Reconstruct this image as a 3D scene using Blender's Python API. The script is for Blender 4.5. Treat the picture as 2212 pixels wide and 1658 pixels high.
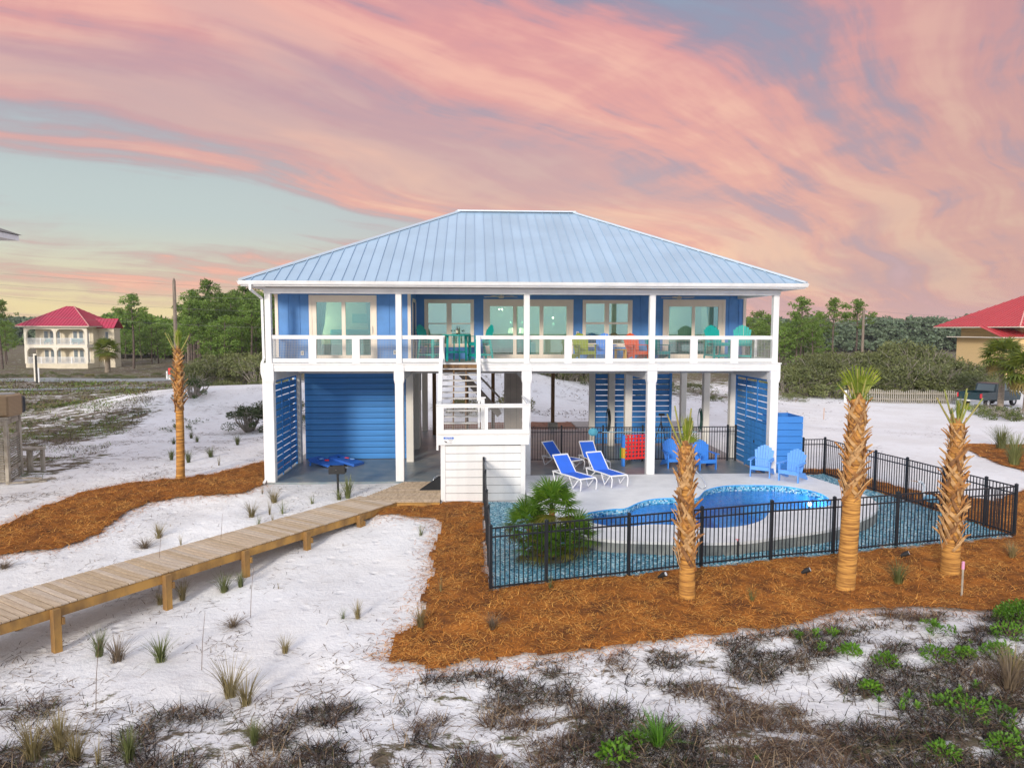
import bpy, bmesh, math, random
import numpy as np
from mathutils import Vector, Matrix
for o in list(bpy.data.objects): bpy.data.objects.remove(o)
random.seed(7); RNG = np.random.default_rng(11)
scn = bpy.context.scene
COL = scn.collection
R = math.radians

# ------------------------------------------------------------ camera
cam_d = bpy.data.cameras.new('camera'); cam = bpy.data.objects.new('camera', cam_d); COL.objects.link(cam)
scn.camera = cam
cam_d.sensor_width = 36.0; cam_d.lens = 36.0*1534/2212; cam_d.clip_end = 6000; cam_d.clip_start = .05
YAW, PIT, ROL = .054, .076, .002
cam.location = (6.757, -23.926, 5.091)
_F = Vector((math.sin(YAW)*math.cos(PIT), math.cos(YAW)*math.cos(PIT), -math.sin(PIT)))
_R = Vector((math.cos(YAW), -math.sin(YAW), 0)); _U = _R.cross(_F)
_R2 = _R*math.cos(ROL)+_U*math.sin(ROL); _U2 = _U*math.cos(ROL)-_R*math.sin(ROL)
_m = Matrix((_R2, _U2, -_F)).transposed().to_4x4(); _m.translation = cam.location
cam.matrix_world = _m

# ------------------------------------------------------------ sky, sun, exposure
scn.view_settings.view_transform = 'Standard'; scn.view_settings.look = 'None'
scn.view_settings.gamma = 1.0; scn.view_settings.exposure = 0.47
try: scn.view_settings.use_curve_mapping = False
except Exception: pass
SUN_EL, SUN_AZ = R(17), R(204)      # azimuth clockwise from +Y: behind the camera, a little to its left
world = bpy.data.worlds.new('World'); scn.world = world; world.use_nodes = True
def srgb(r, g, b):
    f = lambda c: (c/255/12.92) if c/255 <= .04045 else ((c/255+.055)/1.055)**2.4
    return (f(r), f(g), f(b), 1)
class NT:
    def __init__(s, tree): s.t = tree; s.n = tree.nodes; s.l = tree.links
    def add(s, typ, **k):
        nd = s.n.new(typ)
        for a, v in k.items():
            if a.startswith('i_'): s.put(nd, a[2:], v)
            else: setattr(nd, a, v)
        return nd
    def put(s, nd, key, v):
        key = int(key) if str(key).isdigit() else key.replace('_', ' ')
        sock = nd.inputs[key]
        if isinstance(v, bpy.types.NodeSocket): s.l.new(v, sock)
        else: sock.default_value = v
    def math(s, op, a, b=0.0, c=0.0, clamp=False):
        nd = s.n.new('ShaderNodeMath'); nd.operation = op; nd.use_clamp = clamp
        for i, v in enumerate((a, b, c)): s.put(nd, i, v)
        return nd.outputs[0]
    def mix(s, f, a, b, blend='MIX'):
        nd = s.n.new('ShaderNodeMix'); nd.data_type = 'RGBA'; nd.blend_type = blend
        s.put(nd, 0, f); s.put(nd, 6, a); s.put(nd, 7, b)
        return nd.outputs[2]
    def ramp(s, f, stops, interp='LINEAR'):
        nd = s.n.new('ShaderNodeValToRGB'); e = nd.color_ramp; e.interpolation = interp
        while len(e.elements) < len(stops): e.elements.new(.5)
        for el, (p, c) in zip(e.elements, stops): el.position = p; el.color = c if len(c) == 4 else (*c, 1)
        s.put(nd, 0, f); return nd.outputs[0]
    def mapr(s, v, a, b, c=0.0, d=1.0, smooth=True):
        nd = s.n.new('ShaderNodeMapRange'); nd.interpolation_type = 'SMOOTHSTEP' if smooth else 'LINEAR'
        for i, x in enumerate((v, a, b, c, d)): s.put(nd, i, x)
        return nd.outputs[0]
    def comb(s, x, y, z=0.0):
        nd = s.n.new('ShaderNodeCombineXYZ')
        for i, v in enumerate((x, y, z)): s.put(nd, i, v)
        return nd.outputs[0]
    def noise(s, vec, scale, detail=4, rough=.5, dist=0.0, lac=2.0):
        nd = s.n.new('ShaderNodeTexNoise')
        if vec is not None: s.put(nd, 'Vector', vec)
        s.put(nd, 'Scale', scale); s.put(nd, 'Detail', detail); s.put(nd, 'Roughness', rough); s.put(nd, 'Distortion', dist); s.put(nd, 'Lacunarity', lac)
        return nd.outputs[0]
def build_world():
    T = NT(world.node_tree); T.n.clear()
    tc = T.add('ShaderNodeTexCoord'); sp = T.add('ShaderNodeSeparateXYZ'); T.l.new(tc.outputs['Generated'], sp.inputs[0])
    dx, dy, dz = sp.outputs
    up = T.math('MAXIMUM', dz, 0.0)
    den = T.math('ADD', up, .17)
    px = T.math('DIVIDE', dx, den); py = T.math('DIVIDE', dy, den)
    a = YAW + R(46)
    al = T.math('ADD', T.math('MULTIPLY', px, math.sin(a)), T.math('MULTIPLY', py, math.cos(a)))
    ac = T.math('SUBTRACT', T.math('MULTIPLY', px, math.cos(a)), T.math('MULTIPLY', py, math.sin(a)))
    # slow bend of the streaks
    w1 = T.math('SUBTRACT', T.noise(T.comb(T.math('MULTIPLY', al, .55), T.math('MULTIPLY', ac, .55), 3.7), 1.0, 2, .5), .5)
    ac2 = T.math('ADD', ac, T.math('MULTIPLY', w1, 1.15))
    big = T.noise(T.comb(T.math('MULTIPLY', al, .22), T.math('MULTIPLY', ac2, 1.25), 4.3), 1.0, 6, .52, .12)
    mid = T.noise(T.comb(T.math('MULTIPLY', al, .5), T.math('MULTIPLY', ac2, 2.6), 5.2), 1.0, 6, .52, .2)
    fine = T.noise(T.comb(T.math('MULTIPLY', al, 2.0), T.math('MULTIPLY', ac2, 9.0), 2.2), 1.0, 6, .6, .35)
    rip = T.noise(T.comb(T.math('MULTIPLY', al, 5.0), T.math('MULTIPLY', ac2, 3.0), 7.2), 1.0, 5, .55, .5)
    d = T.math('ADD', T.math('MULTIPLY', big, .5), T.math('MULTIPLY', mid, .5))
    d = T.math('ADD', d, T.math('MULTIPLY', T.math('SUBTRACT', fine, .5), .17))
    d = T.math('ADD', d, T.math('MULTIPLY', T.math('SUBTRACT', rip, .5), .11))
    # azimuth: -1 left of the view, +1 right of it
    azl = T.math('SUBTRACT', T.math('MULTIPLY', dx, math.cos(YAW)), T.math('MULTIPLY', dy, math.sin(YAW)))
    fw = T.math('ADD', T.math('MULTIPLY', dx, math.sin(YAW)), T.math('MULTIPLY', dy, math.cos(YAW)))
    # the low left of the sky is clear
    clear = T.math('MULTIPLY', T.mapr(azl, -.62, -.05, 1, 0), T.mapr(dz, .10, .34, 1, 0))
    clear = T.math('MULTIPLY', clear, T.mapr(fw, .1, .5))
    d = T.math('SUBTRACT', d, T.math('MULTIPLY', clear, .10))
    # clear air
    lo = T.mix(T.mapr(azl, -.45, .35), srgb(244, 222, 166), srgb(216, 172, 170))
    mi = T.mix(T.mapr(azl, -.45, .45), srgb(196, 208, 206), srgb(190, 170, 180))
    hi = srgb(150, 164, 186)
    air = T.mix(T.mapr(dz, .0, .15), lo, mi); air = T.mix(T.mapr(dz, .14, .38), air, hi)
    cover = T.mapr(d, .365, .53)
    lit = T.mapr(d, .41, .62)
    low = T.mapr(dz, .08, .42)
    shade = T.mix(low, srgb(198, 162, 164), srgb(156, 140, 162))
    pink = T.mix(low, srgb(241, 182, 164), srgb(226, 160, 160))
    peach = T.mix(low, srgb(253, 208, 176), srgb(245, 186, 172))
    c = T.mix(T.mapr(lit, .0, .5), shade, pink); c = T.mix(T.mapr(lit, .45, 1), c, peach)
    gr = T.noise(T.comb(T.math('MULTIPLY', al, .35), T.math('MULTIPLY', ac2, 1.0), 9.4), 1.0, 5, .55, .3)
    c = T.mix(T.math('MULTIPLY', T.mapr(gr, .46, .66), .62), c, T.mix(low, srgb(200, 172, 172), srgb(166, 154, 174)))
    # duller, greyer cloud towards the right
    c = T.mix(T.math('MULTIPLY', T.mapr(azl, .2, .62), .45), c, srgb(170, 146, 150))
    # overhead and behind the viewer: pale grey-blue sky, brightened to fill the shade
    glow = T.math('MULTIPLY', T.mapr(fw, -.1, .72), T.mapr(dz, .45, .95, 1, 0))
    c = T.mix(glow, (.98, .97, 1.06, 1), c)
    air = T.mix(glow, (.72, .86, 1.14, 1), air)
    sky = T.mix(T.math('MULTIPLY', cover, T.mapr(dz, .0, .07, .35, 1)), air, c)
    ns = T.add('ShaderNodeTexSky'); ns.sky_type = 'NISHITA'; ns.sun_disc = False
    ns.sun_elevation = SUN_EL; ns.sun_rotation = SUN_AZ
    nsc = T.mix(1.0, ns.outputs[0], (.05, .05, .05, 1), 'MULTIPLY')
    sky = T.mix(.08, sky, nsc)
    below = T.mapr(dz, -.03, .0)
    sky = T.mix(below, srgb(200, 190, 180), sky)
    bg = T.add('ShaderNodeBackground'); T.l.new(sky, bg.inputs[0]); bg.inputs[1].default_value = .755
    out = T.add('ShaderNodeOutputWorld'); T.l.new(bg.outputs[0], out.inputs[0])
    try: world.cycles.sampling_method = 'MANUAL'; world.cycles.sample_map_resolution = 512
    except Exception: pass
build_world()
sun_d = bpy.data.lights.new('sun', 'SUN'); sun = bpy.data.objects.new('sun', sun_d); COL.objects.link(sun)
sun_d.energy = 2.1; sun_d.angle = R(10); sun_d.color = (1, .91, .80)
_sd = Vector((math.sin(SUN_AZ)*math.cos(SUN_EL), math.cos(SUN_AZ)*math.cos(SUN_EL), math.sin(SUN_EL)))
sun.rotation_euler = (-_sd).to_track_quat('-Z', 'Y').to_euler(); sun.location = (0, -30, 40)
# ------------------------------------------------------------ materials
MATS = {}
def mat(name, color, rough=.6, metal=0.0, var=.0, vscale=6.0, bump=0.0, bscale=40.0, spec=.5, col2=None, coords='Object', stretch=None, emit=None, estr=0.0, detail=5, trans=0.0, orand=0.0):
    """procedural principled material: base colour, a second colour mixed in by noise, fine relief"""
    if name in MATS: return MATS[name]
    m = bpy.data.materials.new(name); m.use_nodes = True; T = NT(m.node_tree)
    b = T.n['Principled BSDF']
    b.inputs['Roughness'].default_value = rough; b.inputs['Metallic'].default_value = metal
    b.inputs['Specular IOR Level'].default_value = spec
    c = (*color[:3], 1)
    tc = T.add('ShaderNodeTexCoord'); vec = tc.outputs[coords]
    if stretch:
        mp = T.add('ShaderNodeMapping'); T.l.new(vec, mp.inputs[0]); mp.inputs['Scale'].default_value = stretch; vec = mp.outputs[0]
    if var or col2:
        n = T.noise(vec, vscale, detail, .6)
        c2 = (*col2[:3], 1) if col2 else tuple(x*(1-var) for x in color[:3])+(1,)
        f = T.mapr(n, .34, .68)
        T.l.new(T.mix(f, c, c2), b.inputs['Base Color'])
    else: b.inputs['Base Color'].default_value = c
    if orand:
        src = b.inputs['Base Color'].links[0].from_socket if b.inputs['Base Color'].is_linked else None
        hs = T.add('ShaderNodeHueSaturation'); oi = T.add('ShaderNodeObjectInfo')
        if src: T.l.new(src, hs.inputs['Color'])
        else: hs.inputs['Color'].default_value = c
        T.l.new(T.mapr(oi.outputs['Random'], 0, 1, 1-orand, 1+orand, False), hs.inputs['Value']); T.l.new(hs.outputs[0], b.inputs['Base Color'])
    if bump:
        bn = T.add('ShaderNodeBump'); bn.inputs['Strength'].default_value = bump; bn.inputs['Distance'].default_value = .02
        T.l.new(T.noise(vec, bscale, 4, .6), bn.inputs['Height']); T.l.new(bn.outputs[0], b.inputs['Normal'])
    if emit: b.inputs['Emission Color'].default_value = (*emit, 1); b.inputs['Emission Strength'].default_value = estr
    if trans: b.inputs['Transmission Weight'].default_value = trans
    MATS[name] = m; return m
def leafmat(name, color, col2, trans=.35, rough=.55, vscale=1.2):
    if name in MATS: return MATS[name]
    m = bpy.data.materials.new(name); m.use_nodes = True; T = NT(m.node_tree); T.n.clear()
    gi = T.add('ShaderNodeNewGeometry'); oi = T.add('ShaderNodeObjectInfo')
    tc = T.add('ShaderNodeTexCoord')
    n = T.noise(tc.outputs['Object'], vscale, 3, .6)
    f = T.math('ADD', T.math('MULTIPLY', gi.outputs['Random Per Island'], .55), T.math('MULTIPLY', T.mapr(n, .3, .7), .45))
    c = T.mix(f, (*color, 1), (*col2, 1))
    hs = T.add('ShaderNodeHueSaturation'); T.l.new(c, hs.inputs['Color']); T.l.new(T.mapr(oi.outputs['Random'], 0, 1, .8, 1.18, False), hs.inputs['Value'])
    d = T.add('ShaderNodeBsdfPrincipled'); d.inputs['Roughness'].default_value = rough; T.l.new(hs.outputs[0], d.inputs['Base Color'])
    t = T.add('ShaderNodeBsdfTranslucent'); T.l.new(hs.outputs[0], t.inputs[0])
    ms = T.add('ShaderNodeMixShader'); ms.inputs[0].default_value = trans
    T.l.new(d.outputs[0], ms.inputs[1]); T.l.new(t.outputs[0], ms.inputs[2])
    o = T.add('ShaderNodeOutputMaterial'); T.l.new(ms.outputs[0], o.inputs[0])
    MATS[name] = m; return m
WHITE = mat('white_paint', (.82, .82, .81), .5, var=.12, vscale=1.4, detail=9, bump=.08, bscale=60, stretch=(1.5, 1.5, .5))
TRIM = mat('cream_trim', (.86, .75, .62), .5, var=.05, vscale=3, bump=.05)
SOFFIT = mat('soffit_paint', (.72, .70, .66), .6, var=.06)
TAUPE = mat('taupe_paint', (.50, .43, .37), .65, var=.1, vscale=3)
CREAMCOL = mat('ivory_paint', (.72, .69, .62), .6, var=.06, vscale=2)
BLUEWALL = mat('blue_siding', (.10, .285, .64), .6, var=.2, vscale=1.2, detail=8, bump=.1, bscale=30)
BLUEBOARD = mat('blue_board', (.045, .26, .66), .55, var=.22, vscale=1.5, bump=.15, bscale=20, stretch=(.3, 3, 3), orand=.08)
BLUEBOX = mat('bright_blue_board', (.045, .235, .66), .55, var=.15, vscale=2, bump=.1, stretch=(.3, 3, 3))
ROOFM = mat('roof_metal', (.40, .54, .67), .42, metal=.15, var=.13, vscale=.5, detail=8, bump=.06, bscale=2.5, spec=.45, orand=.045)
SEAM = mat('roof_seam_metal', (.40, .54, .67), .42, metal=.25, var=.05)
RIDGE = mat('ridge_cap_metal', (.62, .70, .76), .4, metal=.3)
GLASSRAIL = None
SAND = None
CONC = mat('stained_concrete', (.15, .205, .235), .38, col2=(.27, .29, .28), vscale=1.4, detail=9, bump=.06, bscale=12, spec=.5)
POOLDECK = mat('pool_deck_concrete', (.78, .78, .77), .75, var=.10, vscale=2.2, detail=9, bump=.35, bscale=9)
POOLWALL = mat('grey_concrete', (.30, .31, .29), .9, col2=(.13, .15, .15), vscale=1.6, detail=9, bump=.5, bscale=9)
BLACKMET = mat('black_aluminium', (.012, .016, .022), .42, spec=.45)
BLACKIRON = mat('black_iron', (.018, .018, .019), .65, var=.3, vscale=9, bump=.2)
WOODTOP = mat('weathered_decking', (.58, .45, .31), .85, col2=(.38, .28, .19), vscale=3.5, detail=8, bump=.5, bscale=14, stretch=(3.2, .55, 1), orand=.07)
WOODTOP2 = mat('weathered_decking_grey', (.60, .49, .37), .85, col2=(.41, .32, .235), vscale=4, detail=8, bump=.5, bscale=14, stretch=(3.2, .55, 1), orand=.07)
WOODTOP3 = mat('weathered_decking_tan', (.54, .41, .265), .85, col2=(.35, .25, .155), vscale=4, detail=8, bump=.5, bscale=14, stretch=(3.2, .55, 1), orand=.07)
WOODY = mat('treated_timber', (.46, .25, .06), .75, col2=(.22, .12, .04), vscale=2.2, detail=8, bump=.3, bscale=10, stretch=(1, 1, .5))
PILE = mat('brown_pile', (.24, .135, .055), .8, col2=(.12, .065, .03), vscale=3, bump=.4, stretch=(2, 2, .4))
OLDWOOD = mat('old_grey_wood', (.46, .41, .33), .9, col2=(.24, .20, .15), vscale=5, detail=8, bump=.6, stretch=(1, 1, .5))
TEAL = mat('teal_plastic', (.0, .40, .36), .5, var=.1, bump=.05)
BLUECH = mat('blue_plastic', (.045, .25, .80), .5, var=.08, bump=.05)
BLUECH2 = mat('light_blue_plastic', (.13, .37, .86), .5, var=.08, bump=.05)
LIME = mat('lime_plastic', (.30, .38, .015), .5, var=.08)
ORANGE = mat('orange_plastic', (.82, .11, .02), .5, var=.06)
YELLOW = mat('yellow_plastic', (.70, .40, .03), .5, var=.06)
REDP = mat('red_plastic', (.75, .03, .03), .4)
GREENP = mat('green_plastic', (.03, .3, .06), .45)
SLING = mat('blue_sling', (.03, .16, .80), .6, var=.08, vscale=3, bump=.25, bscale=160)
STEEL = mat('stainless_steel', (.62, .63, .65), .18, metal=1.0)
GREYPL = mat('grey_plastic', (.25, .26, .27), .5)
WALLIN = mat('room_wall', (.70, .66, .56), .8)
CURTAIN = mat('teal_curtain', (.02, .30, .30), .9, var=.2, vscale=6)
SHADE = mat('lit_lampshade', (.9, .8, .55), .8, emit=(1, .80, .42), estr=1.3)
BULB = mat('lit_bulb', (1, .9, .7), .8, emit=(1, .85, .55), estr=3.5)
DARKWD = mat('dark_wood_indoor', (.06, .05, .045), .6)
BEDBL = mat('turquoise_bedding', (.0, .34, .42), .8, var=.1)
def glass_mat(name, tint, refl):
    m = bpy.data.materials.new(name); m.use_nodes = True; T = NT(m.node_tree); T.n.clear()
    tr = T.add('ShaderNodeBsdfTransparent'); tr.inputs[0].default_value = (*tint, 1)
    gl = T.add('ShaderNodeBsdfGlossy'); gl.inputs[0].default_value = (.72, 1, .93, 1); gl.inputs['Roughness'].default_value = .03
    fr = T.add('ShaderNodeLayerWeight'); fr.inputs[0].default_value = .35
    f = T.math('ADD', T.math('MULTIPLY', fr.outputs['Fresnel'], .6), refl, clamp=True)
    ms = T.add('ShaderNodeMixShader'); T.l.new(f, ms.inputs[0]); T.l.new(tr.outputs[0], ms.inputs[1]); T.l.new(gl.outputs[0], ms.inputs[2])
    o = T.add('ShaderNodeOutputMaterial'); T.l.new(ms.outputs[0], o.inputs[0]); return m
GLASS = glass_mat('teal_window_glass', (.60, .83, .80), .22)
GLASS2 = glass_mat('pale_window_glass', (.60, .77, .77), .28)
FARGLASS = mat('far_window_glass', (.16, .20, .22), .12, spec=.9)
WINEGL = glass_mat('wine_glass', (.9, .95, .95), .12)

# ------------------------------------------------------------ mesh helpers
class MB:
    """collects boxes, bars and tubes; build() links them as one mesh object"""
    def __init__(s): s.v = []; s.f = []; s.mi = []; s.cm = 0; s.sm = []; s.cs = False
    def raw(s, vs, fs):
        k = len(s.v); s.v += [tuple(v) for v in vs]
        for f in fs: s.f.append(tuple(i+k for i in f)); s.mi.append(s.cm); s.sm.append(s.cs)
        return s
    def box(s, x0, x1, y0, y1, z0, z1):
        return s.raw([(x0,y0,z0),(x1,y0,z0),(x1,y1,z0),(x0,y1,z0),(x0,y0,z1),(x1,y0,z1),(x1,y1,z1),(x0,y1,z1)],
                     [(0,3,2,1),(4,5,6,7),(0,1,5,4),(1,2,6,5),(2,3,7,6),(3,0,4,7)])
    def bbox(s, x0, x1, y0, y1, z0, z1, b=.01):
        """box with chamfered edges"""
        bm = bmesh.new(); bmesh.ops.create_cube(bm, size=1)
        for v in bm.verts: v.co = Vector(((x0+x1)/2+v.co.x*(x1-x0), (y0+y1)/2+v.co.y*(y1-y0), (z0+z1)/2+v.co.z*(z1-z0)))
        bmesh.ops.bevel(bm, geom=bm.edges[:], offset=b, segments=1, affect='EDGES', clamp_overlap=True)
        bm.verts.index_update(); s.raw([v.co[:] for v in bm.verts], [[v.index for v in f.verts] for f in bm.faces]); bm.free(); return s
    def bar(s, p, q, w, h, up=(0,0,1)):
        """box beam from p to q, width w sideways, height h along up"""
        p, q, up = Vector(p), Vector(q), Vector(up); d = (q-p).normalized()
        sd = d.cross(up)
        if sd.length < 1e-4: sd = d.cross(Vector((0,1,0)))
        sd.normalize(); u = sd.cross(d).normalized()
        vs = [c+sd*a*w/2+u*b*h/2 for c in (p, q) for a, b in ((-1,-1),(1,-1),(1,1),(-1,1))]
        return s.raw(vs, [(0,1,2,3),(7,6,5,4),(0,4,5,1),(1,5,6,2),(2,6,7,3),(3,7,4,0)])
    def tube(s, pts, r, n=8, cap=True, closed=False):
        """round tube along pts; r a number or one per point"""
        pts = [Vector(p) for p in pts]; m = len(pts); rr = [r]*m if isinstance(r, (int, float)) else r
        vs = []; u = None
        for i, p in enumerate(pts):
            a = pts[(i-1) % m] if (i > 0 or closed) else p; b = pts[(i+1) % m] if (i < m-1 or closed) else p
            d = (b-a).normalized()
            if u is None: u = d.orthogonal().normalized()
            u = (u-d*u.dot(d)); u = u.normalized() if u.length > 1e-6 else d.orthogonal().normalized()
            w = d.cross(u)
            for k in range(n): t = 2*math.pi*k/n; vs.append(p+(u*math.cos(t)+w*math.sin(t))*rr[i])
        fs = [(i*n+k, i*n+(k+1)%n, ((i+1)%m)*n+(k+1)%n, ((i+1)%m)*n+k) for i in range(m if closed else m-1) for k in range(n)]
        if cap and not closed: fs += [tuple(range(n))[::-1], tuple(range((m-1)*n, m*n))]
        return s.raw(vs, fs)
    def lathe(s, prof, n=16, c=(0,0,0)):
        vs = [(c[0]+r*math.cos(2*math.pi*k/n), c[1]+r*math.sin(2*math.pi*k/n), c[2]+z) for r, z in prof for k in range(n)]
        m = len(prof)
        fs = [(i*n+k, i*n+(k+1)%n, (i+1)*n+(k+1)%n, (i+1)*n+k) for i in range(m-1) for k in range(n)]
        return s.raw(vs, fs+[tuple(range(n))[::-1], tuple(range((m-1)*n, m*n))])
    def prism(s, poly, z0, z1):
        """poly: list of (x,y), extruded in z"""
        n = len(poly); vs = [(x,y,z0) for x,y in poly]+[(x,y,z1) for x,y in poly]
        return s.raw(vs, [tuple(range(n))[::-1], tuple(range(n,2*n))]+[(i,(i+1)%n,n+(i+1)%n,n+i) for i in range(n)])
    def slab(s, poly, off):
        """planar 3-D polygon thickened by the vector off"""
        n = len(poly); o = Vector(off); P = [Vector(p) for p in poly]
        return s.raw(P+[p+o for p in P], [tuple(range(n)), tuple(range(n,2*n))[::-1]]+[(i,n+i,n+(i+1)%n,(i+1)%n) for i in range(n)])
    def mesh(s, name, mats):
        me = bpy.data.meshes.new(name); me.from_pydata(s.v, [], s.f)
        for m in (mats if isinstance(mats, (list, tuple)) else [mats]): me.materials.append(m)
        if any(s.mi): me.polygons.foreach_set('material_index', s.mi)
        if any(s.sm): me.polygons.foreach_set('use_smooth', s.sm)
        bm = bmesh.new(); bm.from_mesh(me); bmesh.ops.recalc_face_normals(bm, faces=bm.faces); bm.to_mesh(me); bm.free()
        return me
    def build(s, name, mats, parent=None, smooth=False):
        me = s.mesh(name, mats)
        if smooth: shade_auto(me)
        return link(name, me, parent)
def shade_auto(me, ang=40):
    me.polygons.foreach_set('use_smooth', [True]*len(me.polygons))
    try: me.set_sharp_from_angle(angle=R(ang))
    except Exception: pass
def link(name, me, parent=None, loc=None, rot=None):
    o = bpy.data.objects.new(name, me); COL.objects.link(o)
    if parent is not None: o.parent = parent
    if loc is not None: o.location = loc
    if rot is not None: o.rotation_euler = rot
    return o
def np_mesh(name, V, Fq, mats, mi=None, smooth=False):
    """mesh from numpy arrays of verts (n,3) and faces (m,3 or 4)"""
    me = bpy.data.meshes.new(name); k = Fq.shape[1]
    me.vertices.add(len(V)); me.vertices.foreach_set('co', np.ascontiguousarray(V, dtype=np.float32).ravel())
    me.loops.add(Fq.size); me.loops.foreach_set('vertex_index', np.ascontiguousarray(Fq, dtype=np.int32).ravel())
    me.polygons.add(len(Fq)); me.polygons.foreach_set('loop_start', np.arange(0, Fq.size, k, dtype=np.int32))
    for m in (mats if isinstance(mats, (list, tuple)) else [mats]): me.materials.append(m)
    if mi is not None: me.polygons.foreach_set('material_index', np.ascontiguousarray(mi, dtype=np.int32))
    if smooth: me.polygons.foreach_set('use_smooth', np.ones(len(Fq), dtype=bool))
    me.update(calc_edges=True); me.validate(); return me
def tag(o, label=None, cat=None, group=None, kind=None):
    if label: o['label'] = label
    if cat: o['category'] = cat
    if group: o['group'] = group
    if kind: o['kind'] = kind
    return o
def thing(name, label, cat, loc=(0,0,0), rotz=0, group=None):
    o = bpy.data.objects.new(name, None); COL.objects.link(o); o.location = loc; o.rotation_euler = (0,0,rotz); o.empty_display_size = .2
    return tag(o, label, cat, group)
def dup(root, loc, rotz=0, label=None, scale=None, group=None):
    def cp(o, par):
        c = o.copy(); COL.objects.link(c); c.parent = par
        for ch in o.children: cp(ch, c)
        return c
    r = cp(root, None); r.location = loc; r.rotation_euler = (0,0,rotz)
    if label: r['label'] = label
    if group: r['group'] = group
    if scale is not None: r.scale = (scale,)*3 if isinstance(scale, (int, float)) else scale
    return r
def smoothstep(a, b, x):
    t = np.clip((x-a)/(b-a), 0, 1); return t*t*(3-2*t)
def vnoise(x, y, seed=0):
    """smooth value noise on arrays"""
    x = np.asarray(x, float); y = np.asarray(y, float)
    xi = np.floor(x).astype(np.int64); yi = np.floor(y).astype(np.int64); fx = x-xi; fy = y-yi
    fx = fx*fx*(3-2*fx); fy = fy*fy*(3-2*fy)
    def h(a, b):
        n = (a*374761393+b*668265263+seed*974634541) & 0xffffffff
        n = ((n ^ (n >> 13))*1274126177) & 0xffffffff
        return ((n ^ (n >> 16)) & 0xffff)/65535.0
    return (h(xi,yi)*(1-fx)+h(xi+1,yi)*fx)*(1-fy)+(h(xi,yi+1)*(1-fx)+h(xi+1,yi+1)*fx)*fy
def fbm(x, y, seed=0, oct=4):
    s = 0; a = .5
    for i in range(oct): s = s+a*vnoise(np.asarray(x)*2**i, np.asarray(y)*2**i, seed+i); a *= .5
    return s
def inpoly(x, y, poly):
    x = np.asarray(x, float); y = np.asarray(y, float); c = np.zeros(x.shape, bool); n = len(poly)
    for i in range(n):
        x0, y0 = poly[i]; x1, y1 = poly[(i+1) % n]
        if y0 == y1: continue
        c ^= ((y0 > y) != (y1 > y)) & (x < (x1-x0)*(y-y0)/(y1-y0)+x0)
    return c
def smooth_loop(pts, n=8):
    """closed Catmull-Rom through pts"""
    out = []; m = len(pts)
    for i in range(m):
        p0, p1, p2, p3 = (np.array(pts[(i+k-1) % m], float) for k in range(4))
        for t in np.linspace(0, 1, n, endpoint=False):
            out.append(tuple(.5*((2*p1)+(-p0+p2)*t+(2*p0-5*p1+4*p2-p3)*t*t+(-p0+3*p1-3*p2+p3)*t**3)))
    return out
# ------------------------------------------------------------ terrain heights
CTRL = np.array([(0,-.5,-.06),(2,-.6,-.06),(4,-.6,-.06),(-1.5,0,-.12),(2.3,-2,-.14),(.5,-3,-.28),(-2,-3,-.4),(3.5,-4.5,-.38),(4.5,-3.4,-.13),(5.5,-4,-.22),(5.8,-2.6,-.12),
 (2.4,-6,-.52),(1.3,-7.2,-.7),(.3,-9,-.8),(-1,-10.9,-.85),(-3,-9,-.75),(-1.5,-6,-.6),(4,-8,-.6),(5,-11,-.55),(3,-12,-.68),(6.3,-6,-.42),
 (7.1,-9.5,-.34),(9.5,-9,-.33),(12,-8.4,-.32),(14.5,-7.9,-.32),(17,-7.3,-.32),(19,-6.8,-.32),(21,-6.3,-.33),(11.2,-10.1,-.4),(14.7,-9.8,-.4),(17.6,-9,-.38),(22,-8,-.4),
 (2,-14,-.72),(7,-15,-.6),(12,-14,-.5),(16,-12,-.38),(20,-11,-.28),(14,-17,-.5),(0,-17,-.75),(22,-14,-.15),(-4,-15,-.8),
 (9,-6,-.28),(7.7,-4,-.2),(7.6,-3,-.14),(19,-4,-.28),(20,-1,-.32),(18.8,1,-.28),(20.3,-4,-.32),(14,-7.8,-.28),(24,0,-.4),(24,10,-.45),(30,20,-.8),(36,25,-.95),(45,35,-1),(20,10,-.3),(18,20,-.3),(28,5,-.4),(26,-8,-.35),
 (0,4,-.08),(17,4,-.08),(8,6,-.08),(0,12,-.1),(17,12,-.1),(8,14,-.1),(0,20,-.2),(12,19,-.1),(17.6,1.5,-.12),(-.6,2,-.1),
 (-8,0,-.35),(-4,2,-.22),(-10,-8,-.6),(-15,8,-.4),(-8,12,-.2),(-25,30,-.5),(-40,45,-.6),(-50,80,-.5),(-20,55,-.5),(-4,7,-.15),(-80,100,-.5),(60,60,-1),(100,120,-.8),(0,60,-.3),(0,150,-.4),(60,0,-.6),(80,-60,-.6),(-60,-40,-.8),(10,-60,-.8),(-60,20,-.5)])
MOUNDS = [(-11,23,7,5,1.35),(-3,25,6,5,1.2),(5,27,5.5,5,2.6),(10,30,6,4,1.6),(-17,27,6,4,.7),(20,-13.5,3.5,1.6,.25),(16.5,-12.7,2.2,1.0,.18),(24,24,6,5,.5),(19,34,6,4,1.2)]
def _base(x, y):
    num = np.zeros(x.shape); den = np.zeros(x.shape)
    for cx, cy, cz in CTRL:
        w = 1/((x-cx)**2+(y-cy)**2+.25)**1.6
        num += w*cz; den += w
    z = num/den
    for mx, my, sx, sy, h in MOUNDS: z = z+h*np.exp(-((x-mx)/sx)**2-((y-my)/sy)**2)
    return z
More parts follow.
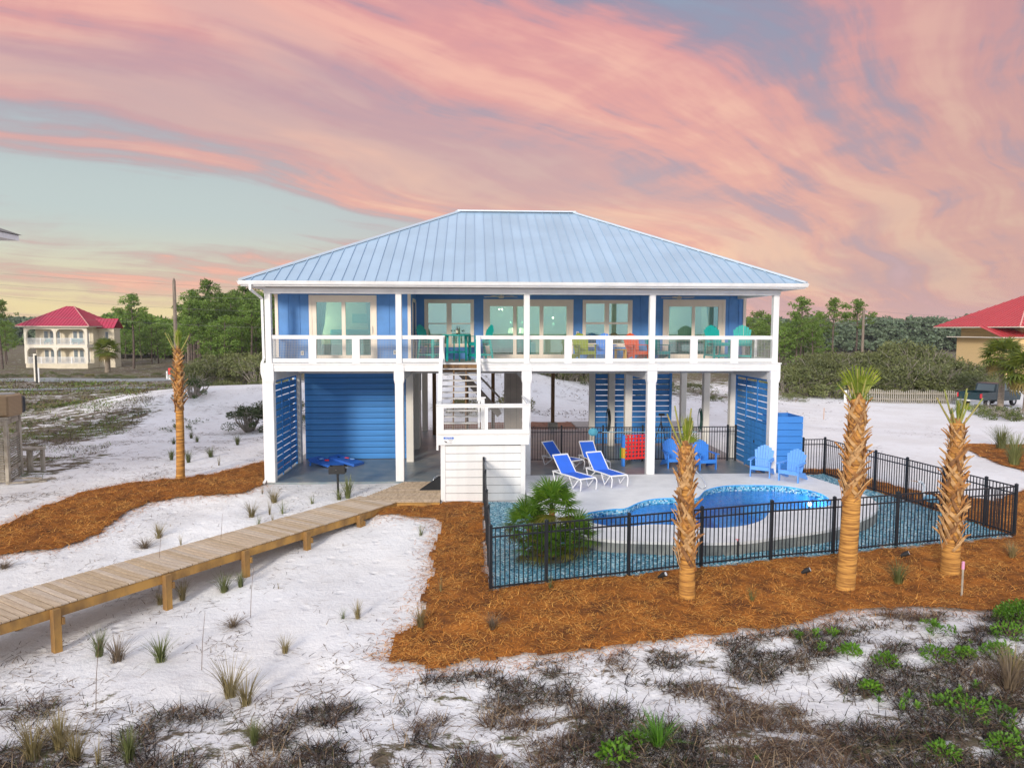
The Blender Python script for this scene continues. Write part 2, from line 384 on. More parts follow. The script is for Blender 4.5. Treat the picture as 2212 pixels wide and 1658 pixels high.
def ground_z(x, y, fine=True):
    x = np.atleast_1d(np.asarray(x, float)); y = np.atleast_1d(np.asarray(y, float))
    z = _base(x, y)
    if fine:
        near = np.exp(-((x-8)/60)**2-((y)/60)**2)
        inh = smoothstep(-1.2, -.3, y)*smoothstep(-1.0, -.2, x)*smoothstep(18.6, 17.6, x)*smoothstep(13.5, 12.6, y)
        rough = .5+.9*smoothstep(-10, -13, y)
        z = z+((fbm(x*.8, y*.8, 3, 3)-.44)*.16*rough+(fbm(x*2.7+9, y*2.7, 5, 3)-.44)*.075*rough)*near*(1-inh)
        far = 1-np.exp(-((x-8)/45)**2-((y-5)/45)**2)
        z = z+(fbm(x*.06, y*.06, 8, 3)-.44)*1.0*far
    return z
# ------------------------------------------------------------ ground sheet
def DECKZ(y): return .17+.016*y
POOL = smooth_loop([(9.78,-4.96),(9.71,-5.6),(10.03,-6.0),(10.54,-6.24),(11.3,-6.06),(11.92,-6.13),(12.5,-6.38),(13.15,-6.41),(13.84,-6.2),(14.46,-5.71),(14.97,-5.0),(15.55,-4.82),(16.71,-4.54),(17.16,-4.09),(17.36,-3.1),(17.06,-2.44),(16.49,-1.97),(15.73,-1.87),(14.82,-1.9),(14,-2.44),(13.35,-3.45),(12.74,-3.37),(12.08,-3.46),(11.57,-3.81),(11,-4.46),(10.57,-4.54)], 6)
_df = [(8.36,-3.7),(8.52,-5.2),(8.9,-6.3),(9.42,-6.95),(9.93,-7.25),(10.49,-7.4),(11.41,-7.52),(12.23,-7.6),(13.2,-7.57),(14.33,-7.2),(15.84,-6.66),(17.2,-5.75),(17.9,-5.1),(18.35,-4.45),(18.58,-3.75),(18.6,-3.1),(18.45,-2.2),(18.2,-1.0)]
DECK = [(8.34,-.16)]+_df+[(18.05,-.16)]
HOUSE_RECT = [(-.25,-.2),(17.35,-.2),(17.35,12.3),(-.25,12.3)]
BED_L = [(-9,-7.2),(-6.4,-3.9),(-6.2,-.3),(-5.1,.95),(-3.35,1.3),(-2.2,2.9),(-1.3,4.4),(-.3,4.0),(-.22,.2),(-.1,0),(-.57,-1.3),(-2.33,-1.3),(-3.35,-1.6),(-3.6,-2.9),(-3.4,-4.5),(-3.8,-5.5),(-5.05,-6),(-7,-7.6)]
BED_R = [(3.62,-3.75),(4.55,-3.05),(5.75,-2.95),(5.8,-2.7),(7.0,-2.7),(7.02,-9.5),(20.9,-6.45),(20.3,-1.2),(19.72,1.4),(18.4,1.5),(18.4,2.4),(20.6,2.3),(21.6,-1.2),(23.2,-2.6),(26,-.6),(30,-3),(26,-9),(22,-11.6),(17.4,-11),(16.6,-11.1),(16,-10.8),(14.64,-10.7),(13.54,-10.9),(12.95,-11.45),(11.67,-11.6),(10.44,-11.9),(8.37,-12.2),(6.71,-12.25),(6.06,-12.5),(5.24,-12.1),(5.35,-11.3),(5.75,-10.5),(5.77,-9.5),(5.84,-8.2),(5.74,-7.1),(5.79,-5.8),(5.81,-4.6),(5.6,-4.2),(4.5,-3.95)]
BED_FR = [(29.8,8.6),(28.3,4.2),(28.1,1.8),(33,-1),(40,2),(38,8),(33,8.4)]
BED_SIDE = []
GRAVEL = [(7.1,-2.78),(7.14,-9.46),(20.85,-6.36),(20.38,-2.5),(20.16,-1.15),(19.7,1.38),(18.3,1.4),(18.3,-.2),(8.3,-.2),(8.3,-2.78)]
FG = [(-30,-11.5),(-4,-11.9),(-.9,-12.2),(2.7,-13.1),(4.1,-13.5),(5.2,-12.9),(6.06,-12.6),(8.37,-12.3),(10.44,-12),(11.67,-11.7),(12.95,-11.55),(13.6,-11),(14.64,-10.8),(16,-10.9),(16.7,-11.2),(17.4,-11.1),(22,-11.7),(40,-14),(40,-40),(-30,-40)]
def grow(a, b, step, fac): 
    out = [a]
    while abs(out[-1]-b) > step and len(out) < 400:
        out.append(out[-1]+(step if b > a else -step)); step *= fac
    return out[1:]
gx = np.array(sorted(grow(-7, -2500, .2, 1.09)+list(np.arange(-7, 23.01, .14))+grow(23, 2500, .2, 1.09)))
gy_ = np.array(sorted(grow(-17, -900, .2, 1.14)+list(np.arange(-17, -1, .13))+list(np.arange(-1, 13, .35))+grow(13, 3500, .35, 1.07)))
X, Y = np.meshgrid(gx, gy_); Xf, Yf = X.ravel(), Y.ravel()
Zf = ground_z(Xf, Yf)
pin = inpoly(Xf, Yf, [(x+(13.5-x)*.03, y+(-4-y)*.05) for x, y in DECK]); Zf[pin] = -2.2
nx, ny = len(gx), len(gy_)
I = np.arange(nx*ny).reshape(ny, nx)
Fq = np.stack([I[:-1,:-1], I[:-1,1:], I[1:,1:], I[1:,:-1]], -1).reshape(-1, 4)
def sand_material():
    m = bpy.data.materials.new('white_sand'); m.use_nodes = True; T = NT(m.node_tree); b = T.n['Principled BSDF']
    tc = T.add('ShaderNodeTexCoord'); P = tc.outputs['Object']
    n1 = T.noise(P, .35, 5, .6); n2 = T.noise(P, 2.2, 6, .65); n3 = T.noise(P, 14, 5, .7)
    c = T.mix(T.mapr(n1, .35, .65), (.83, .82, .81, 1), (.76, .74, .72, 1))
    c = T.mix(T.math('MULTIPLY', T.mapr(n2, .5, .75), .35), c, (.60, .55, .51, 1))
    # scrub cover: strong where the attribute says so
    at = T.add('ShaderNodeAttribute'); at.attribute_name = 'scrub'; sc = at.outputs['Fac']
    mp = T.add('ShaderNodeMapping'); T.l.new(P, mp.inputs[0]); mp.inputs['Scale'].default_value = (.55, 1, 1)
    cl = T.noise(mp.outputs[0], 2.3, 12, .74, .3)
    msk = T.mapr(T.math('ADD', cl, T.math('MULTIPLY', T.math('SUBTRACT', sc, .5), .42)), .52, .60)
    msk = T.math('MULTIPLY', msk, T.mapr(sc, .02, .25))
    g = T.mix(T.mapr(T.noise(P, .5, 4, .6), .42, .62), (.115, .09, .062, 1), (.12, .13, .045, 1))
    g = T.mix(T.mapr(n3, .35, .7), g, (.20, .16, .12, 1))
    c = T.mix(msk, c, g)
    T.l.new(c, b.inputs['Base Color']); b.inputs['Roughness'].default_value = .95; b.inputs['Specular IOR Level'].default_value = .1
    vo = T.add('ShaderNodeTexVoronoi'); vo.inputs['Scale'].default_value = 2.1; T.l.new(P, vo.inputs['Vector'])
    dent = T.mapr(vo.outputs['Distance'], .08, .26)
    h = T.math('ADD', T.math('MULTIPLY', n3, .5), T.math('MULTIPLY', dent, .45))
    h = T.math('ADD', h, T.math('MULTIPLY', n2, 1.2))
    bn = T.add('ShaderNodeBump'); bn.inputs['Strength'].default_value = .65; bn.inputs['Distance'].default_value = .08
    T.l.new(h, bn.inputs['Height']); T.l.new(bn.outputs[0], b.inputs['Normal']); return m
SAND = sand_material()
gme = np_mesh('ground', np.stack([Xf, Yf, Zf], 1), Fq, SAND, smooth=True)
fgm = inpoly(Xf, Yf, FG).astype(float)
leftlot = smoothstep(-9.5, -12.5, Xf)*smoothstep(4, 10, Yf)+smoothstep(-7.8, -9, Xf)*smoothstep(2.0, 3.5, Yf)*smoothstep(8.5, 6.5, Yf)*.9
leftlot = np.clip(leftlot-.9*np.exp(-((Xf+12)/6)**2-((Yf-24)/4.5)**2)-.5*np.exp(-((Xf+11)/3)**2-((Yf-9)/2)**2), 0, 1)
farveg = smoothstep(34, 60, Yf)*.9
sandpatch = .34*smoothstep(-2.5, -5, Xf)*smoothstep(4.5, 7, Yf)
backd = .55*np.exp(-((Xf-6)/7)**2-((Yf-28)/5)**2)
rightv = smoothstep(20, 34, Yf)*smoothstep(14, 20, Xf)*smoothstep(34, 26, Xf)*.75
edge = smoothstep(-11.4, -12.6, Yf)*.45
scr = np.clip(np.maximum.reduce([fgm*(.44+.20*smoothstep(-13.2, -15.4, Yf)), leftlot*.80, farveg, backd, sandpatch, rightv, edge*.6]), 0, 1)
at = gme.attributes.new('scrub', 'FLOAT', 'POINT'); at.data.foreach_set('value', scr.astype(np.float32))
tag(link('ground', gme), kind='structure')

# ------------------------------------------------------------ sheets laid on it
def sheet(name, poly, step, zfun, m, rag=.08, freq=3.0, holes=(), kind='structure'):
    P = np.array(poly); x0, y0 = P.min(0)-.2; x1, y1 = P.max(0)+.2
    xs = np.arange(x0, x1, step); ys = np.arange(y0, y1, step); XX, YY = np.meshgrid(xs, ys)
    cx = XX[:-1,:-1]+step/2; cy = YY[:-1,:-1]+step/2
    jx = cx+(fbm(cx*freq, cy*freq, 21, 4)-.47)*rag*4; jy = cy+(fbm(cx*freq+40, cy*freq, 23, 4)-.47)*rag*4
    keep = inpoly(jx, jy, poly)
    for h in holes: keep &= ~inpoly(cx, cy, h)
    n = XX.shape[1]; I = np.arange(XX.size).reshape(XX.shape)
    F = np.stack([I[:-1,:-1], I[:-1,1:], I[1:,1:], I[1:,:-1]], -1)[keep]
    used = np.unique(F); rem = np.full(XX.size, -1); rem[used] = np.arange(len(used))
    xv, yv = XX.ravel()[used], YY.ravel()[used]
    me = np_mesh(name, np.stack([xv, yv, zfun(xv, yv)], 1), rem[F], m, smooth=True)
    return tag(link(name, me), kind=kind)
STRAW = mat('pine_straw_bed', (.40, .145, .027), .95, col2=(.13, .05, .018), vscale=2.2, detail=10, bump=.9, bscale=30, spec=.15)
def strawz(x, y): return ground_z(x, y)+.025+fbm(x*2.5, y*2.5, 31, 3)*.06
PITS = [(11.13,-9.95),(14.62,-9.65),(17.45,-8.87),(-3.65,1.55)]
def strawz2(x, y):
    z = strawz(x, y)
    for px, py in PITS: 
        d2 = (x-px)**2+(y-py)**2; z = z-.03*np.exp(-d2/.10)+.06*np.exp(-(np.sqrt(d2)-.62)**2/.03)
    return z
sheet('pine_straw_bed', BED_R, .07, strawz2, STRAW)
sheet('pine_straw_bed', BED_L, .08, strawz2, STRAW)
sheet('pine_straw_bed', BED_FR, .16, strawz, STRAW)
def gravel_material():
    m = bpy.data.materials.new('blue_glass_gravel'); m.use_nodes = True; T = NT(m.node_tree); b = T.n['Principled BSDF']
    tc = T.add('ShaderNodeTexCoord'); vo = T.add('ShaderNodeTexVoronoi'); vo.inputs['Scale'].default_value = 24; T.l.new(tc.outputs['Object'], vo.inputs['Vector'])
    sp = T.add('ShaderNodeSeparateColor'); T.l.new(vo.outputs['Color'], sp.inputs[0])
    T.l.new(T.ramp(sp.outputs[0], [(0, (.025, .12, .20)), (.35, (.06, .26, .37)), (.65, (.17, .44, .54)), (.88, (.45, .70, .74)), (1, (.8, .9, .92))]), b.inputs['Base Color'])
    b.inputs['Roughness'].default_value = .35
    bn = T.add('ShaderNodeBump'); bn.inputs['Strength'].default_value = .8; bn.inputs['Distance'].default_value = .02; T.l.new(vo.outputs['Distance'], bn.inputs['Height']); T.l.new(bn.outputs[0], b.inputs['Normal'])
    return m
GRAVM = gravel_material()
sheet('glass_gravel_bed', GRAVEL, .09, lambda x, y: ground_z(x, y)+.05, GRAVM, rag=.0, holes=([(x+(13.5-x)*.03, y+(-4-y)*.05) for x, y in DECK],))
# loose glass chips on the bed
def chips():
    n = 26000
    x = RNG.uniform(7.1, 20.9, n); y = RNG.uniform(-9.5, 1.4, n)
    k = inpoly(x, y, GRAVEL) & ~inpoly(x, y, DECK); x, y = x[k], y[k]; n = len(x)
    z = ground_z(x, y)+.055; s = RNG.uniform(.016, .034, n)
    V = RNG.normal(size=(n, 4, 3)); V /= np.linalg.norm(V, axis=2, keepdims=True); V = V*s[:, None, None]
    V += np.stack([x, y, z], 1)[:, None, :]
    b = np.arange(n)[:, None, None]*4; F = (b+np.array([(0,1,2),(0,3,1),(1,3,2),(2,3,0)])[None]).reshape(-1, 3)
    ms = [mat('glass_chip_deep', (.02, .13, .22), .15, spec=.8), mat('glass_chip_aqua', (.06, .32, .42), .15, spec=.8), mat('glass_chip_pale', (.5, .72, .76), .15, spec=.8)]
    mi = np.repeat(RNG.choice(3, n, p=[.32, .43, .25]), 4)
    tag(link('glass_chips', np_mesh('glass_chips', V.reshape(-1, 3), F, ms, mi)), 'loose blue glass chips spread inside the pool fence', 'gravel', kind='stuff')
chips()

# ------------------------------------------------------------ house slab, pool deck, pool
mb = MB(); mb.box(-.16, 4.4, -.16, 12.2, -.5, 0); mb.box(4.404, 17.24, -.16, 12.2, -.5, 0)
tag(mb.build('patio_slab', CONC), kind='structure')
mb = MB()
mb.box(12.2, 18.5, 12.21, 15.5, -.4, -.03); tag(mb.build('driveway_slab', mat('pale_concrete', (.42, .40, .37), .9, var=.15, bump=.3)), kind='structure')
def ring_fill(name, outer, inner, zf, m):
    bm = bmesh.new(); es = []
    for loop in (outer, inner):
        vs = [bm.verts.new((x, y, zf(x, y))) for x, y in loop]
        es += [bm.edges.new((vs[i], vs[(i+1) % len(vs)])) for i in range(len(vs))]
    bmesh.ops.triangle_fill(bm, use_beauty=True, use_dissolve=False, edges=es)
    for f in bm.faces:
        if f.normal.z < 0: f.normal_flip()
    me = bpy.data.meshes.new(name); bm.to_mesh(me); bm.free(); me.materials.append(m); return me
_front = smooth_loop(DECK, 6)
_outer = []
for i, (x, y) in enumerate(DECK): pass
def open_smooth(pts, n=6):
    out = []; m = len(pts)
    for i in range(m-1):
        p0 = np.array(pts[max(i-1, 0)], float); p1 = np.array(pts[i], float); p2 = np.array(pts[i+1], float); p3 = np.array(pts[min(i+2, m-1)], float)
        for t in np.linspace(0, 1, n, endpoint=False): out.append(tuple(.5*((2*p1)+(-p0+p2)*t+(2*p0-5*p1+4*p2-p3)*t*t+(-p0+3*p1-3*p2+p3)*t**3)))
    return out+[tuple(pts[-1])]
DECKO = [(8.34,-.165)]+open_smooth(_df, 5)+[(18.05,-.165)]
zt = lambda x, y: DECKZ(y)
dk = tag(link('pool_deck', ring_fill('pool_deck', DECKO, POOL, zt, POOLDECK)), kind='structure')
mb = MB(); mw = MB(); n = len(DECKO)
for i in range(n):
    (x0, y0), (x1, y1) = DECKO[i], DECKO[(i+1) % n]; za, zb_ = DECKZ(y0), DECKZ(y1)
    mb.raw([(x0,y0,za),(x1,y1,zb_),(x1,y1,zb_-.07),(x0,y0,za-.07)], [(0,1,2,3)])
    c = .012; dx, dy = (y1-y0), -(x1-x0); l = math.hypot(dx, dy); ox, oy = -dx/l*c, -dy/l*c
    mw.raw([(x0+ox,y0+oy,za-.07),(x1+ox,y1+oy,zb_-.07),(x1+ox,y1+oy,-.7),(x0+ox,y0+oy,-.7)], [(0,1,2,3)])
e = mb.build('deck_edge', POOLDECK, dk); e = mw.build('deck_wall', POOLWALL, dk)
def basin_material():
    m = bpy.data.materials.new('blue_pool_finish'); m.use_nodes = True; T = NT(m.node_tree); b = T.n['Principled BSDF']
    tc = T.add('ShaderNodeTexCoord'); n = T.noise(tc.outputs['Object'], 9, 6, .7)
    T.l.new(T.mix(T.mapr(n, .35, .7), (.03, .33, .74, 1), (.09, .50, .84, 1)), b.inputs['Base Color']); b.inputs['Roughness'].default_value = .5; return m
PB = basin_material()
mb = MB(); npool = len(POOL); cxp = sum(p[0] for p in POOL)/npool; cyp = sum(p[1] for p in POOL)/npool
def pring(inset, z): 
    out = []
    for i in range(npool):
        (xa, ya), (xb, yb) = POOL[i-1], POOL[(i+1) % npool]; tx, ty = xb-xa, yb-ya; l = math.hypot(tx, ty)
        out.append((POOL[i][0]-ty/l*inset, POOL[i][1]+tx/l*inset, z if z is not None else DECKZ(POOL[i][1])))
    return out
_ar = sum(POOL[i][0]*POOL[(i+1) % npool][1]-POOL[(i+1) % npool][0]*POOL[i][1] for i in range(npool)); SGN = 1 if _ar > 0 else -1
rings = [pring(0, None), pring(.0*SGN, -.16), pring(.05*SGN, -.9), pring(.22*SGN, -1.25)]
for a, b_ in zip(rings, rings[1:]):
    for i in range(npool): mb.raw([a[i], a[(i+1) % npool], b_[(i+1) % npool], b_[i]], [(0,1,2,3)])
mb.raw(rings[-1], [tuple(range(npool))])
basin = tag(mb.build('pool_basin', PB), kind='structure')
mb = MB()
for cx, cy, rr, zt_ in ((16.1,-3.1,1.15,-.42),(10.75,-5.3,.75,-.42),(15.0,-2.9,.95,-.75)):
    mb.lathe([(rr, -1.3), (rr, zt_-.03), (rr-.04, zt_)], 40, (cx, cy, 0))
mb.build('pool_step', mat('light_blue_pool_finish', (.14, .52, .92), .5, var=.15, vscale=8), basin)
# waterline mosaic
mt = MB(); tiles = [mat('mosaic_navy', (.02, .10, .22), .2), mat('mosaic_blue', (.07, .30, .46), .2), mat('mosaic_sky', (.22, .48, .60), .2), mat('mosaic_pale', (.5, .62, .62), .25)]
grout = MB()
per = 0.0; seg = []
for i in range(npool):
    a, b_ = Vector((*POOL[i], 0)), Vector((*POOL[(i+1) % npool], 0)); L_ = (b_-a).length; m_ = max(1, int(L_/.038)); d_ = (b_-a).normalized(); nrm = Vector((-d_.y, d_.x, 0))*SGN
    for k in range(m_):
        p, q = a+(b_-a)*(k/m_), a+(b_-a)*((k+1)/m_); zt0 = DECKZ(p.y)-.035
        for r in range(4):
            z1 = zt0-r*.041; z0 = z1-.036; off = nrm*.006
            P0, P1 = p+d_*.002+off, q-d_*.002+off
            mt.cm = random.choices(range(4), [.2, .3, .32, .18])[0]
            mt.raw([(P0.x,P0.y,z0),(P1.x,P1.y,z0),(P1.x,P1.y,z1),(P0.x,P0.y,z1)], [(0,1,2,3)])
tag(mt.build('waterline_tiles', tiles, basin), kind='stuff')
def water_material():
    m = bpy.data.materials.new('pool_water'); m.use_nodes = True; T = NT(m.node_tree); T.n.clear()
    tc = T.add('ShaderNodeTexCoord'); n = T.noise(tc.outputs['Object'], 5.5, 4, .6, .8)
    bn = T.add('ShaderNodeBump'); bn.inputs['Strength'].default_value = .7; bn.inputs['Distance'].default_value = .05; T.l.new(n, bn.inputs['Height'])
    tr = T.add('ShaderNodeBsdfTransparent'); tr.inputs[0].default_value = (.80, .93, 1, 1)
    gl = T.add('ShaderNodeBsdfGlossy'); gl.inputs['Roughness'].default_value = .04; T.l.new(bn.outputs[0], gl.inputs['Normal'])
    fr = T.add('ShaderNodeFresnel'); fr.inputs[0].default_value = 1.33; T.l.new(bn.outputs[0], fr.inputs['Normal'])
    ms = T.add('ShaderNodeMixShader'); T.l.new(fr.outputs[0], ms.inputs[0]); T.l.new(tr.outputs[0], ms.inputs[1]); T.l.new(gl.outputs[0], ms.inputs[2])
    o = T.add('ShaderNodeOutputMaterial'); T.l.new(ms.outputs[0], o.inputs[0]); return m
mb = MB(); mb.raw(pring(.001*SGN, -.05), [tuple(range(npool))]); tag(mb.build('pool_water', water_material()), kind='structure')

# ------------------------------------------------------------ roads across the far lot
ASPH = mat('asphalt', (.30, .32, .32), .9, var=.2, vscale=2)
def strip(name, pts, w, m, dz=.05, kind='structure'):
    mb = MB(); L_ = []
    for (x0, y0), (x1, y1) in zip(pts, pts[1:]):
        k = max(2, int(math.hypot(x1-x0, y1-y0)/3))
        L_ += [(x0+(x1-x0)*t/k, y0+(y1-y0)*t/k) for t in range(k)]
    L_.append(pts[-1]); vs = []
    for i, (x, y) in enumerate(L_):
        xa, ya = L_[max(i-1, 0)]; xb, yb = L_[min(i+1, len(L_)-1)]; l = math.hypot(xb-xa, yb-ya); nx_, ny_ = -(yb-ya)/l*w/2, (xb-xa)/l*w/2
        zc = float(max(ground_z([x+nx_, x, x-nx_], [y+ny_, y, y-ny_])))+dz
        vs += [(x+nx_, y+ny_, zc), (x-nx_, y-ny_, zc)]
    mb.raw(vs, [(2*i, 2*i+1, 2*i+3, 2*i+2) for i in range(len(L_)-1)])
    return tag(mb.build(name, m), kind=kind)
strip('road', [(-160, 60), (-45, 57), (-20, 56.4)], 5.5, ASPH, .03)
strip('bike_path', [(-140, 47), (-38, 45), (-23.5, 44.6)], 2.6, ASPH, .03)

_pl = bpy.data.lights.new('pool_lamp_or_fill', 'POINT'); _pl.energy = 16; _pl.color = (.75, .88, 1); _pl.shadow_soft_size = .03
_po = bpy.data.objects.new('pool_lamp_or_fill', _pl); COL.objects.link(_po); _po.location = (16.9, -3.2, -.3)
_pl2 = bpy.data.lights.new('pool_lamp_or_fill', 'POINT'); _pl2.energy = 8; _pl2.color = (.75, .88, 1); _pl2.shadow_soft_size = .03
_po2 = bpy.data.objects.new('pool_lamp_or_fill', _pl2); COL.objects.link(_po2); _po2.location = (12.2, -4.4, -.5)  # extra fill light in mid pool, no fixture here
mb = MB(); mb.lathe([(.07, -.02), (.08, 0), (.06, .02)], 14); o = mb.build('pool_light', mat('lit_pool_lamp', (1, 1, 1), .4, emit=(1, .9, .95), estr=6), basin, True); o.location = (17.02, -3.05, -.2); o.rotation_euler = (0, R(90), 0)
# ------------------------------------------------------------ the beach house
H = thing('beach_house', 'blue raised beach house with pale metal hip roof and white porch', 'house')
ZD, ZB = 3.976, 3.709
PX = [0, 4.27, 8.54, 12.81, 17.08]
def lower_post(x, y, z0=-.1, m=WHITE, cap=True, z1=3.705, w=.14):
    mb = MB(); mb.bbox(x-w, x+w, y-w, y+w, z0, 3.34 if cap else z1, .015); o = mb.build('post', m, H)
    if cap:
        c = MB(); b = w+.028
        c.raw([(x-w-.004,y-w-.004,3.30),(x+w+.004,y-w-.004,3.30),(x+w+.004,y+w+.004,3.30),(x-w-.004,y+w+.004,3.30),(x-b,y-b,3.42),(x+b,y-b,3.42),(x+b,y+b,3.42),(x-b,y+b,3.42),(x-b,y-b,3.703),(x+b,y-b,3.703),(x+b,y+b,3.703),(x-b,y+b,3.703)],
              [(0,3,2,1),(8,9,10,11)]+[(i,(i+1)%4,4+(i+1)%4,4+i) for i in range(4)]+[(4+i,4+(i+1)%4,8+(i+1)%4,8+i) for i in range(4)])
        c.build('capital', m, o)
    return o
for i, x in enumerate(PX): lower_post(x, 0)
for x, y in [(.02,3.5),(4.3,3.5),(17.06,3.75),(4.3,11.9),(0,11.9),(17.08,10.5)]: lower_post(x, y, -.02, CREAMCOL, False)
for x, y in [(12.81,3.55),(12.81,6.95),(17.06,7.0),(0,7.5)]: lower_post(x, y, -.02, CREAMCOL, False)
# rim beam in front: two boards, cap ledge, blocks over the posts
mb = MB(); mb.box(-.14, 17.22, -.13, .13, ZB, 3.80); mb.build('rim_board', WHITE, H)
mb = MB(); mb.box(-.145, 17.225, -.145, .13, 3.802, 3.945); mb.build('rim_board', WHITE, H)
mb = MB(); mb.box(-.19, 17.27, -.195, .14, 3.947, ZD+.008); mb.build('ledge', WHITE, H)
for x in PX:
    mb = MB(); mb.bbox(x-.17, x+.17, -.172, -.147, ZB-.002, 3.944, .006); mb.build('block', WHITE, H)
mb = MB(); mb.box(-.145, -.12, .14, 12.2, ZB, 3.944); mb.build('rim_board', WHITE, H)
mb = MB(); mb.box(17.2, 17.225, .14, 12.2, ZB, 3.944); mb.build('rim_board', WHITE, H)
mb = MB(); mb.box(-.118, 17.198, .132, 12.2, 3.715, 3.75); mb.build('underside', SOFFIT, H)
for x in PX: mb = MB(); mb.box(x-.11, x+.11, .16, 12.1, 3.38, 3.712); mb.build('girder', SOFFIT, H)
for y in (3.5, 7.2, 11.9): mb = MB(); mb.box(.12, 16.96, y-.1, y+.1, 3.42, 3.711); mb.build('girder', SOFFIT, H)
mb = MB(); mb.box(-.12, 17.2, -.1, 12.2, 3.951, ZD); mb.build('porch_floor', mat('porch_decking', (.42, .40, .37), .8, var=.15), H)
# slatted screens and boarded walls below
def hboards(part, par, x0, x1, y, z0, z1, h, gap, m, th=.025, axis='x', skip=()):
    """horizontal boards sharing one mesh, each an object"""
    mb = MB()
    if axis == 'x': mb.bbox(0, x1-x0, -th/2, th/2, 0, h, .004)
    else: mb.bbox(-th/2, th/2, 0, x1-x0, 0, h, .004)
    me = mb.mesh(part, m); z = z0; k = 0
    while z+h <= z1+.02:
        if k not in skip:
            link(part, me, par, (x0, y, z) if axis == 'x' else (y, x0, z))
        z += h+gap; k += 1
def vbatten(par, x, y, z0, z1, m, w=.07, th=.03, axis='x'):
    mb = MB(); (mb.box(x-w/2, x+w/2, y-th/2, y+th/2, z0, z1) if axis == 'x' else mb.box(x-th/2, x+th/2, y-w/2, y+w/2, z0, z1)); return mb.build('upright', m, par)
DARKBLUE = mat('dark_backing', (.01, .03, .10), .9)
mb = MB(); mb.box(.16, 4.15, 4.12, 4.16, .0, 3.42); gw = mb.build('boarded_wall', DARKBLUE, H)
hboards('board', gw, .17, 4.14, 4.085, .02, 3.42, .213, .016, BLUEBOARD)
mb = MB(); mb.box(-.035, .035, .14, .2, 0, 3.38); mb.box(-.035, .035, 3.3, 3.36, 0, 3.38); mb.box(-.034, .034, .201, 3.299, 3.30, 3.379); sl = mb.build('slatted_screen', BLUEBOARD, H)
hboards('slat', sl, .2, 3.3, 0, .06, 3.28, .192, .036, BLUEBOARD, axis='y')
for y in (1.3, 2.35): vbatten(sl, .03, y, 0, 3.38, BLUEBOARD, axis='y')
mb = MB(); mb.box(17.045, 17.115, .14, .2, 0, 3.38); mb.box(17.045, 17.115, 3.34, 3.4, 0, 3.38); mb.box(17.046, 17.114, .201, 3.339, 3.30, 3.379); sr = mb.build('slatted_screen', BLUEBOARD, H)
hboards('slat', sr, .2, 3.34, 17.08, .06, 3.28, .192, .036, BLUEBOARD, axis='y')
for y in (1.25, 2.3): vbatten(sr, 17.045, y, 0, 3.38, BLUEBOARD, axis='y')
mb = MB(); mb.box(17.02, 17.04, .22, 2.25, .05, 1.80); dr = mb.build('screen_door', DARKBLUE, H)
hboards('board', dr, .23, 2.24, 17.008, .07, 1.80, .205, .012, BLUEBOARD, axis='y')
mb = MB(); mb.box(16.97, 16.993, 1.28, 1.33, 1.0, 1.1); mb.build('latch', BLACKIRON, dr)
# store room under the house: slatted front between columns, open slats showing light through
mb = MB(); mb.box(12.1, 12.16, 7.12, 7.18, 0, 3.4); mb.box(15.45, 15.55, 7.08, 7.18, 0, 3.4); st = mb.build('slatted_front', BLUEBOARD, H)
hboards('slat', st, 12.16, 15.45, 7.15, .06, 3.4, .205, .036, BLUEBOARD)
mb = MB(); mb.box(11.85, 12.1, 7.0, 7.2, 0, 3.4); mb.build('corner_wall', CREAMCOL, H)
# utility room on the left and the taupe stair enclosure at the back
mb = MB(); mb.box(.3, 4.2, 6.2, 6.3, 0, 3.4); mb.box(4.2, 4.3, 6.2, 9.4, 0, 3.4); mb.box(4.3, 4.42, 6.3, 7.4, 0, 3.4); ut = mb.build('utility_wall', CREAMCOL, H)
mb = MB(); mb.box(4.305, 4.33, 7.6, 8.5, .02, 2.1); mb.build('utility_door', TAUPE, ut)
mb = MB(); mb.box(4.305, 4.325, 7.5, 9.2, 2.3, 3.2); mb.build('louver', mat('dark_louver', (.05, .055, .065), .7), ut)
mb = MB(); mb.box(8.2, 9.05, 8.9, 9.0, 0, 3.7); mb.box(8.2, 8.3, 9.0, 9.8, 0, 3.7); tw = mb.build('stair_wall', TAUPE, H)
mb = MB(); mb.box(8.45, 8.46, 8.885, 8.899, 0, 3.7); mb.box(8.74, 8.75, 8.885, 8.899, 0, 3.0); mb.build('seam', mat('seam_shadow', (.22, .19, .16), .8), tw)
sb = MB(); sb.bar((5.6,10,3.6), (8.0,10,1.0), .05, .28); sb.bar((5.6,11,3.6), (8.0,11,1.0), .05, .28); sb.bar((5.6,10,4.4), (8.0,10,1.85), .07, .09)
bs = sb.build('rear_stair', TAUPE, H)
for k in range(11):
    mb = MB(); t = (k+.5)/11; mb.box(5.6+2.4*t-.1, 5.6+2.4*t+.12, 10.02, 10.98, 3.6-2.6*t, 3.64-2.6*t); mb.build('tread', TAUPE, bs)
for x, y in [(4.85,10.5),(6.4,12.6),(7.75,12.6),(10.9,13.0)]:
    mb = MB(); mb.bbox(x-.09, x+.09, y-.09, y+.09, -.2 if x < 9 else .25, 3.71, .008); p = mb.build('timber_pile', PILE, H)
    if x > 9:
        mb = MB(); mb.bbox(x-.24, x+.24, y-.24, y+.24, -.3, .25, .02); mb.build('concrete_footing', mat('footing_concrete', (.32, .31, .27), .9, var=.2), p)
mb = MB(); mb.box(4.5, 17.2, 12.21, 13.2, 3.72, 3.95); mb.build('rear_deck', TAUPE, H)

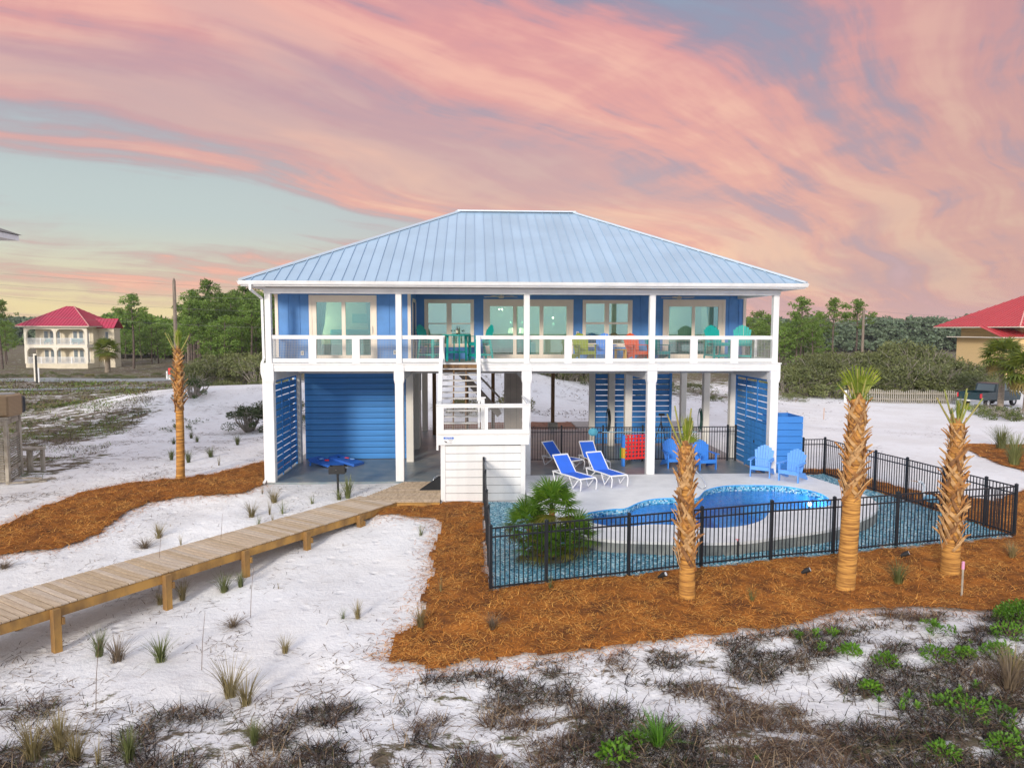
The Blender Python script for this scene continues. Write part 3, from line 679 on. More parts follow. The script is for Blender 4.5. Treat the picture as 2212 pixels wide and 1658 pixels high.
# ---- upper walls with openings
ZW0, ZW1 = ZD, 6.42
def wall_open(x0, x1, y, ops, par, side=False, th=.12, z0=ZW0, z1=ZW1):
    xs = sorted({x0, x1, *[v for o in ops for v in (o[0], o[1])]}); zs = sorted({z0, z1, *[v for o in ops for v in (o[2], o[3])]})
    mb = MB()
    for a, b in zip(xs, xs[1:]):
        run = None
        for c, d in zip(zs, zs[1:]):
            hole = any(o[0] <= (a+b)/2 <= o[1] and o[2] <= (c+d)/2 <= o[3] for o in ops)
            if not hole: mb.box(a, b, y, y+th, c, d) if not side else mb.box(y, y+th, a, b, c, d)
    return mb.build('wall', BLUEWALL, par)
def battens(w, x0, x1, y, zones, step=.385):
    x = x0
    while x < x1:
        if not any(a-.03 < x < b+.03 for a, b in zones): mb = MB(); mb.box(x-.022, x+.022, y-.02, y-.001, ZW0, ZW1-.005); mb.build('batten', BLUEWALL, w)
        x += step
LW = wall_open(-.06, 4.51, 1.2, [(1.14,3.30,4.02,6.19)], H)
battens(LW, .33, 4.4, 1.2, [(1.03,3.42)])
MW = wall_open(4.58, 17.28, 3.3, [(4.98,6.70,4.52,6.15),(7.22,10.49,4.02,6.16),(11.02,12.78,4.53,6.15),(14.16,16.43,4.02,6.16)], H)
battens(MW, 4.75, 17.2, 3.3, [(4.87,6.79),(7.11,10.6),(10.92,12.89),(14.05,16.54)])
RW = wall_open(1.2, 3.42, 4.46, [(1.7,2.9,4.02,6.1)], H, side=True)
mb = MB(); mb.box(-.06, .06, 1.321, 12.0, ZW0, ZW1); mb.build('wall', BLUEWALL, H)
mb = MB(); mb.box(17.16, 17.28, 3.421, 12.0, ZW0, ZW1); mb.build('wall', BLUEWALL, H)
mb = MB(); mb.box(.061, 17.159, 11.88, 12.0, ZW0, ZW1); mb.build('wall', BLUEWALL, H)
for x, y in ((-.06,1.2),(4.51,1.2),(17.28,3.3)):      # corner boards
    mb = MB(); mb.box(x-.05 if x < 1 else x-.055, x+.055, y-.028, y-.002, ZW0, ZW1-.004); mb.build('corner_board', TRIM, H)
mb = MB(); mb.box(4.582, 4.60, 1.9, 2.5, 4.0, 6.05); mb.build('side_door', mat('dark_door_glass', (.10, .07, .09), .2), H)
mb = MB(); mb.box(4.581, 4.61, 1.55, 1.68, 3.98, 6.12); mb.box(4.581, 4.61, 2.92, 3.05, 3.98, 6.12); mb.box(4.581, 4.61, 1.68, 2.92, 6.08, 6.2); mb.build('door_trim', TRIM, H)
def opening(name, x0, x1, z0, z1, y, panes, mids=(), handle=None, glass=GLASS):
    """trim boards round the opening, a frame, and each pane"""
    xp0 = panes[0][0]; xp1 = panes[-1][1]; zp0 = min(p[2] for p in panes); zp1 = max(p[3] for p in panes)
    mb = MB(); t = .10
    mb.box(x0, x0+t, y-.03, y-.002, z0, z1); mb.box(x1-t, x1, y-.03, y-.002, z0, z1); mb.box(x0+t, x1-t, y-.03, y-.002, z1-t, z1)
    if z0 > ZD+.1: mb.box(x0+t, x1-t, y-.034, y-.002, z0, z0+t)
    o = mb.build(name, TRIM, H)
    fr = MB(); ya, yb = y-.012, y+.06
    fr.box(x0+t, xp0, ya, yb, z0+(t if z0 > ZD+.1 else 0), z1-t); fr.box(xp1, x1-t, ya, yb, z0+(t if z0 > ZD+.1 else 0), z1-t)
    fr.box(xp0, xp1, ya, yb, zp1, z1-t); fr.box(xp0, xp1, ya, yb, z0+(t if z0 > ZD+.1 else 0), zp0)
    xs = sorted({(p[0], p[1]) for p in panes})
    for a, b in zip(xs, xs[1:]): fr.box(a[1], b[0], ya, yb, zp0, zp1)
    for zz in mids:
        for a in xs: fr.box(a[0], a[1], ya+.004, yb, zz[0], zz[1])
    fr.build('frame', TRIM, o)
    for p in panes:
        g = MB(); g.box(p[0], p[1], y+.02, y+.026, p[2], p[3]); g.build('pane', glass, o)
    if handle:
        h = MB(); h.tube([(handle, y-.015, 4.95), (handle, y-.05, 4.98), (handle, y-.05, 5.18), (handle, y-.015, 5.21)], .012, 6); h.build('handle', mat('satin_handle', (.7, .68, .62), .3, metal=.7), o)
    return o
opening('sliding_door', 1.05, 3.38, ZD+.01, 6.28, 1.2, [(1.30,2.17,4.20,6.04),(2.30,3.16,4.20,6.04)], handle=3.23)
opening('window', 4.89, 6.77, 4.43, 6.24, 3.3, [(5.04,5.73,4.56,5.305),(5.04,5.73,5.345,6.09),(5.92,6.64,4.56,5.305),(5.92,6.64,5.345,6.09)], [(5.305,5.345)], glass=GLASS2)
opening('sliding_door', 7.13, 10.58, ZD+.01, 6.25, 3.3, [(7.38,8.27,4.15,5.99),(8.40,9.28,4.15,5.99),(9.43,10.32,4.15,5.99)], handle=10.38)
opening('window', 10.94, 12.87, 4.44, 6.24, 3.3, [(11.07,11.79,4.58,5.315),(11.07,11.79,5.39,6.10),(11.97,12.70,4.58,5.315),(11.97,12.70,5.39,6.10)], [(5.315,5.39)], glass=GLASS2)
opening('sliding_door', 14.07, 16.52, ZD+.01, 6.27, 3.3, [(14.31,15.21,4.16,6.0),(15.33,16.25,4.16,6.0)], handle=14.25)
for x, y, z in ((.80,1.19,4.27),(4.0,1.19,4.3),(4.72,3.29,4.3),(10.75,3.29,4.96)):
    mb = MB(); mb.bbox(x-.05, x+.05, y-.03, y-.002, z-.075, z+.075, .006); ob = mb.build('outlet_cover', CREAMCOL, H)
    mb = MB(); mb.box(x-.025, x+.025, y-.036, y-.031, z-.04, z+.04); mb.build('socket', GREYPL, ob)
# interior shells
def room(x0, x1, y0, y1, back=WALLIN):
    mb = MB(); mb.box(x0, x1, y1, y1+.05, ZD, 6.4); mb.box(x0, x0+.04, y0, y1, ZD, 6.4); mb.box(x1-.04, x1, y0, y1, ZD, 6.4); mb.build('room_wall', back, H)
    mb = MB(); mb.box(x0, x1, y0, y1, ZD+.002, ZD+.012); mb.build('room_floor', mat('room_floor', (.25, .20, .16), .5), H)
room(.08, 4.44, 1.34, 5.0); room(4.64, 13.6, 3.44, 9.5); room(13.65, 17.14, 3.44, 8.0)
mb = MB(); mb.box(-.06, 17.28, -.11, 11.9, 6.425, 6.46); mb.build('ceiling', SOFFIT, H)
# porch header, posts, fan mounts
mb = MB(); mb.bbox(-.115, 17.2, -.11, .11, 6.272, 6.424, .008); mb.build('header_beam', WHITE, H)
mb = MB(); mb.box(-.12, 17.205, -.12, -.112, 6.36, 6.424); mb.build('header_trim', WHITE, H)
mb = MB(); mb.box(-.11, .1, .112, 1.17, 6.30, 6.423); mb.build('side_beam', WHITE, H); mb = MB(); mb.box(16.98, 17.19, .112, 3.27, 6.30, 6.423); mb.build('side_beam', WHITE, H)
for x in PX: mb = MB(); mb.bbox(x-.098, x+.098, -.098, .098, ZD+.004, 6.270, .01); mb.build('porch_post', WHITE, H)

# ---- roof
XL, XR, YF, YB, YR, ZE, ZR = -.662, 17.79, -.75, 12.85, 6.05, 6.64, 9.95
RXL, RXR = 6.15, 10.97
mb = MB(); d = .035
mb.raw([(XL,YF,ZE-d),(XR,YF,ZE-d),(XR,YB,ZE-d),(XL,YB,ZE-d),(RXL,YR,ZR-d),(RXR,YR,ZR-d)], [(0,1,5,4),(1,2,5),(2,3,4,5),(3,0,4)])
mb.raw([(XL,YF,ZE-d-.001),(XR,YF,ZE-d-.001),(XR,YB,ZE-d-.001),(XL,YB,ZE-d-.001)], [(0,3,2,1)])
roof = mb.build('roof', SEAM, H)
def roof_plane(A, B, T0, T1, n, up):
    """panels between eave A->B whose top edge runs T0->T1 (equal points for a hip end)"""
    A, B, T0, T1 = map(Vector, (A, B, T0, T1)); e = (B-A).normalized(); L_ = (B-A).length
    t0 = (T0-A).dot(e); t1 = (T1-A).dot(e); foot = A+e*t0; slope = (T0-foot); Ls = slope.length; s = slope.normalized(); nrm = e.cross(s).normalized()
    if nrm.z < 0: nrm = -nrm
    def top(x): return Ls*max(0, min(1, x/t0, (L_-x)/(L_-t1)))
    w = L_/n
    for k in range(n):
        x0, x1 = k*w, (k+1)*w; cuts = sorted({x0, x1, *[c for c in (t0, t1) if x0 < c < x1]})
        poly = [A+e*x0, A+e*x1]+[A+e*c+s*top(c) for c in cuts[::-1]]
        clean = []
        for p in poly:
            if not clean or (p-clean[-1]).length > 1e-4: clean.append(p)
        if (clean[0]-clean[-1]).length < 1e-4: clean.pop()
        if len(clean) < 3: continue
        mb = MB(); mb.slab(clean, nrm*.006)
        if k > 0:
            h = top(x0)
            mb.cm = 1; mb.bar(A+e*x0+nrm*.022-s*.01, A+e*x0+s*(h-.01)+nrm*.022, .022, .036, nrm)
        mb.build('roof_panel', [ROOFM, SEAM], roof)
roof_plane((XL,YF,ZE), (XR,YF,ZE), (RXL,YR,ZR), (RXR,YR,ZR), 52, 1)
roof_plane((XR,YB,ZE), (XL,YB,ZE), (RXR,YR,ZR), (RXL,YR,ZR), 52, 1)
roof_plane((XL,YB,ZE), (XL,YF,ZE), (RXL,YR,ZR), (RXL,YR,ZR), 38, 1)
roof_plane((XR,YF,ZE), (XR,YB,ZE), (RXR,YR,ZR), (RXR,YR,ZR), 38, 1)
for a, b in (((XL,YF,ZE),(RXL,YR,ZR)),((XR,YF,ZE),(RXR,YR,ZR)),((XL,YB,ZE),(RXL,YR,ZR)),((XR,YB,ZE),(RXR,YR,ZR))):
    mb = MB(); mb.bar(Vector(a)+Vector((0,0,.030)), Vector(b)+Vector((0,0,.030)), .22, .06); mb.build('hip_cap', RIDGE, roof)
mb = MB(); mb.bar((RXL-.05,YR,ZR+.05), (RXR+.05,YR,ZR+.05), .26, .05); mb.build('ridge_cap', RIDGE, roof)
mb = MB(); mb.box(XL+.02, XR-.02, YF+.02, YF+.045, 6.47, 6.60); mb.box(XL+.02, XL+.045, YF+.046, YB, 6.47, 6.60); mb.box(XR-.045, XR-.02, YF+.046, YB, 6.47, 6.60); mb.build('fascia', WHITE, roof)
mb = MB(); mb.box(XL+.046, XR-.046, YF+.046, -.115, 6.474, 6.49); mb.box(XL+.046, -.065, -.113, YB, 6.474, 6.49); mb.box(17.29, XR-.046, -.113, YB, 6.474, 6.49); mb.build('soffit', SOFFIT, roof)
def gutter(p, q, out):
    p, q, out = Vector(p), Vector(q), Vector(out); mb = MB()
    prof = [(0,0),(.075,0),(.10,.05),(.105,.085),(.125,.09),(.125,.115),(.115,.115),(.112,.10),(.095,.095),(.068,.012),(.008,.012),(.008,.11),(0,.11)]
    n = len(prof); vs = [c+out*a+Vector((0,0,b)) for c in (p, q) for a, b in prof]
    mb.raw(vs, [tuple(range(n)), tuple(range(n, 2*n))[::-1]]+[(i,(i+1)%n,n+(i+1)%n,n+i) for i in range(n)]); return mb.build('gutter', WHITE, roof)
gutter((XL-.02,YF+.018,6.515), (XR+.02,YF+.018,6.515), (0,-1,0)); gutter((XL+.018,YF+.03,6.515), (XL+.018,YB,6.515), (-1,0,0)); gutter((XR-.018,YF+.03,6.515), (XR-.018,YB,6.515), (1,0,0))
mb = MB()
for a, b in zip([(-.33,-.80,6.52),(-.33,-.78,6.36),(-.17,-.10,6.10),(-.165,-.06,4.12),(-.24,-.06,3.95),(-.24,-.06,3.66),(-.19,-.06,3.45),(-.19,-.06,.08)], [(-.33,-.78,6.36),(-.17,-.10,6.10),(-.165,-.06,4.12),(-.24,-.06,3.95),(-.24,-.06,3.66),(-.19,-.06,3.45),(-.19,-.06,.08),(-.21,-.25,0)]): mb.bar(a, b, .075, .055, (0,1,.01))
mb.build('downspout', WHITE, H)

# ---- porch railing
def wire(x0, x1, z0, z1, y, par, axis='x', step=.052):
    mb = MB(); t = .0026
    n = max(1, round((x1-x0)/step)); m = max(1, round((z1-z0)/step))
    for k in range(n+1):
        x = x0+(x1-x0)*k/n
        mb.box(x-t, x+t, y-t, y+t, z0, z1) if axis == 'x' else mb.box(y-t, y+t, x-t, x+t, z0, z1)
    for k in range(m+1):
        z = z0+(z1-z0)*k/m
        mb.box(x0, x1, y-t*.6, y+t*.6, z-t, z+t) if axis == 'x' else mb.box(y-t*.6, y+t*.6, x0, x1, z-t, z+t)
    return mb.build('wire_mesh', mat('galvanised_wire', (.42, .42, .41), .5, metal=.4), par)
def rail_run(x0, x1, opens, endposts=()):
    mb = MB(); mb.box(x0, x1, -.055, .055, 4.862, 4.90); r = mb.build('railing', WHITE, H)
    mb = MB(); mb.box(x0, x1, -.036, .036, 4.775, 4.861); mb.build('top_rail', WHITE, r)
    mb = MB(); mb.box(x0, x1, -.036, .036, ZD+.03, 4.128); mb.build('bottom_rail', WHITE, r)
    for a, b in zip(opens, opens[1:]): mb = MB(); mb.box(a[1], b[0], -.045, .045, ZD+.01, 4.774); mb.build('rail_post', WHITE, r)
    for a, b in endposts: mb = MB(); mb.box(a, b, -.06, .06, ZD+.01, 4.8615); mb.build('newel', WHITE, r)
    for a, b in opens: wire(a+.01, b-.01, 4.13, 4.772, 0, r)
rail_run(.1, 4.17, [(.15,1.29),(1.54,2.72),(2.97,4.13)])
rail_run(4.37, 5.79, [(4.41,5.60)], [(5.61,5.78)])
rail_run(6.83, 8.44, [(7.0,8.40)], [(6.84,6.99)])
rail_run(8.64, 12.71, [(8.70,9.82),(10.07,11.22),(11.47,12.64)])
rail_run(12.91, 16.98, [(12.99,14.14),(14.39,15.55),(15.81,16.95)])
for x, y1 in ((0,1.17),(17.08,3.27)):
    mb = MB(); mb.box(x-.055, x+.055, .1, y1, 4.862, 4.90); r = mb.build('railing', WHITE, H)
    mb = MB(); mb.box(x-.036, x+.036, .1, y1, 4.775, 4.861); mb.build('top_rail', WHITE, r)
    mb = MB(); mb.box(x-.036, x+.036, .1, y1, ZD+.03, 4.128); mb.build('bottom_rail', WHITE, r)
    mb = MB(); mb.box(x-.05, x+.05, y1/2-.05, y1/2+.05, ZD+.01, 4.774); mb.build('rail_post', WHITE, r)
    wire(.11, y1/2-.06, 4.13, 4.772, x, r, 'y'); wire(y1/2+.06, y1-.02, 4.13, 4.772, x, r, 'y')

# ---- front stair and landing
LZ = 1.97; SY0, SY1 = -.17, -1.66; NT_ = 10
mb = MB()
for x in (5.69, 6.92): mb.bar((x,SY0+.02,3.90), (x,SY1,LZ-.02), .05, .30)
stair = mb.build('front_stair', WHITE, H)
tm = MB(); tm.bbox(5.74, 6.87, -.13, .13, -.02, .02, .006); tme = tm.mesh('tread', mat('worn_white_tread', (.60, .58, .55), .8, var=.25, vscale=3))
for k in range(NT_):
    t = (k+1)/(NT_+1); link('tread', tme, stair, (0, SY0+(SY1-SY0)*t, ZD+(LZ-ZD)*t))
for x in (6.10, 6.50):
    mb = MB(); mb.bar((x,SY0+.02,3.80), (x,SY1,LZ-.15), .04, .26); mb.build('stringer', PILE, stair)
for x in (5.69, 6.92):
    mb = MB(); mb.bar((x,-.06,4.86), (x,SY1-.05,2.86), .12, .05); mb.bar((x,-.06,4.76), (x,SY1-.05,2.76), .06, .10); mb.bar((x,-.1,4.12), (x,SY1-.02,2.13), .06, .10); mb.bar((x,-.95,3.0), (x,-.95,3.78), .09, .09, (0,1,0)); mb.build('stair_rail', WHITE, stair)
mb = MB(); mb.box(5.72, 6.9, -.19, -.165, ZB-.02, 3.93); mb.build('stair_header', PILE, stair)
mb = MB(); mb.box(5.70, 8.42, -2.74, -1.62, LZ-.05, LZ); land = mb.build('stair_landing', mat('landing_decking', (.55, .53, .50), .8, var=.15), H)
mb = MB(); mb.box(5.70, 8.42, -2.82, -2.745, 1.655, 1.965); mb.build('landing_band', WHITE, land)
mb = MB(); mb.box(5.68, 8.44, -2.845, -2.745, 1.967, 2.0); mb.build('landing_ledge', SOFFIT, land)
mb = MB(); mb.box(5.64, 8.46, -2.86, -2.72, 2.845, 2.885); mb.build('rail_cap', WHITE, land)
mb = MB(); mb.box(5.70, 8.41, -2.825, -2.755, 2.77, 2.844); mb.build('top_rail', WHITE, land)
mb = MB(); mb.box(5.70, 8.41, -2.825, -2.755, 2.002, 2.11); mb.build('bottom_rail', WHITE, land)
for a, b in ((5.70,5.86),(7.08,7.18),(8.21,8.41)): mb = MB(); mb.box(a, b, -2.83, -2.75, 2.111, 2.769); mb.build('rail_post', WHITE, land)
wire(5.865, 7.075, 2.115, 2.765, -2.79, land); wire(7.185, 8.205, 2.115, 2.765, -2.79, land)
mb = MB(); mb.box(5.64, 5.78, -2.719, -1.62, 2.845, 2.885); mb.box(5.68, 5.74, -2.74, -1.62, 2.02, 2.11); mb.box(5.68, 5.76, -1.72, -1.62, 2.111, 2.844); mb.build('side_rail', WHITE, land)
mb = MB(); mb.box(5.64, 5.699, -2.82, -2.745, 1.5, 2.84); mb.build('end_board', WHITE, land)
mb = MB(); mb.box(8.36, 8.42, -2.719, -.2, 2.845, 2.885); mb.box(8.36, 8.42, -2.719, -.2, 2.02, 2.11); mb.build('side_rail', WHITE, land)
mb = MB(); mb.bbox(6.98, 7.10, -1.74, -1.62, LZ, 2.95, .01); mb.box(6.95, 7.13, -1.77, -1.59, 2.951, 2.985); mb.build('newel', WHITE, land)
for k in range(9):
    mb = MB(); t = (k+1)/10; mb.box(7.1, 8.2, -1.62+2.2*t-.13, -1.62+2.2*t+.13, LZ*(1-t)-.02, LZ*(1-t)+.02); mb.build('tread', tme.materials[0], land)
mb = MB(); mb.bar((7.13,-1.6,LZ-.12), (7.13,.55,.1), .05, .25); mb.bar((8.2,-1.6,LZ-.12), (8.2,.55,.1), .05, .25); mb.build('stringer', PILE, land)
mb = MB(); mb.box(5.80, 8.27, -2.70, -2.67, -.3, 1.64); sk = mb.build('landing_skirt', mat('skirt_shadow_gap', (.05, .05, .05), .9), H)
mb = MB(); mb.box(5.76, 5.90, -2.745, -2.705, -.3, 1.654); mb.build('corner_board', WHITE, sk)
mb = MB(); mb.box(8.17, 8.31, -2.745, -2.705, -.3, 1.654); mb.build('corner_board', WHITE, sk)
hboards('board', sk, 5.901, 8.169, -2.715, -.07, 1.66, .229, .013, WHITE)
mb = MB(); mb.box(5.902, 8.168, -2.74, -2.705, -.3, -.085); mb.build('board', WHITE, sk)
mb = MB(); mb.box(5.76, 5.785, -2.70, -.35, -.3, 1.654); mb.box(8.285, 8.31, -2.70, -.35, -.3, 1.654); mb.build('side_panel', WHITE, sk)
# ------------------------------------------------------------ boardwalk
BW = thing('boardwalk', 'weathered plank boardwalk on short timber posts crossing the sand', 'boardwalk')
fa, fb = Vector((-4.0,-15.0,0)), Vector((4.47,-3.0,0)); bd = Vector((5.96,8.44,0)).normalized()
fa = Vector((-1.49,-11.44,0))-bd*4.2; bn_ = Vector((-bd.y, bd.x, 0)); WB = 1.42
L_bw = (Vector((4.47,-3.0,0))-fa).length
ang = math.atan2(bd.y, bd.x)
pm = []
for m in (WOODTOP, WOODTOP2, WOODTOP3):
    mb = MB(); mb.bbox(-.0635, .0635, 0, WB+.03, -.036, 0, .006); pm.append(mb.mesh('plank', m))
k = 0; s = .07
while s < L_bw-.02:
    p = fa+bd*s-bn_*.015
    link('plank', pm[random.choices((0,1,2),(5,4,3))[0]], BW, (p.x+random.uniform(-.006,.006), p.y, random.uniform(-.003,.003)), (0,0,ang+random.uniform(-.004,.004))); s += .1405; k += 1
# landing by the stair: planks along x, cut on the slant
y = -2.93
while y < -.2:
    if y > -2.66: xl = 3.27+(y+2.66)*1.16/2.5
    else: xl = 3.27+(-2.66-y)*(1.16/.34)
    mb = MB(); mb.bbox(max(xl, 3.27), 5.74, y-.0635, y+.0635, -.036, random.uniform(-.002,.003), .006); mb.build('plank', random.choice((WOODTOP, WOODTOP, WOODTOP3)), BW); y += .1405
mb = MB(); mb.box(4.47, 5.74, -3.04, -3.0, -.26, -.04); mb.build('joist', WOODY, BW)
for off in (.02, WB-.02):
    a, b = fa+bn_*off, fa+bd*(L_bw-(0 if off < 1 else .5))+bn_*off
    mb = MB(); mb.bar((a.x,a.y,-.14), (b.x,b.y,-.14), .04, .19); mb.build('joist', WOODY, BW)
mb = MB(); a, b = fa+bn_*WB*.5, fa+bd*L_bw+bn_*WB*.5; mb.bar((a.x,a.y,-.14), (b.x,b.y,-.14), .04, .17); mb.build('joist', WOODY, BW)
for (qx, qy) in [(-1.0,-10.73),(.26,-8.95),(1.38,-7.36),(2.45,-5.85),(3.55,-4.3),(-2.3,-12.6)]:
    sgm = (Vector((qx,qy,0))-fa).dot(bd)
    for off in (-.05, WB+.05):
        p = fa+bd*sgm+bn_*off; gz_ = float(ground_z(p.x, p.y)[0])
        mb = MB(); mb.bbox(-.07, .07, -.07, .07, gz_-.25, -.045, .006); o = mb.build('leg', WOODY, BW); o.location = (p.x, p.y, 0); o.rotation_euler = (0,0,ang)
    a, b = fa+bd*(sgm+.1)-bn_*.14, fa+bd*(sgm+.1)+bn_*(WB+.14)
    mb = MB(); mb.bar((a.x,a.y,-.29), (b.x,b.y,-.29), .045, .13); mb.build('bearer', WOODY, BW)

# ------------------------------------------------------------ black pool fence
pick_mb = MB(); pick_mb.box(-.0095, .0095, -.0095, .0095, .05, 1.33); PICK = pick_mb.mesh('picket', BLACKMET)
pst = MB(); pst.box(-.032, .032, -.032, .032, -.35, 1.40); pst.raw([(-.038,-.038,1.401),(.038,-.038,1.401),(.038,.038,1.401),(-.038,.038,1.401),(0,0,1.43)], [(0,1,4),(1,2,4),(2,3,4),(3,0,4),(3,2,1,0)]); PSTM = pst.mesh('fence_post', BLACKMET)
def fence(label, pts, zs=None, step=.104, ends=(True, True)):
    T_ = thing('pool_fence', label, 'fence', (0,0,0), 0, 'black pool fence runs')
    if zs is None: zs = [float(ground_z(x, y, False)[0])+.02 for x, y in pts]
    for i, ((x, y), z) in enumerate(zip(pts, zs)):
        if (i == 0 and not ends[0]) or (i == len(pts)-1 and not ends[1]): continue
        a = math.atan2(pts[min(i+1, len(pts)-1)][1]-pts[max(i-1, 0)][1], pts[min(i+1, len(pts)-1)][0]-pts[max(i-1, 0)][0])
        link('fence_post', PSTM, T_, (x, y, z), (0,0,a))
    for (p, z0), (q, z1) in zip(zip(pts, zs), zip(pts[1:], zs[1:])):
        d = Vector((q[0]-p[0], q[1]-p[1], 0)); L_ = d.length; n = max(2, round(L_/step)); a = math.atan2(d.y, d.x)
        for h in (.09, 1.15, 1.335):
            mb = MB(); mb.bar((p[0],p[1],z0+h), (q[0],q[1],z1+h), .026, .032); mb.build('rail', BLACKMET, T_)
        for k in range(1, n):
            t = k/n; link('picket', PICK, T_, (p[0]+d.x*t, p[1]+d.y*t, z0+(z1-z0)*t), (0,0,a))
    return T_
fence('long black picket pool fence in front of the pool behind the palms', [(7.1,-9.55),(8.29,-9.21),(10.16,-8.76),(11.93,-8.32),(13.71,-7.95),(15.42,-7.55),(17.28,-7.09),(19.05,-6.72),(20.95,-6.32)])
fence('black pool fence run from the white stair box toward the viewer', [(7.05,-2.80),(7.07,-4.4),(7.08,-6.1),(7.09,-7.8),(7.1,-9.44)], ends=(True, False))
fence('black pool fence along the right side beside the sandy drive', [(20.95,-6.24),(20.82,-5.4),(20.6,-3.95),(20.4,-2.5),(20.18,-1.12),(19.72,1.42),(18.88,1.38)], ends=(False, True))
fence('black pool fence under the house behind the blue chairs', [(8.7,3.15),(10.14,3.14),(11.75,3.1),(13.3,3.1),(15.0,3.1),(16.66,3.1),(16.98,3.1)], zs=[.005]*7)

# ------------------------------------------------------------ transplanted palms
TRUNK = mat('palm_trunk_rings', (.66, .33, .075), .85, col2=(.22, .09, .02), vscale=3.2, detail=9, bump=1.0, bscale=5, stretch=(.6, .6, 7))
BOOT = mat('palm_boot', (.54, .25, .07), .85, col2=(.24, .105, .03), vscale=7, bump=.5, bscale=25)
BOOT2 = mat('palm_boot_pale', (.62, .38, .17), .85, col2=(.33, .18, .07), vscale=7, bump=.5, bscale=25)
FIBRE = mat('palm_fibre', (.38, .19, .06), .95, col2=(.18, .08, .03), vscale=14, bump=1, bscale=30, stretch=(1, 1, .3))
FROND = leafmat('palm_frond_green', (.11, .19, .012), (.36, .42, .03), .35)
FROND2 = leafmat('palm_frond_dark', (.045, .11, .015), (.13, .22, .03), .3)
PETI = mat('palm_petiole', (.25, .28, .06), .6, col2=(.34, .26, .08), vscale=4)
def boot_mesh(m, seed, lean):
    """a broad cut leaf base: strap leaning to one side, tip curling off the trunk"""
    r = random.Random(seed); mb = MB(); vs = []
    for t, w, out in ((-.6, .066, -.022), (-.2, .078, .002), (.2, .066, .010), (.55, .050, .026), (.85+r.uniform(-.1,.1), .026, .062)):
        x = lean*.16*t*1.15; z = .25*t; d = Vector((lean*.5, 0, .78)).normalized(); sd = Vector((d.z, 0, -d.x))
        c = Vector((x, out, z)); vs += [c-sd*w/2, c+sd*w/2, c+sd*w*.36+Vector((0,.014,.004)), c-sd*w*.36+Vector((0,.014,.004))]
    fs = [(4*i+a, 4*i+(a+1)%4, 4*i+4+(a+1)%4, 4*i+4+a) for i in range(4) for a in range(4)]+[(3,2,1,0),(16,17,18,19)]
    mb.raw(vs, fs); return mb.mesh('boot', m)
BOOT3 = mat('palm_boot_dark', (.30, .15, .06), .9, col2=(.13, .06, .025), vscale=7, bump=.5, bscale=25)
BOOTM = [[boot_mesh(m_, i_, ln_) for i_, m_ in enumerate((BOOT, BOOT2, BOOT2, BOOT, BOOT3))] for ln_ in (-1, 1)]
def fan_leaf(m, n=18, spread=100, L_=.75, droop=.25, seed=0, cut=None, fold=.0, w=.05):
    """palmate leaf in the local XZ plane, stalk end at the origin, pointing +Z, curling to -Y"""
    r = random.Random(seed); V = []; F = []
    for k in range(n):
        a = R(-spread+2*spread*(k+.5)/n); l = L_*(1-.18*(abs(a)/R(spread)))*r.uniform(.92, 1.05)
        d = Vector((math.sin(a), 0, math.cos(a))); sd = Vector((math.cos(a), 0, -math.sin(a)))
        hw = min(w, math.tan(R(spread/n))*l*.55)
        pts = []
        for t, wf in ((.06,.35),(.45,1.0),(.75,.62),(1.0,.04)):
            q = d*l*t
            ct = cut*r.uniform(.97, 1.03)*(.86+.14*math.sin(k*.7+seed)) if cut else None
            if cut and q.z > ct: q = q*(ct/q.z)
            q = q+Vector((0, -droop*l*t*t+(.02 if k % 2 else -.02)*wf*fold*3, -droop*.45*l*t**3))
            pts.append((q, hw*wf))
        b = len(V)
        for q, h in pts: V += [q-sd*h, q+sd*h]
        F += [(b+2*i, b+2*i+1, b+2*i+3, b+2*i+2) for i in range(3)]
    me = bpy.data.meshes.new('leaf'); me.from_pydata([v[:] for v in V], [], F); me.materials.append(m); return me
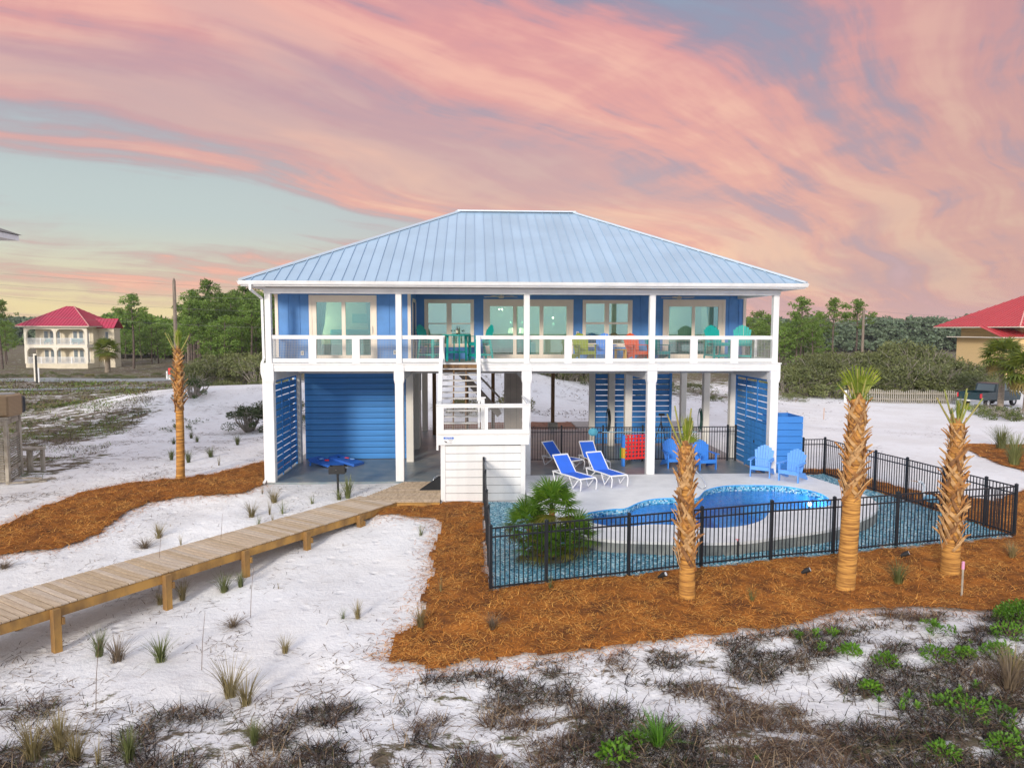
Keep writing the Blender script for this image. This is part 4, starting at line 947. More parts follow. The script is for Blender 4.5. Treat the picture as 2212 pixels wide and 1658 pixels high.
def palm(label, base, top, r0, r1, boots_from, fronds, nb=86):
    """leaning trunk: bare and ringed below, criss-cross boots above, a tied bunch of cut fronds on top"""
    T_ = thing('sabal_palm', label, 'palm tree', base, 0, 'transplanted palms with trimmed crowns')
    b, t = Vector((0,0,-.25)), Vector(top)-Vector(base)
    mb = MB(); pts = []; rr = []
    nseg = 46
    for i in range(nseg+1):
        f = i/nseg; pts.append(b+(t-b)*f+Vector((.03*math.sin(f*3), .02*math.sin(f*4), 0))*(1-f)); rr.append((r0+(r1-r0)*f)*(1+random.uniform(-.014,.014))*(1.10 if f < .05 else 1)*(.92 if f > boots_from else 1))
    mb.tube(pts, rr, 20); mb.build('trunk', TRUNK, T_, True)
    # fibrous neck
    mb = MB(); ax = (t-b).normalized(); f0 = .88
    mb.tube([b+(t-b)*f for f in (f0, .93, .98, 1.03)], [r1*.96, r1*.90, r1*.74, r1*.4], 14); sh = mb.build('fibre_sheath', FIBRE, T_, True)
    mb = MB()
    for q in range(90):
        a = random.uniform(0, 6.283); f = random.uniform(.86, 1.0); c = b+(t-b)*f+Vector((math.cos(a), math.sin(a), 0))*r1*.9; e = c+Vector((math.cos(a)*random.uniform(.02,.10), math.sin(a)*random.uniform(.02,.10), random.uniform(-.16,.10))); s_ = Vector((-math.sin(a), math.cos(a), 0))*.006
        mb.raw([c-s_, c+s_, e+s_*.4, e-s_*.4], [(0,1,2,3)])
    o = mb.build('loose_fibre', BOOT2, sh); o['kind'] = 'stuff'
    ga = R(137.5)
    for k in range(nb):
        f = boots_from+(.985-boots_from)*(k+.5)/nb; c = b+(t-b)*f; a = k*ga+.3
        rad = (r0+(r1-r0)*f)*(.95+.06*(k % 2))
        o = link('boot', random.choice(BOOTM[k % 2]), T_, c+Vector((math.cos(a)*rad, math.sin(a)*rad, 0)), (random.uniform(-.30,.14), random.uniform(-.18,.18), a-math.pi/2+random.uniform(-.15,.15)))
        if random.random() < .06: bpy.data.objects.remove(o); continue
        s = random.uniform(.82, 1.36)*(.62+.38*r0/.2)*(1 if f < .8 else .8); o.scale = (s, s*random.uniform(.8,1.25), s)
    topz = b+(t-b)*.985
    for j, (dx, dy, h, leaf, sc) in enumerate(fronds):
        e = topz+Vector((dx, dy, h)); mb = MB()
        st = topz+Vector((dx*.08, dy*.08, -.1)); mid = (st+e)/2+Vector((dx*.06, dy*.06, .03))
        mb.tube([st, mid, e], [.026, .02, .015], 6); fr = mb.build('frond', PETI, T_, True)
        if leaf:
            lo = link('leaf', leaf, fr, st+(e-st)*(.3 if sc > .56 else .75)); d = (e-st).normalized()
            xa = (Vector((1,0,0))-d*d.x).normalized(); ya = d.cross(xa); mm = Matrix((xa, ya, d)).transposed(); lo.rotation_euler = mm.to_euler(); lo.rotation_euler.rotate_axis('Z', random.uniform(-.45,.45)); lo.scale = (sc,)*3
    return T_
LCUT = fan_leaf(FROND, 24, 42, 1.0, .05, 1, cut=.72, fold=.6, w=.042)
LNAR = fan_leaf(FROND, 14, 13, 1.0, .04, 2, cut=.86, fold=.5, w=.04)
LHALF = fan_leaf(FROND, 14, 70, .55, .2, 3, w=.02)
LSML = fan_leaf(FROND2, 7, 60, .5, .3, 4, w=.018)
palm('slender palm trunk standing alone in the straw bed left of the house', (-3.65,1.55,-.1), (-3.58,1.55,4.38), .148, .118, .56,
     [(.0,0,.75,LNAR,.85),(.06,.03,.7,LNAR,.8),(-.05,-.03,.6,LNAR,.6),(-.36,.1,.62,None,0),(.40,0,.58,None,0),(.06,-.1,.55,LNAR,.5),(-.42,0,.65,LSML,.35)], 92)
palm('palm in front of the pool fence with orange fibre neck, nearest the fan palm', (11.12,-9.95,-.36), (11.02,-9.95,2.78), .17, .125, .286,
     [(.02,0,.6,LNAR,.72),(.08,.05,.6,LNAR,.7),(.12,-.05,.55,LHALF,.62),(-.42,-.1,.70,None,0),(-.21,.1,.84,None,0),(.14,.1,.6,LNAR,.6),(-.03,-.04,.6,LNAR,.7),(.1,.0,.8,None,0)], 120)
palm('leaning palm with a spread green fan, middle of the three beside the fence', (14.60,-9.65,-.36), (14.82,-9.5,3.66), .195, .155, .515,
     [(-.05,0,.7,LCUT,.92),(.12,.06,.66,LCUT,.88),(-.30,0,.52,LHALF,.5),(.32,0,.62,None,0),(.42,.1,.56,None,0),(-.45,.05,.40,LSML,.5),(.1,-.1,.52,LHALF,.5),(-.22,-.1,.42,LSML,.6),(.2,-.12,.35,LSML,.6)], 120)
palm('rightmost palm by the fence corner with stubby cut fronds', (17.44,-8.87,-.34), (17.48,-8.82,3.05), .20, .135, .25,
     [(0,0,.55,LNAR,.72),(.05,.04,.5,LNAR,.7),(-.30,.05,.80,None,0),(.22,.05,.82,None,0),(.56,0,.60,None,0),(-.50,0,.62,None,0),(.13,-.1,.74,None,0),(-.22,-.1,.4,LSML,.5),(.2,-.05,.5,LHALF,.4),(-.05,-.1,.5,LNAR,.6)], 130)

# ------------------------------------------------------------ fan palm in the gravel
LF = [fan_leaf(leafmat('fan_palm_leaf', (.05, .15, .012), (.20, .33, .03), .35), 17, 115, .46, .22, s, w=.02) for s in (11, 12)]
LFY = fan_leaf(leafmat('fan_palm_leaf_old', (.10, .11, .015), (.22, .19, .03), .3), 15, 105, .42, .35, 13, w=.02)
FP = thing('fan_palm', 'bushy green fan palm growing in the blue glass gravel', 'palm', (8.6,-7.35,-.25))
def fan_cluster(root, cx, cy, z0, h, n, r_, lo=-.5):
    mb = MB(); mb.tube([(cx*.4,cy*.4,z0), (cx*.8,cy*.8,z0+h*.6), (cx,cy,z0+h)], [.10, .085, .07], 10); mb.build('trunk', FIBRE, root, True)
    for k in range(n):
        a = k*R(137.5); el = R(80)-(R(80)-R(lo*60))*((k+.5)/n)
        d = Vector((math.cos(a)*math.cos(el), math.sin(a)*math.cos(el), math.sin(el))); st = Vector((cx,cy,z0+h)); e = st+d*r_*random.uniform(.45,.6)
        mb = MB(); mb.tube([st, (st+e)/2+Vector((0,0,.03)), e], [.010, .008, .006], 5); fr = mb.build('frond', FROND2, root)
        lo_ = link('leaf', (LFY if k > n*.75 else random.choice(LF)), fr, e); q = d.to_track_quat('Z', 'Y'); lo_.rotation_euler = q.to_euler(); s = r_*random.uniform(.9, 1.15)/.8; lo_.scale = (s, s, s)
fan_cluster(FP, 0.02, .05, 0, 1.08, 36, .82, -.4); fan_cluster(FP, -.55, -.05, 0, .66, 28, .74, -.5); fan_cluster(FP, .55, -.15, 0, .38, 26, .72, -.4); fan_cluster(FP, .0, -.5, 0, .25, 22, .7, -.3); fan_cluster(FP, -.35, -.4, 0, .2, 18, .66, -.3)
mb = MB(); mb.lathe([(.62,-.06),(.60,.03),(.45,.06),(.0,.07)], 28); mb.build('planting_mound', mat('damp_soil', (.10,.10,.08), .95, var=.3), FP)
# ------------------------------------------------------------ chairs
def adirondack(name, label, m, loc, rz, tall=False, group=None):
    """front faces local -Y; seat slats, fan back, arms, legs"""
    T_ = thing(name, label, 'chair', loc, rz, group)
    zs = .60 if tall else .30; W = .29
    mb = MB()
    for k in range(5):
        t = k/4; y = -.30+.50*t; z = zs+.06-(.0 if tall else .13)*t; mb.bbox(-W, W, y-.052, y+.052, z-.012, z+.012, .004)
    mb.box(-W, W, -.365, -.345, zs-.05, zs+.065); mb.build('seat', m, T_)
    mb = MB(); n = 7
    for k in range(n):
        u = (k-(n-1)/2)/((n-1)/2); bx = u*.215; tx = u*.30; hh = (.80-.16*u*u)
        b0 = Vector((bx, .20, zs-.06)); d = Vector((tx-bx, .26, .82)).normalized(); e = b0+d*hh; wd = Vector((1,0,0))
        mb.slab([b0-wd*.033, b0+wd*.033, e+wd*.043-d*(.02 if u > 0 else 0), e-wd*.043-d*(.02 if u < 0 else 0)], Vector((0,.018,-.005)))
    mb.bar((-.26,.30,zs+.22), (.26,.30,zs+.22), .03, .06); mb.build('backrest', m, T_)
    for s in (-1, 1):
        mb = MB(); mb.slab([(s*.26,-.40,zs+.27),(s*.40,-.40,zs+.27),(s*.40,-.05,zs+.27),(s*.33,.36,zs+.27),(s*.27,.36,zs+.27)], (0,0,.022)); mb.build('arm', m, T_)
        mb = MB(); mb.box(s*.31-.016, s*.31+.016, -.34, -.24, 0, zs+.268); mb.build('leg', m, T_)
        mb = MB()
        if tall: mb.bar((s*.30,.22,zs+.26), (s*.31,.36,0), .03, .08, (0,1,0)); mb.bar((s*.31,-.3,.22), (s*.31,.33,.22), .026, .06)
        else: mb.slab([(s*.30,-.30,zs+.03),(s*.30,-.30,zs-.09),(s*.30,.44,0),(s*.30,.56,0),(s*.30,.30,zs-.06)], (.028*s,0,0))
        mb.build('leg', m, T_)
    if tall: mb = MB(); mb.bar((-.31,-.36,.2), (.31,-.36,.2), .03, .07); mb.build('footrest', m, T_)
    return T_
zc = DECKZ(-1)+.001
adirondack('adirondack_chair', 'pale blue adirondack chair on the pool deck beside the white post', BLUECH2, (16.54,-.54,DECKZ(-.8)), R(-33))
adirondack('adirondack_chair', 'pale blue adirondack chair in front of the blue bin enclosure', BLUECH2, (17.26,-1.27,DECKZ(-1.3)), R(-45))
adirondack('adirondack_chair', 'blue adirondack chair under the house partly behind a palm', BLUECH, (14.2,1.95,0), R(4))
adirondack('adirondack_chair', 'blue adirondack chair under the house by the fence end post', BLUECH, (15.28,1.65,0), R(6))
zp = ZD+.001
adirondack('adirondack_chair', 'lime green adirondack chair on the upper porch', LIME, (10.72,1.45,zp), R(14))
adirondack('adirondack_chair', 'blue adirondack chair on the porch next to the lime green one', BLUECH, (11.48,1.5,zp), R(-8))
adirondack('adirondack_chair', 'bright orange adirondack chair on the upper porch', ORANGE, (12.62,1.4,zp), R(20))
adirondack('adirondack_chair', 'low teal adirondack chair on the porch right of the orange one', mat('dark_teal_plastic', (.0, .24, .25), .5), (13.38,1.4,zp), R(16))
adirondack('bar_chair', 'tall teal bar chair at the left of the bistro table', TEAL, (5.2,1.75,zp), R(62), True)
adirondack('bar_chair', 'tall teal bar chair at the right of the bistro table', TEAL, (7.0,1.75,zp), R(-68), True)
adirondack('bar_chair', 'tall teal bar chair on the porch in front of the right sliding door', TEAL, (15.55,1.35,zp), R(14), True)
adirondack('bar_chair', 'tall teal bar chair at the right end of the porch', TEAL, (16.45,1.3,zp), R(-20), True)
t = thing('bar_table', 'tall teal round table with a bottle on it on the porch', 'table', (6.15,1.55,zp))
mb = MB(); mb.lathe([(.50,.90),(.52,.91),(.52,.935),(.50,.945)], 28); mb.build('tabletop', TEAL, t)
for k in range(4):
    a = k*math.pi/2+.3; mb = MB(); mb.bar((math.cos(a)*.33,math.sin(a)*.33,.9), (math.cos(a)*.36,math.sin(a)*.36,0), .08, .03, (-math.sin(a),math.cos(a),0)); mb.build('leg', TEAL, t)
mb = MB(); mb.bar((-.33,-.1,.32), (.33,.1,.32), .03, .06); mb.bar((-.1,.33,.32), (.1,-.33,.32), .03, .06); mb.build('stretcher', TEAL, t)
t = thing('wine_bottle', 'dark wine bottle with a pale label on the teal table', 'bottle', (6.17,1.45,zp+.946))
mb = MB(); mb.lathe([(.036,0),(.038,.01),(.038,.19),(.030,.215),(.014,.24),(.014,.31),(.016,.312)], 14); mb.build('bottle_body', mat('dark_bottle_glass', (.015, .012, .01), .1), t, True)
mb = MB(); mb.lathe([(.0385,.05),(.0386,.055),(.0386,.135),(.0385,.14)], 14); mb.build('bottle_label', mat('paper_label', (.7, .62, .45), .8), t)
for x, lb in ((5.98,'red wine glass left of the bottle on the teal table'), (6.36,'red wine glass right of the bottle on the teal table')):
    t = thing('wine_glass', lb, 'glass', (x,1.45,zp+.946))
    mb = MB(); mb.lathe([(.032,0),(.033,.003),(.005,.008),(.004,.09),(.02,.10),(.036,.13),(.036,.16),(.03,.19)], 14); mb.build('glass_bowl', WINEGL, t, True)
    mb = MB(); mb.lathe([(.012,.105),(.031,.128),(.033,.15),(.0,.151)], 12); mb.build('wine', mat('red_wine', (.05, .005, .01), .1), t)
t = thing('side_table', 'small yellow side table between the blue and orange porch chairs', 'table', (11.98,1.25,zp))
mb = MB(); mb.bbox(-.22, .22, -.2, .2, .40, .44, .008); mb.build('tabletop', YELLOW, t)
for sx in (-1, 1):
    for sy in (-1, 1): mb = MB(); mb.box(sx*.18-.03, sx*.18+.03, sy*.16-.03, sy*.16+.03, 0, .40); mb.build('leg', YELLOW, t)
# loungers
WHPL = mat('white_plastic', (.78, .79, .80), .45)
def lounger(label, head, foot, z, lift=.62):
    h, f = Vector((*head, 0)), Vector((*foot, 0)); d = f-h; rz = math.atan2(d.y, d.x)+math.pi/2
    T_ = thing('sun_lounger', label, 'sun lounger', (f.x, f.y, z), rz, 'blue sling sun loungers')
    # local: foot at y=0, head towards +Y
    mb = MB(); mb.raw([(-.27,.03,.37),(.27,.03,.37),(.27,1.12,.35),(-.27,1.12,.35)], [(0,1,2,3)]); mb.raw([(-.27,.03,.36),(.27,.03,.36),(.27,1.12,.34),(-.27,1.12,.34)], [(3,2,1,0)]); mb.build('seat_sling', SLING, T_)
    by, bz = 1.12+.72*math.cos(lift*1.25), .35+.72*math.sin(lift*1.25)
    mb = MB(); mb.slab([(-.265,1.12,.35),(.265,1.12,.35),(.265,by,bz),(-.265,by,bz)], (0,.004,-.008)); bs_ = mb.build('back_sling', SLING, T_)
    mb = MB()
    for s in (-.285, .285): mb.tube([(s,1.12,.345),(s,by,bz)], .018, 6)
    mb.tube([(-.285,by,bz),(.285,by,bz)], .028, 8); mb.build('back_frame', WHPL, bs_, True)
    mb = MB()
    for s in (-.29, .29): mb.tube([(s,0.02,.36),(s,.6,.36),(s,1.15,.34),(s,1.62,.34)], .024, 8)
    mb.tube([(-.29,.01,.36),(.29,.01,.36)], .026, 8); mb.tube([(-.29,1.62,.34),(.29,1.62,.34)], .02, 8); mb.build('side_frame', WHPL, T_, True)
    for s in (-.29, .29):
        for pts in ([(s,.0,.35),(s,-.06,.27),(s,-.02,.0)], [(s,.62,.35),(s,.42,.05),(s,.36,.0),(s,.12,.30)], [(s,1.0,.33),(s,1.38,.06),(s,1.46,.02),(s,1.60,.33)]):
            if pts[0][1] == .62: pts = [(s,.62,.35),(s,.40,.02),(s,.10,.33)]
            mb = MB(); mb.tube(pts, .020, 6); mb.build('leg', WHPL, T_, True)
    return T_
lounger('blue sun lounger on the pool deck nearest the fan palm', (9.5,-.75), (10.28,-2.42), DECKZ(-2.4)+.022)
lounger('blue sun lounger on the pool deck, right one of the front pair', (10.78,-.55), (11.33,-2.05), DECKZ(-2)+.022)
lounger('blue sun lounger under the house behind the fan palm lounger', (9.55,2.65), (10.52,1.35), .022)
lounger('blue sun lounger under the house, behind the front right lounger', (11.0,2.75), (11.35,1.05), .022)
# four-in-a-row game
t = thing('giant_game', 'giant red four-in-a-row game frame with round holes', 'game', (12.32,2.15,0), R(14))
mb = MB(); nc, nr, cs = 7, 6, .145; x0, z0 = .08, .30
for i in range(nc):
    for j in range(nr):
        cx, cz = x0+(i+.5)*cs, z0+(j+.5)*cs; h = cs/2; r_ = .052; n = 16; oct_ = [(cx+r_*math.cos(2*math.pi*q/n), cz+r_*math.sin(2*math.pi*q/n)) for q in range(n)]
        sq = []
        for q in range(n):
            a = 2*math.pi*q/n; s = h/max(abs(math.cos(a)), abs(math.sin(a))); sq.append((cx+s*math.cos(a), cz+s*math.sin(a)))
        for yy, yo in ((-.03, 0), (.03, 0)):
            vs = [(a, yy, b) for a, b in oct_]+[(a, yy, b) for a, b in sq]; mb.raw(vs, [(q,(q+1)%n,n+(q+1)%n,n+q) for q in range(n)])
        vs = [(a, -.03, b) for a, b in oct_]+[(a, .03, b) for a, b in oct_]; mb.raw(vs, [(q,(q+1)%n,n+(q+1)%n,n+q) for q in range(n)])
W_ = nc*cs; mb.box(x0-.02, x0, -.03, .03, z0, z0+nr*cs); mb.box(x0+W_, x0+W_+.02, -.03, .03, z0, z0+nr*cs); mb.box(x0-.02, x0+W_+.02, -.032, .032, z0-.05, z0); mb.build('game_board', REDP, t)
for x in (.03, x0+W_+.05):
    mb = MB(); mb.bbox(x-.045, x+.045, -.07, .07, 0, .30, .008); l = mb.build('leg', BLUECH, t)
    mb = MB(); mb.bbox(x-.05, x+.05, -.075, .075, .301, .70, .008); mb.build('leg_block', YELLOW, l)
    mb = MB(); mb.bbox(x-.045, x+.045, -.07, .07, .701, 1.18, .008); mb.build('leg_block', BLUECH, l)
    mb = MB(); mb.box(x-.045, x+.045, .08, .2, .28, .66); mb.build('leg_block', GREENP, l)
# cornhole boards and bags
def cornhole(label, x, y, rz):
    T_ = thing('cornhole_board', label, 'game board', (x,y,0), rz)
    mb = MB(); n = 16; cx, cy, r_ = 0, .95, .075
    P = lambda a, b: (a, b, .09+.20*b/1.2)
    circ = [P(cx+r_*math.cos(2*math.pi*q/n), cy+r_*math.sin(2*math.pi*q/n)) for q in range(n)]; sq = []
    for q in range(n):
        a = 2*math.pi*q/n; s = .25/max(abs(math.cos(a)), abs(math.sin(a))); sq.append(P(max(-.3,min(.3,cx+s*1.2*math.cos(a))), cy+s*math.sin(a)))
    mb.raw(circ+sq, [(q,(q+1)%n,n+(q+1)%n,n+q) for q in range(n)])
    mb.raw([P(-.3,0),P(.3,0),P(.3,.7),P(-.3,.7)], [(0,1,2,3)])
    mb.build('board_top', mat('cornhole_blue', (.03, .16, .62), .45), T_)
    mb = MB()
    for s in (-.3, .285): mb.slab([(s,0,.0),(s,0,.085),(s,1.2,.285),(s,1.2,.17)], (.015,0,0))
    mb.box(-.3, .3, 0, .015, 0, .085); mb.slab([(-.3,1.19,.17),(.3,1.19,.17),(.3,1.19,.28),(-.3,1.19,.28)], (0,.012,0)); mb.build('frame', mat('cornhole_blue_side', (.03, .14, .55), .5), T_)
    for s in (-.26, .26): mb = MB(); mb.bar((s,1.1,.2), (s,1.16,0), .04, .05, (0,1,0)); mb.build('leg', BLUECH, T_)
    return T_
cornhole('blue cornhole board lying left under the house by the slatted screen', 1.75, 2.35, R(58))
cornhole('blue cornhole board lying right, nearer the boarded wall', 2.45, 2.75, R(62))
def bag(label, x, y, z, m):
    mb = MB(); bm = bmesh.new(); bmesh.ops.create_cube(bm, size=1); bmesh.ops.subdivide_edges(bm, edges=bm.edges[:], cuts=3, use_grid_fill=True)
    for v in bm.verts:
        r_ = max(abs(v.co.x), abs(v.co.y))*2; v.co = Vector((v.co.x*.15, v.co.y*.15, v.co.z*.05*(1.15-r_*.75)))
    bm.verts.index_update(); mb.raw([v.co[:] for v in bm.verts], [[v.index for v in f.verts] for f in bm.faces]); bm.free()
    o = mb.build('bean_bag', m, None, True); o.location = (x,y,z); o.rotation_euler = (.1, .05, random.uniform(0,1.5)); tag(o, label, 'bean bag')
LBL = mat('light_blue_cloth', (.22, .45, .8), .9)
bag('red bean bag on the left cornhole board', 1.28, 2.62, .235, REDP); bag('light blue bean bag on the left cornhole board', 1.05, 2.72, .27, LBL)
bag('red bean bag on the right cornhole board', 1.95, 3.05, .24, REDP); bag('light blue bean bag on the right cornhole board', 2.15, 2.98, .21, LBL)
# park grill
gz0 = float(ground_z(2.4,-1.35)[0])
t = thing('park_grill', 'black park grill on a post in the sand before the slab', 'grill', (2.42,-1.3,gz0))
mb = MB(); mb.tube([(0,0,-.2),(0,0,.66)], .035, 10); mb.build('post', BLACKIRON, t, True)
mb = MB(); 
for a in ((-.25,.25,-.2,-.19,.66,.9),(-.25,.25,.19,.2,.66,.86),(-.25,-.24,-.19,.19,.66,.88),(.24,.25,-.19,.19,.66,.88),(-.25,.25,-.2,.2,.65,.66)): mb.box(*a)
mb.build('firebox', BLACKIRON, t)
mb = MB()
for k in range(9): mb.box(-.24, .24, -.18+k*.045, -.172+k*.045, .83, .84)
mb.build('grate', BLACKIRON, t)
mb = MB(); mb.tube([(.25,-.1,.84),(.36,-.1,.84)], .012, 6); mb.tube([(.0,-.2,.80),(.0,-.26,.80)], .012, 6); mb.build('handle', STEEL, t)
# notice sign
t = thing('notice_sign', 'blue and white NOTICE sign on the white stair landing', 'sign', (6.005,-2.822,1.79))
mb = MB(); mb.box(-.155, .155, -.006, 0, -.11, .11); mb.build('sign_panel', mat('sign_white', (.8, .8, .8), .5), t)
mb = MB(); mb.box(-.15, .15, -.009, -.0065, .045, .105); mb.build('sign_band', mat('sign_blue', (.02, .14, .55), .5), t)
def text(s, size, loc, m, par, name='lettering'):
    c = bpy.data.curves.new(name, 'FONT'); c.body = s; c.size = size; c.align_x = 'CENTER'; c.align_y = 'CENTER'; c.extrude = .0008
    o = bpy.data.objects.new(name, c); COL.objects.link(o)
    bpy.context.view_layer.update(); dg = bpy.context.evaluated_depsgraph_get(); me = bpy.data.meshes.new_from_object(o.evaluated_get(dg)); bpy.data.objects.remove(o)
    me.materials.clear(); me.materials.append(m); return link(name, me, par, loc, (R(90),0,0))
text('NOTICE', .058, (0,-.0105,.075), mat('sign_letter_white', (.85,.85,.85), .5), t)
for k, (s, z) in enumerate((('24 HOUR', .018), ('VIDEO', -.022), ('SURVEILLANCE', -.075))): text(s, .034 if k < 2 else .032, (.06 if k < 2 else 0,-.0075,z), mat('sign_ink', (.02,.02,.03), .5), t)
mb = MB(); mb.slab([(-.125,-.0075,-.005),(-.045,-.0075,-.03),(-.052,-.0075,-.055),(-.132,-.0075,-.03)], (0,-.001,0)); mb.box(-.10, -.085, -.0085, -.0075, -.055, -.03); mb.build('camera_symbol', mat('sign_ink', (.02,.02,.03), .5), t)
# bin enclosure
t = thing('bin_enclosure', 'bright blue boarded bin enclosure beside the right white post', 'enclosure', (17.28,.1,0))
hb = lambda n_, ln, x, y, ax: hboards(n_, t, x, x+ln, y, .0, 2.1, .218, .014, BLUEBOX, axis=ax)
hboards('board', t, 0, .95, 0, .02, 2.1, .218, .014, BLUEBOX); hboards('board', t, 0, .95, 1.2, .02, 2.1, .218, .014, BLUEBOX)
hboards('board', t, .02, 1.18, .94, .02, 2.1, .218, .014, BLUEBOX, axis='y'); 
for x, y in ((.03,.03),(.90,.03),(.90,1.16),(.03,1.16)): mb = MB(); mb.box(x-.03, x+.03, y-.005+.02, y+.05, -.2, 2.1); mb.build('corner_post', BLUEBOX, t)
# ceiling fans
def fan(label, x, y):
    T_ = thing('ceiling_fan', label, 'ceiling fan', (x,y,6.424)); mw_ = mat('fan_cream', (.62, .56, .48), .5)
    mb = MB(); mb.lathe([(.06,0),(.06,-.03),(.02,-.04),(.02,-.10),(.10,-.115),(.11,-.17),(.06,-.20)], 16); mb.build('motor', mw_, T_, True)
    for k in range(5):
        a = k*2*math.pi/5+.35; d = Vector((math.cos(a), math.sin(a), 0)); s = Vector((-d.y, d.x, .12))
        mb = MB(); mb.slab([d*.1-s*.035+Vector((0,0,-.14)), d*.62-s*.065+Vector((0,0,-.14)), d*.64+s*.05+Vector((0,0,-.14)), d*.1+s*.035+Vector((0,0,-.14))], (0,0,-.01)); mb.build('blade', mw_, T_)
fan('cream ceiling fan on the porch above the bistro table side', 7.75, 1.8); fan('cream ceiling fan on the porch before the right sliding door', 14.25, 1.8)
# pool rail
t = thing('pool_handrail', 'bent stainless steel handrail at the pool edge behind the palm', 'handrail', (13.85,-2.0,DECKZ(-2)))
mb = MB(); mb.tube([(-.5,.35,.0),(-.5,.35,.75),(-.44,.30,.83),(-.3,.2,.80),(.05,-.25,.35),(.14,-.38,.16),(.12,-.42,.06),(.04,-.36,-.02),(-.15,-.1,.12),(-.5,.35,.28)], .021, 10); mb.build('rail_tube', STEEL, t, True)
# heron statue
t = thing('heron_statue', 'light blue metal heron statue in the gravel by the right fence', 'statue', (19.5,-4.9,-.28))
HER = mat('heron_blue', (.20, .45, .62), .4, var=.3, vscale=9); HERW = mat('heron_white', (.7, .76, .8), .4)
mb = MB(); mb.tube([(.42,.1,.50),(.28,.06,.60),(.1,.02,.66),(-.06,-.02,.70),(-.12,-.03,.76)], [.012,.075,.115,.09,.045], 12); mb.build('body', HER, t, True)
mb = MB(); mb.tube([(-.10,-.03,.72),(-.16,-.04,.86),(-.12,-.04,1.0),(-.20,-.06,1.13),(-.30,-.08,1.17),(-.36,-.09,1.16)], [.045,.032,.026,.028,.034,.018], 10); mb.build('neck', HERW, t, True)
mb = MB(); mb.tube([(-.35,-.09,1.165),(-.62,-.14,1.22)], [.014,.003], 8); mb.build('beak', mat('beak_tan', (.5,.3,.18), .5), t, True)
for s in (-.03, .04): mb = MB(); mb.tube([(.12,s,.62),(.13,s,.30),(.1,s,.0),(.02,s-.02,-.04)], .010, 6); mb.build('leg', BLACKIRON, t, True)
# landscape spotlights
def spot(label, x, y, a):
    z = float(strawz2(np.array([x]), np.array([y]))[0])
    T_ = thing('garden_spotlight', label, 'spotlight', (x,y,z), a, 'black garden spotlights in the straw')
    mb = MB(); mb.tube([(0,0,-.1),(0,0,.10)], .012, 6); mb.build('spike', BLACKIRON, T_)
    mb = MB(); mb.tube([(-.10,0,.03),(-.02,0,.09),(.07,0,.14)], [.028,.05,.056], 12); h = mb.build('lamp_head', BLACKIRON, T_, True)
    mb = MB(); d = Vector((.09,0,.05)).normalized(); mb.tube([Vector((.072,0,.1412)), Vector((.074,0,.1424))], .045, 12); mb.build('lens', mat('lamp_lens', (.75,.78,.8), .3), h)
spot('black garden spotlight left of the palm with orange neck', 10.85, -9.05, R(-40)); spot('black garden spotlight left of the leaning middle palm', 14.1, -8.95, R(-30)); spot('black garden spotlight left of the rightmost palm', 16.95, -8.0, R(-30))
# survey stake
z = float(strawz2(np.array([16.74]), np.array([-10.25]))[0])
t = thing('survey_stake', 'wooden survey stake with a pink top in the straw', 'stake', (16.74,-10.25,z))
mb = MB(); mb.box(-.018, .018, -.008, .008, -.15, .58); mb.build('stake_shaft', OLDWOOD, t)
mb = MB(); mb.box(-.024, .024, -.012, .012, .56, .72); mb.build('ribbon', mat('pink_tape', (.75,.35,.55), .6), t)
# wedge mat by the stair box, hose bibb on the deck, shower post
t = thing('rubber_ramp', 'black rubber ramp folded against the white stair box', 'ramp', (5.45,-1.1,.005))
mb = MB(); mb.slab([(-.42,-.45,.0),(.25,-.45,.0),(.25,.25,.34)], (0,.03,.02)); mb.build('panel', BLACKIRON, t); mb = MB(); mb.tube([(-.02,0,.2),(.02,.02,.31),(.14,.1,.36),(.24,.18,.33)], .012, 6); mb.build('handle', STEEL, t, True)
t = thing('water_spigot', 'small brass and black water spigot in front of the pool deck', 'spigot', (13.0,-7.72,-.25))
mb = MB(); mb.tube([(0,0,-.1),(0,0,.36)], .016, 8); mb.tube([(0,0,.34),(0,-.09,.34),(0,-.11,.29)], .014, 8); mb.build('pipe', BLACKIRON, t); mb = MB(); mb.bar((-.05,0,.40), (.05,0,.40), .012, .012); mb.bar((0,0,.36), (0,0,.40), .01, .01, (0,1,0)); mb.build('valve_handle', REDP, t)
# under-house gear: hoses on columns, pool net on the fence, tripod
def hose(label, x, y, z, m, n=5):
    mb = MB()
    for k in range(n):
        pts = [(x+(.055+.012*k)*math.cos(a)+.008*k, y-.16-.012*k, z+(.36+.04*k)*math.sin(a)-.1) for a in np.linspace(0, 2*math.pi, 17)[:-1]]; mb.tube(pts, .014, 5, closed=True)
    tag(mb.build('garden_hose', m, None, True), label, 'hose')
HOSEK = mat('black_hose', (.015,.02,.02), .5); HOSEG = mat('green_hose', (.01,.06,.045), .5)
hose('black garden hose coiled on the ivory column under the house', 12.62, 6.98, 1.25, HOSEK); hose('dark green garden hose hanging on the column behind the fence', 16.72, 6.98, 1.25, HOSEG)
t = thing('pool_net', 'light blue pool skimmer net on a long pole resting on the fence', 'pool net', (11.4,3.04,1.15))
mb = MB(); mb.tube([(.3,0,.02),(4.0,-.02,.0)], .014, 6); mb.build('pole', mat('net_pole', (.35,.55,.65), .4), t); mb = MB(); mb.tube([(-.05+.17*math.cos(a),0,.02+.14*math.sin(a)) for a in np.linspace(0,2*math.pi,13)[:-1]], .018, 6, closed=True); nf = mb.build('net_frame', mat('net_blue', (.08,.42,.62), .5), t, True)
mb = MB(); mb.lathe([(.16,0),(.12,.05),(.04,.08)], 12); o = mb.build('net_bag', mat('net_cloth', (.10,.40,.55), .9), nf); o.rotation_euler = (R(90),0,0); o.location = (-.05,0,.02)
